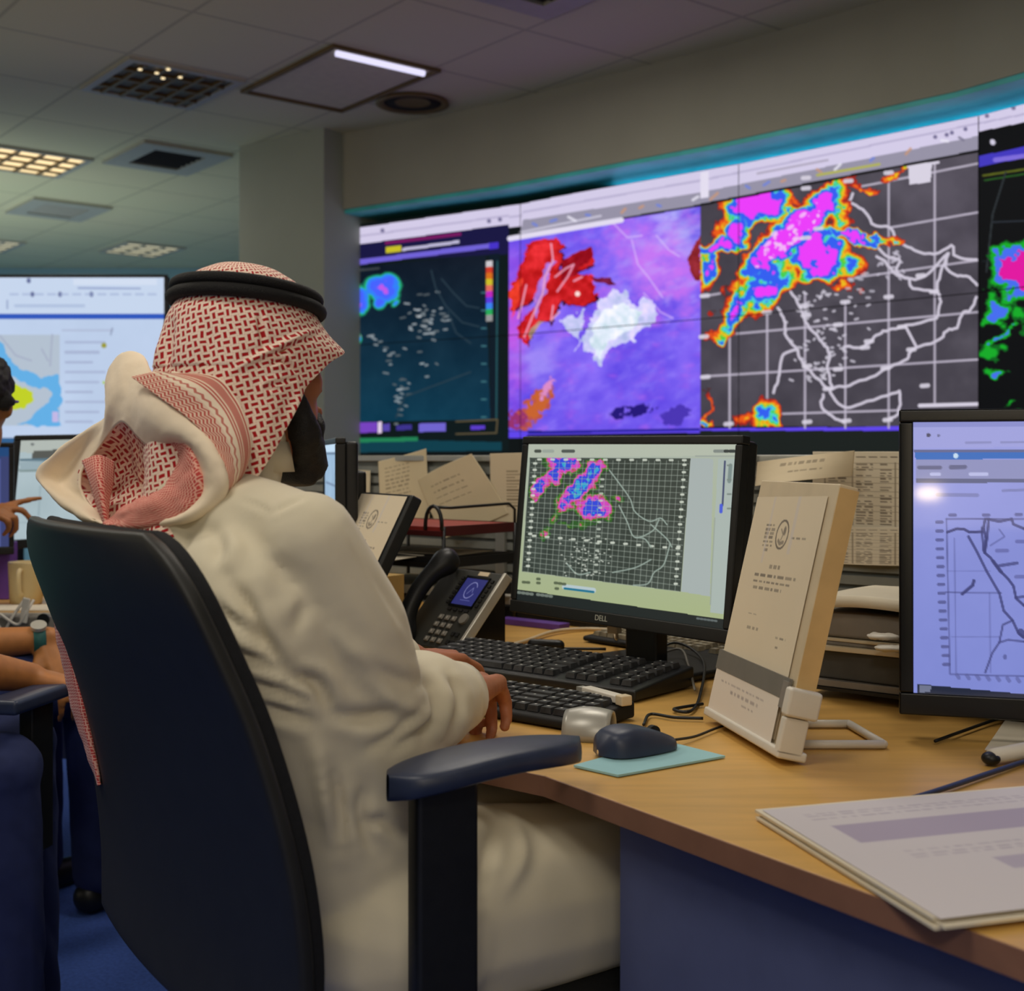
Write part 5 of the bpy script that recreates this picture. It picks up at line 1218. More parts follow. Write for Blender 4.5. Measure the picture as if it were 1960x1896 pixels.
inlay('folder', 'black folder lying on sheets in the middle tier of the wire tray', 'folder', M['blackm'], 0.8785, 0.02, 0.315, 0.006, 0.23, 0.012)
o_ = LF + cu * 0.15 + V(0, 0, 0.8912)
tag(MB().extrude([o_ + cu * 0.0 + cv * 0.04, o_ - cv * 0.075 + cu * 0.05 + V(0, 0, -0.016), o_ + cu * 0.11 + cv * 0.02], (0, 0, 0.001)).build('paper_corner', M['paper']), 'white paper corner hanging out of the middle tray tier', 'paper')
inlay('paper_sheet', 'pale printed leaflet lying across the black folder in the tray', 'paper', M['paper2'], 0.8912, 0.13, 0.30, 0.06, 0.2, 0.0012, 0.18)
inlay('paper_sheet', 'pile of white paper filling the lowest tier of the wire tray', 'paper', M['paper'], 0.8035, 0.02, 0.30, 0.02, 0.22, 0.022, -0.02)
bc = V(-0.262, 2.50, DZ); t = thing('tissue_box', 'small cardboard box with a brown print between the framed notice and telephone', 'box', bc)
MB().obox((bc.x, bc.y), (0.8, -0.6), 0.075, 0.06, DZ, 0.868).build('carton', M['card'], t, bevel=0.001)
dx = V(0.8, -0.6, 0); dy = V(0.6, 0.8, 0)
MB().box(bc - dy * 0.0305 + dx * 0.006 + V(0, 0, 0.085), dx * 0.022, dy * 0.0006, (0, 0, 0.022)).build('printed_patch', M['carddark'], t)

# ------------------------------------------------------------------ small things at the back of the desk
c = V(0.165, 2.70, 0); t = thing('hub_box', 'small dark hub box standing on the desk behind the middle monitor', 'hub', (c.x, c.y, DZ))
MB().obox((c.x, c.y), PT, 0.10, 0.06, DZ, 0.783).build('case', M['black'], t, bevel=0.003)
mb = MB(); 
for k in range(4): mb.box(c + PT * (-0.03 + 0.02 * k) - NP * 0.0305 + V(0, 0, 0.758), PT * 0.007, NP * 0.001, (0, 0, 0.004))
mb.build('socket', M['grey'], t)
c = V(0.045, 2.80, 0); t = thing('power_strip', 'black power strip with white plugs at the foot of the partition', 'power strip', (c.x, c.y, DZ))
MB().obox((c.x, c.y), PT, 0.20, 0.045, DZ, 0.768).build('body', M['blackm'], t, bevel=0.003)
for k in range(3):
    q = c + PT * (-0.07 + 0.055 * k); MB().obox((q.x, q.y), PT, 0.036, 0.03, 0.768, 0.790).build('plug', M['white'], t, bevel=0.004)
c = V(0.045, 2.69, 0); tag(MB().obox((c.x, c.y), PT, 0.17, 0.035, DZ, 0.752).build('folder', M['purple'], bevel=0.001), 'thin purple folder lying in front of the power strip', 'folder')
def cable(label, pts, r, m, name='cable', grp='desk cables', n=None):
    q = catmull([tuple(p) for p in pts], n or len(pts) * 7); mb = MB(); mb.tube([tuple(v) for v in q], r, 8)
    return tag(mb.build(name, m, smooth=True), label, 'cable', grp)
H3 = V(0, 0, 0.004)
cable('thick cream cable curving over the bare desk left of the monitor foot', [onz(935, 1248) + H3, onz(1000, 1232) + H3, onz(1060, 1214) + H3 * 1.5, onz(1120, 1207) + H3, onz(1176, 1209) + H3], 0.0038, M['cream'])
a = onz(968, 1242) + H3; b = onz(1020, 1243) + H3; c_ = onz(1070, 1245) + H3; d_ = onz(1160, 1246) + H3
t = thing('cable', 'black cable with a thick ferrite bead near the keyboard', 'cable', b, 'desk cables'); 
MB().tube([tuple(v) for v in catmull([a, b, c_, d_], 20)], 0.0028, 8).build('cord', M['black'], t, smooth=True)
MB().capsule(b + V(0, 0, .006), 0.0105, c_ + V(0, 0, .006), 0.0105).build('ferrite_bead', M['black'], t, smooth=True)
cable('black cable looping out between the keyboard and the notice holder', [onz(1225, 1272) + H3, onz(1290, 1262) + V(0, 0, .03), onz(1345, 1285) + V(0, 0, .02), onz(1340, 1335) + H3, onz(1322, 1366) + H3, onz(1290, 1362) + H3, onz(1345, 1352) + H3], 0.0024, M['black'])
cable('grey cable draped over the monitor foot beside the keyboard', [onz(1240, 1285) + V(0, 0, .022), onz(1300, 1275) + V(0, 0, .03), onz(1318, 1300) + V(0, 0, .022), onz(1330, 1330) + V(0, 0, .008)], 0.002, M['grey'])
cable('thin black cable crossing the desk to the foot of the notice holder', [onz(1232, 1392) + H3, onz(1245, 1372) + H3, onz(1290, 1378) + H3, onz(1346, 1380) + H3], 0.0022, M['black'])
cable('thin black mouse cable running right from the dark mouse', [onz(1290, 1428) + V(0, 0, .008), onz(1330, 1415) + H3, onz(1368, 1400) + H3, onz(1410, 1385) + H3], 0.0018, M['black'])
cable('black cable hanging down behind the right end of the middle monitor', [V(0.36, 2.02, 0.86), V(0.372, 2.0, 0.80), V(0.36, 1.98, 0.755), V(0.34, 1.96, 0.7432)], 0.0025, M['black'])
cable('dark cable crossing the desk to the right edge of the photo', [onz(1690, 1552) + H3, onz(1800, 1518) + H3, onz(1900, 1484) + H3, onz(1990, 1455) + H3, onz(2100, 1430) + H3], 0.0032, M['navy'])
cable('thin dark cable lying beside the white monitor foot', [onz(1790, 1424) + H3, onz(1850, 1402) + H3, onz(1920, 1378) + H3, onz(1990, 1362) + H3], 0.0022, M['blackm'])
# white adaptor on the monitor neck
c = at(1176, 1192, 2.22); tag(MB().box(c, PT * 0.011, NP * 0.008, (0, 0, 0.018)).build('cable_connector', M['cream'], bevel=0.002), 'cream cable connector hanging behind the monitor neck', 'connector')
cable('cream lead rising from the desk to the connector at the monitor neck', [onz(1176, 1211) + H3, at(1180, 1222, 2.26), at(1180, 1204, 2.225), at(1176, 1200, 2.222)], 0.003, M['cream'], n=16)

# ------------------------------------------------------------------ paper stack right
SC = V(0.447, 1.905, 0)
def stk(name, label, cat, m, z0, z1, u0=0, u1=0.33, v0=0, v1=0.23, rot=0.0, bev=0.001, grp=None, wav=0.0):
    dx = (PT * math.cos(rot) + NP * math.sin(rot)); dy = (NP * math.cos(rot) - PT * math.sin(rot)); c = SC + PT * (u0 + u1) / 2 + NP * (v0 + v1) / 2
    if wav:
        TLc = c - dx * (u1 - u0) / 2 - dy * (v1 - v0) / 2 + V(0, 0, z0)
        u, v = np.meshgrid(np.linspace(0, 1, 24), np.linspace(0, 1, 14))
        P = np.array(TLc) + u[..., None] * np.array(dx * (u1 - u0)) + v[..., None] * np.array(dy * (v1 - v0)) + np.array([0, 0, 1.0]) * (wav * (np.sin(u * 3.1 + 0.3) * 0.9 + 0.25 * np.sin(u * 9 + v * 3)) )[..., None]
        o = link(name, grid_mesh(name, P), m); sm = o.modifiers.new('t', 'SOLIDIFY'); sm.thickness = z1 - z0; sm.offset = 1
        return tag(o, label, cat, grp)
    return tag(MB().box(c + V(0, 0, (z0 + z1) / 2), dx * (u1 - u0) / 2, dy * (v1 - v0) / 2, (0, 0, (z1 - z0) / 2)).build(name, m, bevel=bev), label, cat, grp)
g = 'paper stack right of the notice holder'
t = thing('letter_tray', 'dark letter tray holding the paper stack beside the right monitor', 'letter tray', SC + PT * .16 + NP * .12 + V(0, 0, DZ))
mb = MB(); c = SC + PT * .165 + NP * .12
mb.box(c + V(0, 0, .755), PT * .175, NP * .125, (0, 0, .0025)); mb.box(c + NP * .124 + V(0, 0, .775), PT * .175, NP * .0015, (0, 0, .02)); mb.box(c - PT * .174 + V(0, 0, .768), PT * .0015, NP * .125, (0, 0, .013)); mb.build('tray_shell', M['black'], t)
for sx, sy in ((-1, -1), (1, -1), (1, 1), (-1, 1)):
    q = c + PT * .165 * sx + NP * .115 * sy; MB().obox((q.x, q.y), PT, .015, .015, DZ, .7526).build('foot', M['black'], t)
stk('folder', 'lowest folder of the paper stack, brownish grey with a pale edge', 'folder', M['greyfold'], .758, .768, 0, .32, .0, .225, 0.02, grp=g)
stk('folder', 'thick dark grey folder in the lower middle of the paper stack', 'folder', M['darkfold'], .7685, .812, 0.004, .325, .004, .23, -0.015, .004, grp=g)
stk('paper_sheet', 'thin bundle of cream sheets in the middle of the paper stack', 'paper', M['paper2'], .8125, .820, 0.008, .33, -.006, .22, 0.03, grp=g)
stk('folder', 'thin brown folder on the cream sheets in the paper stack', 'folder', M['greyfold'], .8205, .826, .006, .32, .0, .225, 0.0, grp=g)
stk('paper_sheet', 'second thin bundle of cream sheets, above the thin brown folder', 'paper', M['paper2'], .8265, .831, .012, .33, -.004, .22, -.02, grp=g)
stk('envelope', 'thick grey envelope below the white papers on top of the stack', 'envelope', M['greyfold'], .8315, .868, .012, .33, .003, .228, 0.01, .006, grp=g)
stk('paper_sheet', 'white sheets with a wavy front edge on top of the paper stack', 'paper', M['paper'], .872, .888, .014, .335, -.012, .22, 0.02, wav=.009, grp=g)
for k, (px, py, d) in enumerate(((1690, 1218, 1.80), (1705, 1240, 1.78))):
    c = at(px, py, d); mb = MB(); mb.ell(c, .024, .016, .005, PT)
    o = mb.build('plastic_wrap', M['white'], smooth=True)
    m_ = o.modifiers.new('d', 'DISPLACE'); tx = bpy.data.textures.new('crumple', 'CLOUDS'); tx.noise_scale = .012; m_.texture = tx; m_.strength = .007
    tag(o, ('crumpled clear wrap sticking out of the paper stack, upper bit', 'crumpled clear wrap sticking out of the paper stack, lower bit')[k], 'wrap', g)
# loose papers near the front right
q = [onz(1885, 1436), onz(1925, 1378), onz(2080, 1372), onz(2080, 1440)]
tag(MB().extrude([p + V(0, 0, .0003) for p in q], (0, 0, .0012)).build('paper_sheet', M['paper']), 'loose white sheet at the right edge beside the monitor foot', 'paper')
A_, B_, C_ = onz(1455, 1568), onz(1985, 1520), onz(1800, 1782)
def bigpaper(p):
    p.fill((206, 200, 204)); p.uvrect(.12, .9, .22, .40, (156, 144, 172), .7); p.uvrect(.4, .95, .62, .72, (160, 150, 176), .6); text_rows(p, [(.1, .9, .08 + .03 * k, .012) for k in range(3)] + [(.2, .9, .5 + .03 * k, .012) for k in range(3)], (150, 140, 160), .5, 4, .04)
t = thing('document_pile', 'pile of large printed sheets at the front right corner of the desk', 'papers', (A_ + B_ + C_) / 3)
D_ = B_ + C_ - A_
for k in range(3):
    e = (rng.random(2) - .5) * .012; off = V(e[0], e[1], .0004 + .0028 * k)
    MB().extrude([p + off for p in (A_, B_, D_, C_)], (0, 0, .0026)).build('sheet_bundle', M['paper'], t)
sheet('printed_sheet', A_ + V(0.002, 0, .0094), B_ + V(0, 0, .0094), C_ + V(0, 0, .0094), 120, 90, bigpaper, M['print'], t)

# ------------------------------------------------------------------ the man's office chair
CF = V(0.82, 0.57, 0).normalized(); CL = V(-0.57, 0.82, 0).normalized()   # chair forward, chair left
CB = V(-0.452, 1.335, 0)                                                  # middle of the backrest top
chair = thing('office_chair', 'black office chair with a tall thin backrest, the man in it', 'chair', (CB.x + 0.25, CB.y + 0.17, 0))
prof = [(1.030, 0.000, 0.252), (0.98, 0.016, 0.270), (0.92, 0.040, 0.283), (0.85, 0.067, 0.293), (0.76, 0.092, 0.302), (0.68, 0.107, 0.306), (0.60, 0.114, 0.302), (0.52, 0.110, 0.285)]
pz = catmull(prof, 36)
def backshell(name, m, off, th, wid, curve, rnd):
    rows = []
    for i, (z, f, hw0) in enumerate(pz):
        h = 1.032 - z; hw = hw0 + wid
        if h < rnd: hw -= rnd * (1 - math.sqrt(max(0, 1 - (1 - h / rnd) ** 2)))
        row = []
        for k in range(25):
            s = -1 + 2 * k / 24; p = CB + CL * (s * hw) + CF * (f + off - curve * (1 - s * s)); row.append((p.x, p.y, z))
        rows.append(row)
    o = link(name, grid_mesh(name, np.array(rows)), m, chair)
    sm = o.modifiers.new('t', 'SOLIDIFY'); sm.thickness = th; sm.offset = 0
    b = o.modifiers.new('b', 'BEVEL'); b.width = th * 0.42; b.segments = 3; b.limit_method = 'ANGLE'; b.angle_limit = math.radians(40)
    return o
backshell('backrest', M['chair'], 0.0, 0.016, 0.0, 0.022, 0.07)
backshell('back_cushion', M['chairf'], 0.018, 0.018, -0.016, 0.022, 0.07)
sc = CB + CF * 0.40
mb = MB(); mb.box(sc + V(0, 0, 0.455), CL * 0.235, CF * 0.235, (0, 0, 0.035)); mb.build('seat', M['chairf'], chair, bevel=0.03, seg=4)
mb = MB(); mb.box(CB + CF * 0.16 + V(0, 0, 0.45), CL * 0.04, CF * 0.012, (0, 0, 0.12)); mb.box(CB + CF * 0.24 + V(0, 0, 0.405), CL * 0.04, CF * 0.11, (0, 0, 0.012)); mb.build('back_bracket', M['black'], chair, bevel=0.004)
for s in (-1, 1):
    if s < 0: a, b = at(742, 1478, 1.250), at(1108, 1424, 1.378); a.z = b.z = 0.782
    else: a, b = at(742, 1478, 1.250) + CL * 0.50, at(1108, 1424, 1.378) + CL * 0.50; a.z = b.z = 0.782
    d = (b - a).normalized(); n = V(-d.y, d.x, 0); G = []
    L_ = (b - a).length
    for i in range(21):
        u = i / 20; w = 0.046 * (1 - abs(2 * u - 1) ** 3.2) ** 0.45 * (1 - 0.18 * u) if 0 < i < 20 else 0.003; c = a + d * (u * L_) + V(0, 0, 0.006 * math.sin(u * math.pi) - 0.010 * (1 - u) ** 2); row = []
        for k in range(20):
            t_ = 2 * math.pi * k / 20; row.append(tuple(c + n * (w * math.copysign(abs(math.cos(t_)) ** 0.55, math.cos(t_))) + V(0, 0, 0.0135 * math.copysign(abs(math.sin(t_)) ** 0.55, math.sin(t_)))))
        G.append(row)
    o = link('armrest', grid_mesh('armrest', np.array(G), closed_u=True), M['navy'], chair)
    q = a.lerp(b, 0.27); q2 = sc + CL * 0.24 * s + V(0, 0, 0.42)
    mb = MB(); mb.box(V(q.x, q.y, 0.60), d * 0.036, n * 0.013, (0, 0, 0.168)); mb.build('arm_post', M['black'], chair, bevel=0.006)
    mb = MB(); mb.tube([V(q.x, q.y, 0.45), V(q.x, q.y, 0.42), q2], 0.018, 10); mb.build('arm_bracket', M['black'], chair, smooth=True)
MB().tube([sc + V(0, 0, 0.10), sc + V(0, 0, 0.42)], [0.03, 0.022], 16).build('gas_lift', M['black'], chair, smooth=True)
for k in range(5):
    a = 2 * math.pi * k / 5 + 0.3; e = sc + V(math.cos(a), math.sin(a), 0) * 0.31
    MB().tube([sc + V(0, 0, 0.10), e + V(0, 0, 0.068)], [0.032, 0.018], 10).build('base_arm', M['black'], chair, smooth=True)
    n = V(-math.sin(a), math.cos(a), 0); MB().cyl(e - n * 0.02 + V(0, 0, 0.029), e + n * 0.02 + V(0, 0, 0.029), 0.029).build('caster', M['blackm'], chair)

# ------------------------------------------------------------------ seated man
F = CF; L = CL
hip = CB + CF * 0.315 + V(0, 0, 0.575); chest = CB + CF * 0.155 + V(0, 0, 0.93)
mid = (hip + chest) / 2 + CF * 0.02
HD = at(474, 690, 1.475); HF = V(0.64, 0.768, 0).normalized(); HS = V(0.768, -0.64, 0).normalized()   # head centre, facing, his right
man = thing('person', 'man in a white robe and red checked headscarf typing at the desk', 'person', (hip.x, hip.y, 0))
neck0 = CB + CF * 0.135 + V(0, 0, 1.03); neck1 = HD - V(0, 0, 0.085) - HF * 0.015
shR = at(588, 1040, 1.30); elR = at(712, 1366, 1.375); wrR = at(878, 1332, 1.53)
shL = chest + L * 0.175 + V(0, 0, 0.055); elL = V(-0.39, 1.735, 0.800); wrL = at(786, 1262, 1.84)
kneeR = hip + F * 0.42 - L * 0.13 + V(0, 0, -0.015); kneeL = hip + F * 0.42 + L * 0.12 + V(0, 0, -0.015)
footR = kneeR + F * 0.06 + V(0, 0, -0.49); footL = kneeL + F * 0.04 + V(0, 0, -0.49)
caps = [(hip - L * 0.08, 0.10, hip + L * 0.08, 0.10), (hip, 0.115, mid, 0.11), (mid - L * 0.05, 0.10, chest - L * 0.09, 0.095), (mid + L * 0.05, 0.10, chest + L * 0.09, 0.095), (chest, 0.10, neck0, 0.06),
        (neck0, 0.052, neck1, 0.050), (chest + V(0, 0, .05), 0.06, shR, 0.046), (chest + V(0, 0, .05), 0.06, shL, 0.048), (shR, 0.046, elR, 0.038), (elR, 0.038, wrR, 0.026), (shL, 0.046, elL, 0.038), (elL, 0.038, wrL, 0.026)]
for h_, k_, f_ in ((hip - L * 0.09, kneeR, footR), (hip + L * 0.09, kneeL, footL)):
    caps += [(h_, 0.088, k_, 0.058), (k_, 0.054, f_ + V(0, 0, .06), 0.036), (f_ + V(0, 0, .035), 0.034, f_ + F * 0.16 + V(0, 0, .028), 0.026)]
dR = V(0.16, 0.98, -0.04); dL = V(0.55, 0.80, -0.1)
caps += hand(wrR, dR, V(-0.15, 0, 1), L, 1.1, (48, 62, 44), 0.02) + hand(wrL, dL, V(0, 0, 1), V(0.8, -0.6, 0), 0.95, (20, 34, 26))
ells = [(HD + V(0, 0, 0.002) - HF * 0.005, 0.086, 0.072, 0.086, HF), (HD - V(0, 0, 0.06) + HF * 0.03, 0.062, 0.056, 0.07, HF), (HD - V(0, 0, 0.108) + HF * 0.068, 0.026, 0.03, 0.022, HF),
        (HD + HF * 0.086 + V(0, 0, 0.028), 0.016, 0.05, 0.012, HF), (HD + HS * 0.036 + HF * 0.057 - V(0, 0, 0.025), 0.022, 0.020, 0.024, HF), (HD - HS * 0.036 + HF * 0.057 - V(0, 0, 0.025), 0.022, 0.020, 0.024, HF)]
for s in (-1, 1):
    ells += [(HD + HS * 0.077 * s - HF * 0.012 - V(0, 0, 0.005), 0.02, 0.009, 0.03, HF)]
caps += [(HD + HF * 0.088 + V(0, 0, 0.02), 0.010, HD + HF * 0.100 - V(0, 0, 0.028), 0.0125), (HD + HF * 0.094 - V(0, 0, 0.030) - HS * .012, 0.009, HD + HF * 0.094 - V(0, 0, 0.030) + HS * .012, 0.009),
         (HD + HF * 0.092 - V(0, 0, 0.058) - HS * .02, 0.0065, HD + HF * 0.092 - V(0, 0, 0.058) + HS * .02, 0.0065), (HD + HF * 0.090 - V(0, 0, 0.068) - HS * .016, 0.007, HD + HF * 0.090 - V(0, 0, 0.068) + HS * .016, 0.007)]
body = organic('body', caps, ells, 0.004, 4, M['skin'], man)
for s in (-1, 1):
    e = HD + HF * 0.080 + HS * 0.031 * s + V(0, 0, 0.008); o = MB().ell(e, 0.012, 0.012, 0.011).build('eye', M['eye'], body, smooth=True)
    MB().ell(e + HF * 0.008, 0.0055, 0.006, 0.006).build('pupil', M['hair'], body, smooth=True)
    MB().tube([e + HF * 0.012 - HS * 0.014 + V(0, 0, .018), e + HF * 0.014 + V(0, 0, .022), e + HF * 0.006 + HS * 0.014 + V(0, 0, .018)], [0.002, 0.0035, 0.002], 8).build('eyebrow', M['hair'], body, smooth=True)
# beard along cheeks, jaw and chin
bcaps = []
for s in (-1, 1):
    bcaps += [(HD + HS * 0.066 * s + HF * 0.01 - V(0, 0, 0.035), 0.012, HD + HS * 0.060 * s + HF * 0.035 - V(0, 0, 0.085), 0.020), (HD + HS * 0.060 * s + HF * 0.035 - V(0, 0, 0.085), 0.020, HD + HS * 0.02 * s + HF * 0.078 - V(0, 0, 0.122), 0.022),
              (HD + HS * 0.006 * s + HF * 0.094 - V(0, 0, 0.047), 0.006, HD + HS * 0.030 * s + HF * 0.080 - V(0, 0, 0.078), 0.011), (HD + HS * 0.030 * s + HF * 0.080 - V(0, 0, 0.078), 0.011, HD + HS * 0.020 * s + HF * 0.078 - V(0, 0, 0.115), 0.018)]
bcaps += [(HD + HF * 0.070 - V(0, 0, 0.125) - HS * 0.02, 0.024, HD + HF * 0.070 - V(0, 0, 0.125) + HS * 0.02, 0.024), (HD + HF * 0.09 - V(0, 0, 0.085), 0.008, HD + HF * 0.086 - V(0, 0, 0.12), 0.018)]
organic('beard', bcaps, [], 0.004, 3, M['hair'], man, lambda co, no: (fbm(co[:, 0] * 1000 + co[:, 1] * 700, co[:, 2] * 1000, 9, 4) - .5) * .004)
# robe
tcaps = [(hip - L * 0.10, 0.135, hip + L * 0.10, 0.135), (hip - L * 0.06, 0.135, mid - L * 0.08, 0.122), (hip + L * 0.06, 0.135, mid + L * 0.08, 0.122), (mid - L * 0.08, 0.122, chest - L * 0.105, 0.108), (mid + L * 0.08, 0.122, chest + L * 0.105, 0.108),
         (chest, 0.115, neck0, 0.072), (neck0 - V(0, 0, .01), 0.070, neck1 - V(0, 0, 0.005), 0.059), (chest + V(0, 0, .035), 0.085, shR - V(0, 0, .0), 0.052), (neck0 + V(0, 0, .005), 0.06, shR, 0.05), (chest + V(0, 0, .03), 0.08, shL, 0.056),
         (shR, 0.054, shR.lerp(elR, 0.5) + V(0.006, 0, 0), 0.067), (shR.lerp(elR, 0.5) + V(0.006, 0, 0), 0.067, elR, 0.064), (elR, 0.062, elR.lerp(wrR, 0.55), 0.064), (elR.lerp(wrR, 0.55), 0.064, elR.lerp(wrR, 0.90), 0.046),
         (shR.lerp(elR, 0.25) + L * 0.03, 0.07, mid - L * 0.12, 0.08), (shL, 0.056, elL, 0.058), (elL, 0.056, elL.lerp(wrL, 0.9), 0.044), (chest - L * 0.1 + F * 0.03, 0.09, shR + F * 0.02 - V(0, 0, .03), 0.05)]
for h_, k_, f_ in ((hip - L * 0.10, kneeR, footR), (hip + L * 0.10, kneeL, footL)):
    tcaps += [(h_, 0.125, k_, 0.092), (k_, 0.090, f_ + V(0, 0, .16), 0.10)]
tcaps += [(hip + F * 0.1, 0.12, (kneeR + kneeL) / 2, 0.085), ((kneeR + kneeL) / 2 - V(0, 0, .05), 0.085, (footR + footL) / 2 + V(0, 0, .17), 0.10)]
FOLDS = [([(435, 1103), (475, 1164), (509, 1231), (556, 1292)], 9, -.014), ([(408, 1157), (469, 1204), (509, 1248)], 8, -.010), ([(440, 1245), (490, 1262), (545, 1300)], 8, -.010), ([(470, 1300), (530, 1322), (600, 1345)], 8, -.010),
         ([(489, 1343), (540, 1362), (600, 1382)], 9, -.010), ([(556, 1292), (604, 1309), (634, 1362)], 9, -.014), ([(580, 1150), (572, 1180), (565, 1208)], 9, -.005), ([(520, 1040), (500, 1090), (520, 1150)], 18, .006), ([(640, 1000), (700, 1090), (760, 1200)], 10, .004),
         ([(660, 1020), (720, 1120), (790, 1220)], 8, -.004), ([(631, 1366), (700, 1372), (770, 1366)], 10, -.010), ([(860, 1285), (885, 1340), (868, 1412)], 6, -.008), ([(838, 1285), (858, 1345), (838, 1425)], 7, .005), ([(820, 1300), (835, 1360), (800, 1430)], 6, -.006),
         ([(700, 1260), (770, 1300), (850, 1310)], 9, -.005), ([(690, 1290), (760, 1345), (840, 1370)], 10, .005), ([(740, 1440), (800, 1405), (850, 1380)], 7, -.006), ([(690, 1440), (760, 1400), (820, 1340)], 8, -.006), ([(620, 1190), (680, 1250), (760, 1290)], 12, .004),
         ([(630, 1460), (650, 1540), (655, 1620)], 9, -.012), ([(600, 1400), (625, 1500), (640, 1640)], 14, .008), ([(700, 1500), (690, 1560), (720, 1640)], 10, -.008), ([(690, 1580), (730, 1570), (760, 1600)], 8, -.006),
         ([(455, 955), (500, 972), (518, 984)], 3.5, -.003), ([(518, 984), (550, 968), (588, 950)], 3.5, -.003), ([(430, 1010), (450, 1050), (440, 1100)], 14, .006), ([(395, 1010), (420, 1040), (400, 1090)], 10, -.005), ([(950, 1560), (930, 1640), (920, 1720)], 10, -.008), ([(985, 1570), (1000, 1640), (960, 1720)], 10, .006)]
def robe_disp(co, no):
    d = creases(co, no, [(p, w * 1.35, e) for p, w, e in FOLDS]); x, y, z = co.T
    return d * 0.95 + (fbm(x * 100 + z * 40, y * 100 - z * 60, 9, 5, 2) - .5) * .006
organic('robe', tcaps, [], 0.005, 9, M['thobe'], man, robe_disp, 0.6)
cd_ = (wrR - elR).normalized(); cuff = elR.lerp(wrR, 0.94)
mb = MB(); mb.tube([cuff - cd_ * 0.028, cuff - cd_ * 0.01, cuff + cd_ * 0.012], [0.046, 0.0455, 0.042], 28); o = mb.build('cuff', M['thobe'], man, smooth=True)
mb = MB(); mb.tube([neck1 - V(0, 0, .045), neck1 - V(0, 0, .01)], [0.066, 0.060], 28); mb.build('collar', M['thobe'], man, smooth=True)
for f_ in (footR, footL): MB().capsule(f_ + V(0, 0, .038) - F * .02, .038, f_ + F * .17 + V(0, 0, .032), .031).build('shoe', M['black'], man, smooth=True)
rk = wrR + dR.normalized() * 0.098 - L * 0.022 + V(0, 0, -.004); MB().tube([rk + V(math.cos(a) * .0112 * 0.9, 0, math.sin(a) * .0112) for a in np.linspace(0, 2 * math.pi, 17)[:-1]], .002, 6, True).build('ring', M['silver2'], man, smooth=True)

# ------------------------------------------------------------------ headscarf
ZR = [1.3265, 1.321, 1.308, 1.290, 1.268, 1.245, 1.215, 1.185, 1.150, 1.115, 1.080, 1.045, 1.015]
RR = [0.004, 0.034, 0.058, 0.074, 0.0845, 0.091, 0.097, 0.101, 0.104, 0.104, 0.102, 0.104, 0.112]
EE = [0, 0, 0, 0, 4, 24, 60, 80, 92, 101, 112, 120, 124]                 # half opening (deg) towards the face
SHF = [0.0, 0.0, 0.0, 0.0, 0.0, 0.0, -0.002, -0.004, -0.006, -0.010, -0.014, -0.018, -0.022]
tt = np.linspace(0, 12, 230)
zs, rs, es, fs_ = (np.interp(tt, range(13), a) for a in (ZR, RR, EE, SHF))
from_k = np.ones(9) / 9
for arr in (rs, es, zs): arr[5:-5] = np.convolve(arr, from_k, 'same')[5:-5]
nphi = 420; G = np.zeros((len(tt), nphi, 3)); UV = np.zeros((len(tt), nphi, 2))
ell_s = np.concatenate([[0], np.cumsum(np.hypot(np.diff(zs), np.diff(rs)))])
for i in range(len(tt)):
    a0 = math.radians(es[i]); ph = np.linspace(a0, 2 * math.pi - a0, nphi)          # 0 faces forward, grows to his left
    c, s = np.cos(ph), np.sin(ph); r = rs[i] * np.ones(nphi)
    ax_f = 1.10 - 0.02 * (zs[i] < 1.2); ax_s = 0.93
    fall = np.clip((1.27 - zs[i]) / 0.1, 0, 1)
    r = r * (1 + 0.025 * fall * np.sin(ph * 5 + zs[i] * 22) + 0.014 * fall * np.sin(ph * 11 - zs[i] * 30))
    brim = math.exp(-((zs[i] - 1.226) / 0.020) ** 2); r = r + brim * 0.020 * np.exp(-((np.minimum(ph, 2 * math.pi - ph) - 0.62) / 0.5) ** 2)
    tuck = math.exp(-((zs[i] - 1.272) / 0.012) ** 2) * 0.004; r = r - tuck
    X = HD.x + HF.x * (c * r * ax_f + fs_[i]) - HS.x * s * r * ax_s; Y = HD.y + HF.y * (c * r * ax_f + fs_[i]) - HS.y * s * r * ax_s
    tilt = -0.10 * (c * r) * np.clip((zs[i] - 1.18) / 0.08, 0, 1)                       # crown tips down towards the face
    G[i, :, 0], G[i, :, 1], G[i, :, 2] = X, Y, zs[i] + tilt
    uu = (ph - math.pi) * 0.092; UV[i, :, 0] = uu * 0.95 - ell_s[i] * 0.31; UV[i, :, 1] = ell_s[i] * 0.95 + uu * 0.31
SC_F = [([(496, 598), (500, 630), (508, 668)], 5, -.007), ([(512, 700), (540, 690), (575, 716)], 4, -.006), ([(608, 628), (560, 650), (500, 680), (440, 712)], 6, .004), ([(600, 645), (550, 666), (480, 700)], 6, -.0035), ([(545, 745), (510, 740), (572, 722)], 4, -.004),
        ([(330, 600), (322, 660), (315, 710)], 8, -.006), ([(305, 600), (300, 660), (290, 700)], 7, .004), ([(390, 600), (400, 660), (395, 715)], 10, -.003), ([(560, 700), (570, 760), (540, 830)], 8, .003), ([(596, 730), (580, 780), (555, 835)], 5, -.004)]
P_ = G.reshape(-1, 3); me = grid_mesh('headscarf', G, uv=UV)
no = np.zeros(len(P_) * 3); me.vertices.foreach_get('normal', no); no = no.reshape(-1, 3)
if ((P_ - np.array(HD)) * no).sum() < 0: no = -no; me.flip_normals()
co = P_ + no * creases(P_, no, SC_F)[:, None]; me.vertices.foreach_set('co', co.ravel()); me.update()
scarf = link('headscarf', me, M['check'], man); sm = scarf.modifiers.new('t', 'SOLIDIFY'); sm.thickness = 0.002
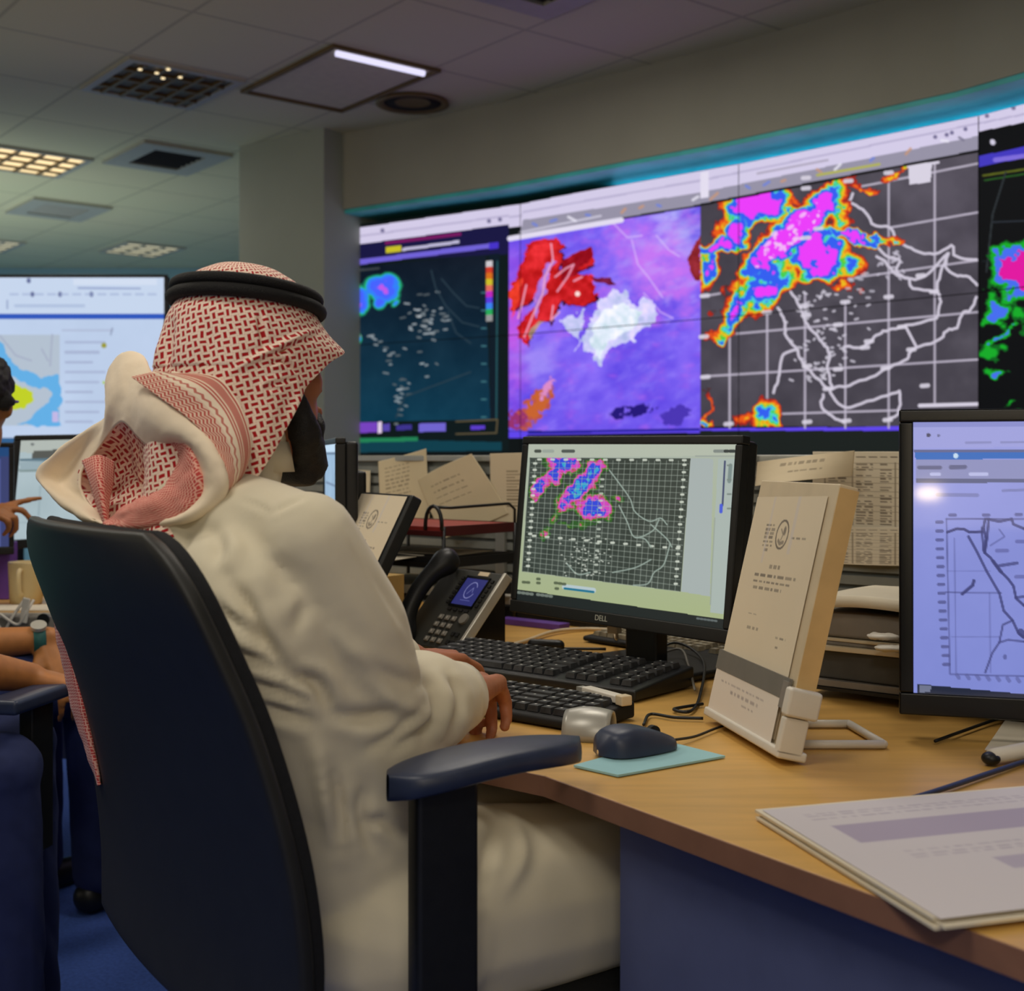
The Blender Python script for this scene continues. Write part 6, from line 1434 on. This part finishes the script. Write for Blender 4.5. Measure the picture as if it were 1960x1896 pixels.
# doubled black cord
for k, (dz, r0, tr_) in enumerate(((0.0, 0.0815, 0.0076), (0.0135, 0.0785, 0.0070))):
    pts = []
    for a in np.linspace(0, 2 * math.pi, 72, endpoint=False):
        f_, s_ = math.cos(a) * r0 * 1.10, math.sin(a) * r0 * 0.95
        pts.append(HD + HF * f_ - HS * s_ + V(0, 0, 0.064 + dz - 0.105 * f_ - 0.03 * (s_ + 0.0)))
    mb = MB(); mb.tube(pts, tr_, 12, True); mb.build('head_cord', M['agal'], man, smooth=True)
def patch(name, rows, m, nu=40, nv=60, uv='metre', thick=0.0025, parent=None, closed=False, wob=0.0, seed=1):
    """cloth from control rows of picture points with distances"""
    R = np.array([[tuple(at(*p)) for p in row] for row in rows])
    A = np.stack([catmull(R[i], nv, closed) for i in range(len(R))])           # along
    Gd = np.stack([catmull(A[:, j], nu) for j in range(A.shape[1])], 1)        # across
    if uv == 'metre':
        U = np.concatenate([np.zeros((1, Gd.shape[1])), np.cumsum(np.linalg.norm(np.diff(Gd, axis=0), axis=2), 0)]); Vv = np.concatenate([np.zeros((Gd.shape[0], 1)), np.cumsum(np.linalg.norm(np.diff(Gd, axis=1), axis=2), 1)], 1)
    elif uv == 'planar': U, Vv = Gd[..., 0] * 0.9 + Gd[..., 2] * 0.45, Gd[..., 2] * 0.9 - Gd[..., 0] * 0.45
    else:
        U = np.repeat(np.linspace(0, 1, Gd.shape[0])[:, None], Gd.shape[1], 1); Vv = np.concatenate([np.zeros((Gd.shape[0], 1)), np.cumsum(np.linalg.norm(np.diff(Gd, axis=1), axis=2), 1)], 1)
    me = grid_mesh(name, Gd, closed_u=closed, uv=np.stack([U, Vv], -1))
    if wob:
        n = len(me.vertices); co = np.empty(n * 3); no = np.empty(n * 3); me.vertices.foreach_get('co', co); me.vertices.foreach_get('normal', no); co = co.reshape(-1, 3); no = no.reshape(-1, 3)
        co = co + no * ((fbm(co[:, 0] * 1000, co[:, 2] * 1000 + co[:, 1] * 500, 26, seed) - .5) * wob)[:, None]; me.vertices.foreach_set('co', co.ravel()); me.update()
    o = link(name, me, m, parent)
    if thick: s = o.modifiers.new('t', 'SOLIDIFY'); s.thickness = thick; s.offset = 0
    return o
def dp(pts, d): return [(x, y, d if np.isscalar(d) else d[i]) for i, (x, y) in enumerate(pts)]
# patterned border band
patch('border_band', [dp([(252, 722), (307, 762), (357, 798), (400, 841), (427, 885), (432, 925), (424, 952)], [1.40, 1.365, 1.342, 1.33, 1.325, 1.325, 1.33]),
                      dp([(300, 712), (366, 742), (412, 784), (440, 834), (452, 880), (450, 915), (436, 944)], [1.385, 1.350, 1.338, 1.328, 1.328, 1.332, 1.335]),
                      dp([(330, 712), (414, 722), (450, 759), (470, 801), (480, 850), (470, 895), (450, 930)], [1.372, 1.352, 1.345, 1.340, 1.340, 1.345, 1.35])], M['border'], 40, 70, 'unit', 0.003, scarf)
# white hem rolled into a loop behind the neck
OUT = [(272, 684, 1.46), (300, 744, 1.385), (340, 785, 1.355), (385, 824, 1.335), (418, 872, 1.322), (436, 925, 1.318), (418, 968, 1.325), (350, 1000, 1.335), (262, 1010, 1.39), (196, 1006, 1.44), (146, 988, 1.475), (102, 950, 1.50), (72, 908, 1.51), (112, 864, 1.51), (164, 826, 1.505), (207, 792, 1.49), (203, 726, 1.48), (230, 682, 1.475)]
INN = [(236, 808, 1.43), (258, 830, 1.42), (292, 858, 1.40), (322, 852, 1.39), (346, 848, 1.375), (370, 888, 1.36), (376, 930, 1.355), (362, 968, 1.36), (310, 990, 1.39), (250, 1000, 1.42), (204, 996, 1.45), (180, 974, 1.47), (163, 950, 1.485), (154, 928, 1.49), (160, 892, 1.495), (188, 858, 1.49), (212, 828, 1.47), (224, 814, 1.45)]
MID = []
for n_, (o_, i_) in enumerate(zip(OUT, INN)): MID.append(((o_[0] * .5 + i_[0] * .5), (o_[1] * .5 + i_[1] * .5), (o_[2] + i_[2]) / 2 + {11: -0.004, 12: 0.022, 13: 0.028, 14: 0.018, 15: -0.006}.get(n_, -0.022)))
BAK = [(x + (300 - x) * .10, y + (860 - y) * .08, d + 0.03) for x, y, d in OUT]
patch('white_hem', [BAK, OUT, MID, INN], M['lining'], 34, 160, 'metre', 0.003, scarf, True, 0.005, 3)
deep = [(270 + (x - 270) * .62, 912 + (y - 912) * .62, d + .045) for x, y, d in INN]; deep2 = [(272 + (x - 272) * .01, 925 + (y - 925) * .01, 1.50) for x, y, d in INN]
patch('inner_fold', [[(x, y, d + .002) for x, y, d in INN], deep, deep2], M['check'], 30, 150, 'planar', 0.002, scarf, True, 0.016, 8)
patch('pink_fold', [dp([(330, 862), (350, 862), (362, 905), (352, 950), (312, 978), (250, 990), (205, 998)], [1.40, 1.375, 1.365, 1.365, 1.375, 1.395, 1.42]),
                    dp([(322, 852), (352, 842), (378, 895), (380, 955), (340, 994), (270, 1006), (198, 1006)], [1.385, 1.352, 1.333, 1.330, 1.340, 1.37, 1.41]),
                    dp([(334, 872), (345, 880), (342, 915), (318, 948), (285, 966), (240, 982), (208, 996)], [1.40, 1.372, 1.352, 1.350, 1.362, 1.39, 1.42]),
                    dp([(318, 880), (322, 892), (316, 918), (296, 940), (268, 955), (232, 974), (206, 996)], [1.43, 1.40, 1.385, 1.385, 1.395, 1.41, 1.43])], M['pink'], 30, 60, 'metre', 0.003, scarf, False, 0.008, 5)
patch('pink_pleat', [dp([(158, 882), (172, 920), (186, 965), (200, 1004)], [1.475, 1.455, 1.44, 1.425]), dp([(188, 872), (192, 912), (196, 955), (203, 1002)], [1.46, 1.435, 1.425, 1.42]), dp([(218, 884), (216, 920), (208, 960), (205, 1002)], [1.475, 1.46, 1.44, 1.425])], M['pink'], 16, 30, 'metre', 0.003, scarf)
# hanging tail of the scarf behind the chair's far edge
patch('scarf_tail', [dp([(96, 1150), (112, 1230), (128, 1310), (150, 1400), (178, 1470), (189, 1502)], 1.60), dp([(106, 1150), (126, 1230), (146, 1310), (166, 1400), (184, 1470), (190, 1502)], 1.575), dp([(128, 1150), (146, 1230), (164, 1310), (178, 1400), (188, 1470), (191, 1502)], 1.585)], M['pink'], 12, 60, 'metre', 0.003, scarf, False, 0.006, 9)

# ------------------------------------------------------------------ left desk and what stands on it
ld = thing('desk', 'second desk at the left edge, behind the people, with a cream mug on it', 'desk', (-1.6, 3.3, 0))
MB().abox(-2.6, -0.80, 2.93, 3.85, 0.716, 0.739).build('desktop', M['wood'], ld, bevel=0.002)
MB().abox(-2.6, -0.80, 2.926, 2.93, 0.66, 0.739).build('edge_band', M['white'], ld)
for x, y in ((-0.86, 3.0), (-2.54, 3.0), (-0.86, 3.78), (-2.54, 3.78)): MB().abox(x - .03, x + .03, y - .03, y + .03, 0, 0.716).build('leg', M['panel'], ld)
MB().abox(-2.5, -0.9, 3.76, 3.78, 0.2, 0.716).build('modesty_panel', M['panel'], ld)
def left_screen(p):
    x, y = p.x, p.y
    p.fill((168, 186, 192)); p.c += (fbm(x, y, 60, 3)[:, None] - .5) * 14
    p.poly([(20, 838), (260, 838), (260, 866), (20, 866)], (176, 184, 178)); p.poly([(64, 863), (110, 860), (110, 878), (60, 880)], (86, 88, 84)); p.line([(40, 880), (250, 878)], 4, (90, 116, 130)); p.line([(38, 900), (250, 898)], 4, (128, 146, 146)); p.poly([(38, 884), (250, 882), (250, 898), (38, 898)], (150, 170, 178))
    p.line([(77, 930), (74, 985)], 2, (140, 160, 168), .6); p.blob(62, 850, 3, 3, (110, 116, 116)); p.line([(30, 1000), (200, 1000)], 1.5, (150, 170, 178), .7)
tl = at(40, 843, 3.30); tr = at(300, 838, 3.48)
monitor('computer_monitor', 'dark framed monitor at the left that a hand points at', tl, tr, tl + V(-0.012, -0.03, -0.258), (0.016, 0.014, 0.024), left_screen, 0.74, 120, 90, 0.035)
def violet_screen(p):
    p.fill((92, 104, 170)); p.c += (fbm(p.u * 4, p.v * 4, 1, 3)[:, None] - .5) * 20; p.uvrect(0, 1, 0, .12, (30, 70, 120)); p.uvrect(.96, 1, .1, 1, (56, 64, 110))
tr = at(17, 856, 3.18); tl = tr + V(-0.44, -0.16, 0)
monitor('computer_monitor', 'bluish violet monitor cut by the left edge of the photo', tl, tr, tl + V(0, 0, -0.25), (0.012, 0.012, 0.02), violet_screen, 0.74, 80, 50, 0.03)
c = at(50, 1142, 3.10); c.z = DZ
t = thing('mug', 'cream mug with its handle towards the camera on the left desk', 'mug', c)
MB().lathe((c.x, c.y), [(0.034, DZ), (0.038, DZ + .003), (0.042, DZ + .10), (0.042, DZ + .104), (0.039, DZ + .104), (0.036, DZ + .012), (0.001, DZ + .010)], 32).build('cup', M['mug'], t, smooth=True)
hd = V(0.1, -0.995, 0); pts = [c + hd * 0.037 + V(0, 0, .085), c + hd * .060 + V(0, 0, .085), c + hd * .066 + V(0, 0, .06), c + hd * .058 + V(0, 0, .032), c + hd * .035 + V(0, 0, .026)]
MB().tube([tuple(v) for v in catmull(pts, 20)], .006, 10).build('handle', M['mug'], t, smooth=True)
c2_ = c + V(0.075, 0.06, 0); tag(MB().lathe((c2_.x, c2_.y), [(0.028, DZ), (0.034, DZ + .075), (0.031, DZ + .075), (0.026, DZ + .006), (0.001, DZ + .005)], 24).build('cup', M['white'], smooth=True), 'small white paper cup right behind the cream mug', 'cup')
tag(MB().abox(-1.46, -1.08, 2.95, 3.06, DZ, DZ + 0.003).build('paper_sheet', M['paper']), 'white sheet lying at the front edge of the left desk before the mug', 'paper')
q = at(12, 1045, 3.3); tag(MB().abox(q.x - .03, q.x + .05, 3.19, 3.25, DZ, 0.885).build('box', M['purple'], bevel=.003), 'purple box under the left monitor by the photo edge', 'box')
t = thing('power_strip', 'grey power strip fixed along the front of the left desk', 'power strip', (-1.3, 2.915, 0.70))
MB().abox(-1.75, -1.06, 2.885, 2.925, 0.672, 0.735).build('body', M['grey'], t, bevel=.004)
q = at(84, 1185, 2.885); MB().cyl(q, q + V(0, -.006, 0), .014, 20).build('socket', M['black'], t)
for k, (a, b) in enumerate(((at(2, 1150, 2.87), at(6, 1190, 2.87)), (at(20, 1150, 2.87), at(34, 1178, 2.87)))):
    cable(('white cable hanging in a loop off the left desk by the photo edge', 'white cable draped over the power strip of the left desk')[k], [a + V(-.06, 0, .0), a + V(-.02, -.005, -.03), b + V(0, 0, -.02), b + V(.02, 0, .01), a + V(.045, .02, .0)], .0035, M['white'], n=24)
tag(MB().box(at(48, 1168, 2.872), V(.008, 0, -.002), V(0, .004, 0), V(.004, 0, .028)).build('plug', M['white'], bevel=.002), 'white plug hanging at the front of the left desk', 'plug')

# ------------------------------------------------------------------ people at the left edge
def sitter(name, label, hp, fw, top_m, trs_m, skin, wrists, elbows, hands_, headc, hface, hairm, sleeve=0.5, voxel=0.006, glasses=False, watch=None):
    fw = V(fw[0], fw[1], 0).normalized(); lf = V(-fw.y, fw.x, 0); hp = Vector(hp)
    t = thing('person', label, 'person', (hp.x, hp.y, 0))
    headc = Vector(headc); hf = V(hface[0], hface[1], 0).normalized(); hs = V(hf.y, -hf.x, 0)
    ch = hp + fw * 0.03 + V(0, 0, .36); nk = headc - V(0, 0, .10) - hf * .02; n0 = ch + V(0, 0, .12)
    shr, shl = ch - lf * .17 + V(0, 0, .07), ch + lf * .17 + V(0, 0, .07)
    kr, kl = hp + fw * .44 - lf * .11, hp + fw * .44 + lf * .11; fr_, fl_ = kr + fw * .02 + V(0, 0, -hp.z + .06), kl + fw * .02 + V(0, 0, -hp.z + .06)
    cp = [(hp - lf * .07, .10, hp + lf * .07, .10), (hp, .11, ch, .105), (ch - lf * .07, .09, ch + lf * .07, .09), (ch, .09, n0, .055), (n0, .052, nk, .048), (ch + V(0, 0, .06), .06, shr, .045), (ch + V(0, 0, .06), .06, shl, .045)]
    for sh, el, wr in ((shr, elbows[0], wrists[0]), (shl, elbows[1], wrists[1])): cp += [(sh, .044, el, .037), (el, .037, wr, .026)]
    for h_, k_, f_ in ((hp - lf * .09, kr, fr_), (hp + lf * .09, kl, fl_)): cp += [(h_, .085, k_, .056), (k_, .052, f_, .036), (f_ - V(0, 0, .025), .033, f_ + fw * .16 - V(0, 0, .032), .026)]
    for a in hands_: cp += hand(*a)
    el_ = [(headc + V(0, 0, .015), .092, .074, .098, hf), (headc - V(0, 0, .06) + hf * .03, .062, .054, .07, hf), (headc - V(0, 0, .10) + hf * .07, .024, .026, .02, hf)]
    for s in (-1, 1): el_.append((headc + hs * .075 * s - hf * .01, .018, .009, .028, hf))
    cp += [(headc + hf * .088 + V(0, 0, .02), .009, headc + hf * .106 - V(0, 0, .026), .013), (headc + hf * .088 - V(0, 0, .058) - hs * .018, .006, headc + hf * .088 - V(0, 0, .058) + hs * .018, .006)]
    b = organic('body', cp, el_, voxel, 3, skin, t)
    for s in (-1, 1):
        e = headc + hf * .080 + hs * .03 * s + V(0, 0, .01); MB().ell(e, .0115, .0115, .010).build('eye', M['eye'], b, smooth=True); MB().ell(e + hf * .008, .005, .006, .006).build('pupil', M['hair'], b, smooth=True)
    organic('hair', [(headc + hs * .07 - hf * .03 + V(0, 0, .01), .022, headc - hs * .07 - hf * .03 + V(0, 0, .01), .022), (headc - hf * .05 - V(0, 0, .03), .05, headc - hf * .04 + V(0, 0, .03), .065)], [(headc + V(0, 0, .045) - hf * .012, .098, .086, .085, hf)], .005, 3, hairm, t, lambda co, no: (fbm(co[:, 0] * 1000 + co[:, 1] * 700, co[:, 2] * 1000, 10, 4) - .5) * .012)
    up = [(hp - lf * .08 + V(0, 0, .03), .118, hp + lf * .08 + V(0, 0, .03), .118), (hp, .122, ch, .116), (ch - lf * .08, .10, ch + lf * .08, .10), (ch, .10, n0, .064), (ch + V(0, 0, .06), .068, shr, .053), (ch + V(0, 0, .06), .068, shl, .053)]
    for sh, e in ((shr, elbows[0]), (shl, elbows[1])): up.append((sh, .054, sh.lerp(Vector(e), sleeve), .052))
    organic('shirt', up, [], .007, 4, top_m, t, lambda co, no: (fbm(co[:, 0] * 100 + co[:, 2] * 50, co[:, 1] * 100 + co[:, 2] * 60, 6, 5) - .5) * .01)
    tr = []
    for h_, k_, f_ in ((hp - lf * .09, kr, fr_), (hp + lf * .09, kl, fl_)): tr += [(h_, .102, k_, .070), (k_, .066, f_ + V(0, 0, .03), .055)]
    organic('trousers', tr + [(hp - lf * .08, .108, hp + lf * .08, .108)], [], .007, 4, trs_m, t, lambda co, no: (fbm(co[:, 0] * 100, co[:, 1] * 100 + co[:, 2] * 60, 5, 5) - .5) * .01)
    for f_ in (fr_, fl_): MB().capsule(f_ - V(0, 0, .02) - fw * .02, .038, f_ + fw * .17 - V(0, 0, .028), .030).build('shoe', M['black'], t, smooth=True)
    if glasses:
        mb = MB()
        for s in (-1, 1):
            e = headc + hf * .098 + hs * .031 * s + V(0, 0, .008); mb.tube([e + hs * .024 * math.cos(a) + V(0, 0, .018 * math.sin(a)) for a in np.linspace(0, 2 * math.pi, 19)[:-1]], .0022, 6, True)
            mb.tube([e + hs * .024 * s, headc + hs * .082 * s + hf * .06 + V(0, 0, .012), headc + hs * .082 * s - hf * .02 + V(0, 0, .01)], .003, 6)
        mb.build('glasses', M['purple'], t, smooth=True)
    if watch is not None:
        wr, el, bm_, fm_ = watch; d = (Vector(wr) - Vector(el)).normalized(); c = Vector(wr) - d * .018
        mb = MB(); mb.tube([c - d * .012, c + d * .012], [.0315, .0305], 24); w = mb.build('wristwatch', bm_, t, smooth=True)
        n = (V(0, 0, 1) - d * d.z).normalized(); n = (n + V(0.2, -.5, 0)).normalized(); MB().cyl(c + n * .030, c + n * .038, .016, 20).build('watch_face', fm_, w)
    return t
# person in the teal shirt, arms resting
hp = V(-1.33, 2.16, .56); fw = (0.97, 0.24)
wr0 = at(62, 1296, 2.30); el0 = at(-42, 1282, 2.20); wr1 = at(92, 1222, 2.62); el1 = at(-70, 1236, 2.55)
sitter('person', 'person in a teal short-sleeved shirt with forearms resting, cut by the left edge', hp, fw, M['tee'], M['trous'], M['skin2'], (wr0, wr1), (el0, el1),
       [(wr0, (0.9, 0.3, -.25), (0, 0, 1), (0.2, 1, 0), 1.0, (22, 36, 28)), (wr1, (0.55, -.25, -.75), (0.6, -.6, .4), (0.3, -1, 0), 1.0, (18, 30, 24))], hp + V(.03, .0, .70), (0.9, .3), M['hair'], 0.88, watch=(wr1, el1, M['strap'], M['silver2']))
# person with dark hair pointing at the monitor
hp = V(-1.36, 2.74, .56)
wr0 = at(-72, 1000, 3.02); el0 = V(-1.50, 2.80, .86); wr1 = V(-1.58, 3.06, .775); el1 = V(-1.72, 2.84, .80)
sitter('person', 'dark-haired person in glasses pointing at the left monitor, cut by the edge', hp, (0.55, 0.8), M['teeb'], M['trous'], M['skin3'], (wr0, wr1), (el0, el1),
       [(wr0, (0.93, 0.2, .32), (-0.35, -.3, .85), (0, .6, .6), 1.0, (8, 12, 10), .06, True), (wr1, (0.9, .3, -.1), (0, 0, 1), (0, -1, 0), .95)], at(-50, 776, 2.80), (-0.2, 1.0), M['hair'], 0.7, glasses=True)
# office chairs of the two people
def plain_chair(label, c, fw, pads, wd=.24):
    fw = V(fw[0], fw[1], 0).normalized(); lf = V(-fw.y, fw.x, 0); c = V(c[0], c[1], 0)
    t = thing('office_chair', label, 'chair', c, 'office chairs of the two people at the left')
    MB().box(c + V(0, 0, .445), fw * .23, lf * .235, (0, 0, .032)).build('seat', M['chairf'], t, bevel=.025, seg=3)
    rows = []
    for i in range(12):
        z = .52 + i * .035; p = c - fw * (.20 + .02 * (i / 11) ** 2 * 3); hw = .21 - (.05 * max(0, (i - 8) / 3) ** 2)
        rows.append([tuple(p + lf * (s * hw) - fw * (.02 * (1 - s * s)) + V(0, 0, z)) for s in np.linspace(-1, 1, 13)])
    o = link('backrest', grid_mesh('backrest', np.array(rows)), M['chair'], t); s = o.modifiers.new('t', 'SOLIDIFY'); s.thickness = .03; s.offset = 1
    MB().box(c - fw * .215 + V(0, 0, .47), fw * .012, lf * .035, (0, 0, .09)).build('back_bracket', M['black'], t)
    for a, b in pads:
        d = (b - a).normalized(); n = V(-d.y, d.x, 0)
        mb = MB(); mb.extrude([a - n * .034, a + n * .034, b + n * .030 - d * .015, b + n * .012, b - n * .012, b - n * .030 - d * .015], V(0, 0, .026)); mb.build('armrest', M['navy'], t, bevel=.008, seg=3)
        q = a.lerp(b, .45); MB().box(V(q.x, q.y, (q.z + .40) / 2), d * .034, n * .014, (0, 0, (q.z - .40) / 2)).build('arm_post', M['black'], t, bevel=.004)
        e = V(q.x, q.y, .41); MB().tube([e, V(c.x, c.y, .405)], .014, 8).build('arm_bracket', M['black'], t, smooth=True)
    MB().tube([c + V(0, 0, .10), c + V(0, 0, .42)], [.03, .022], 16).build('gas_lift', M['black'], t, smooth=True)
    for k in range(5):
        a = 2 * math.pi * k / 5 + .1; e = c + V(math.cos(a), math.sin(a), 0) * .3; MB().tube([c + V(0, 0, .10), e + V(0, 0, .066)], [.03, .017], 10).build('base_arm', M['black'], t, smooth=True)
        n = V(-math.sin(a), math.cos(a), 0); MB().cyl(e - n * .02 + V(0, 0, .028), e + n * .02 + V(0, 0, .028), .028).build('caster', M['blackm'], t)
a0 = at(20, 1332, 2.16); b0 = at(150, 1296, 2.38); a0.z = b0.z = 0.664
plain_chair('office chair with a flat navy armrest under the resting forearm, left edge', (-1.28, 2.18), (0.97, .24), [(b0 - (b0 - a0).normalized() * .26, b0)])
plain_chair('office chair of the pointing person, mostly outside the left edge', (-1.34, 2.75), (0.55, .8), [])

# ------------------------------------------------------------------ wall lamp behind the camera, mirrored in the right monitor
_n = (rn * 1.0 + V(0, 0, 0.045)).normalized(); _d = (at(1775, 943, 1.6) - V(0, 0, CAMZ)).normalized(); _r = _d - _n * 2 * _d.dot(_n)
_p = at(1775, 943, 1.6); _h = _p + _r * ((-3.40 - _p.y) / _r.y)
t = thing('wall_lamp', 'small warm wall lamp whose reflection glows on the right monitor', 'lamp', (_h.x, -3.5, _h.z))
MB().abox(_h.x - .08, _h.x + .08, -3.5, -3.45, _h.z - .05, _h.z + .05).build('back_plate', M['white'], t, bevel=.005)
MB().ell(V(_h.x, -3.42, _h.z), .065, .03, .032).build('lamp_shade', M['lamphot'], t, smooth=True)
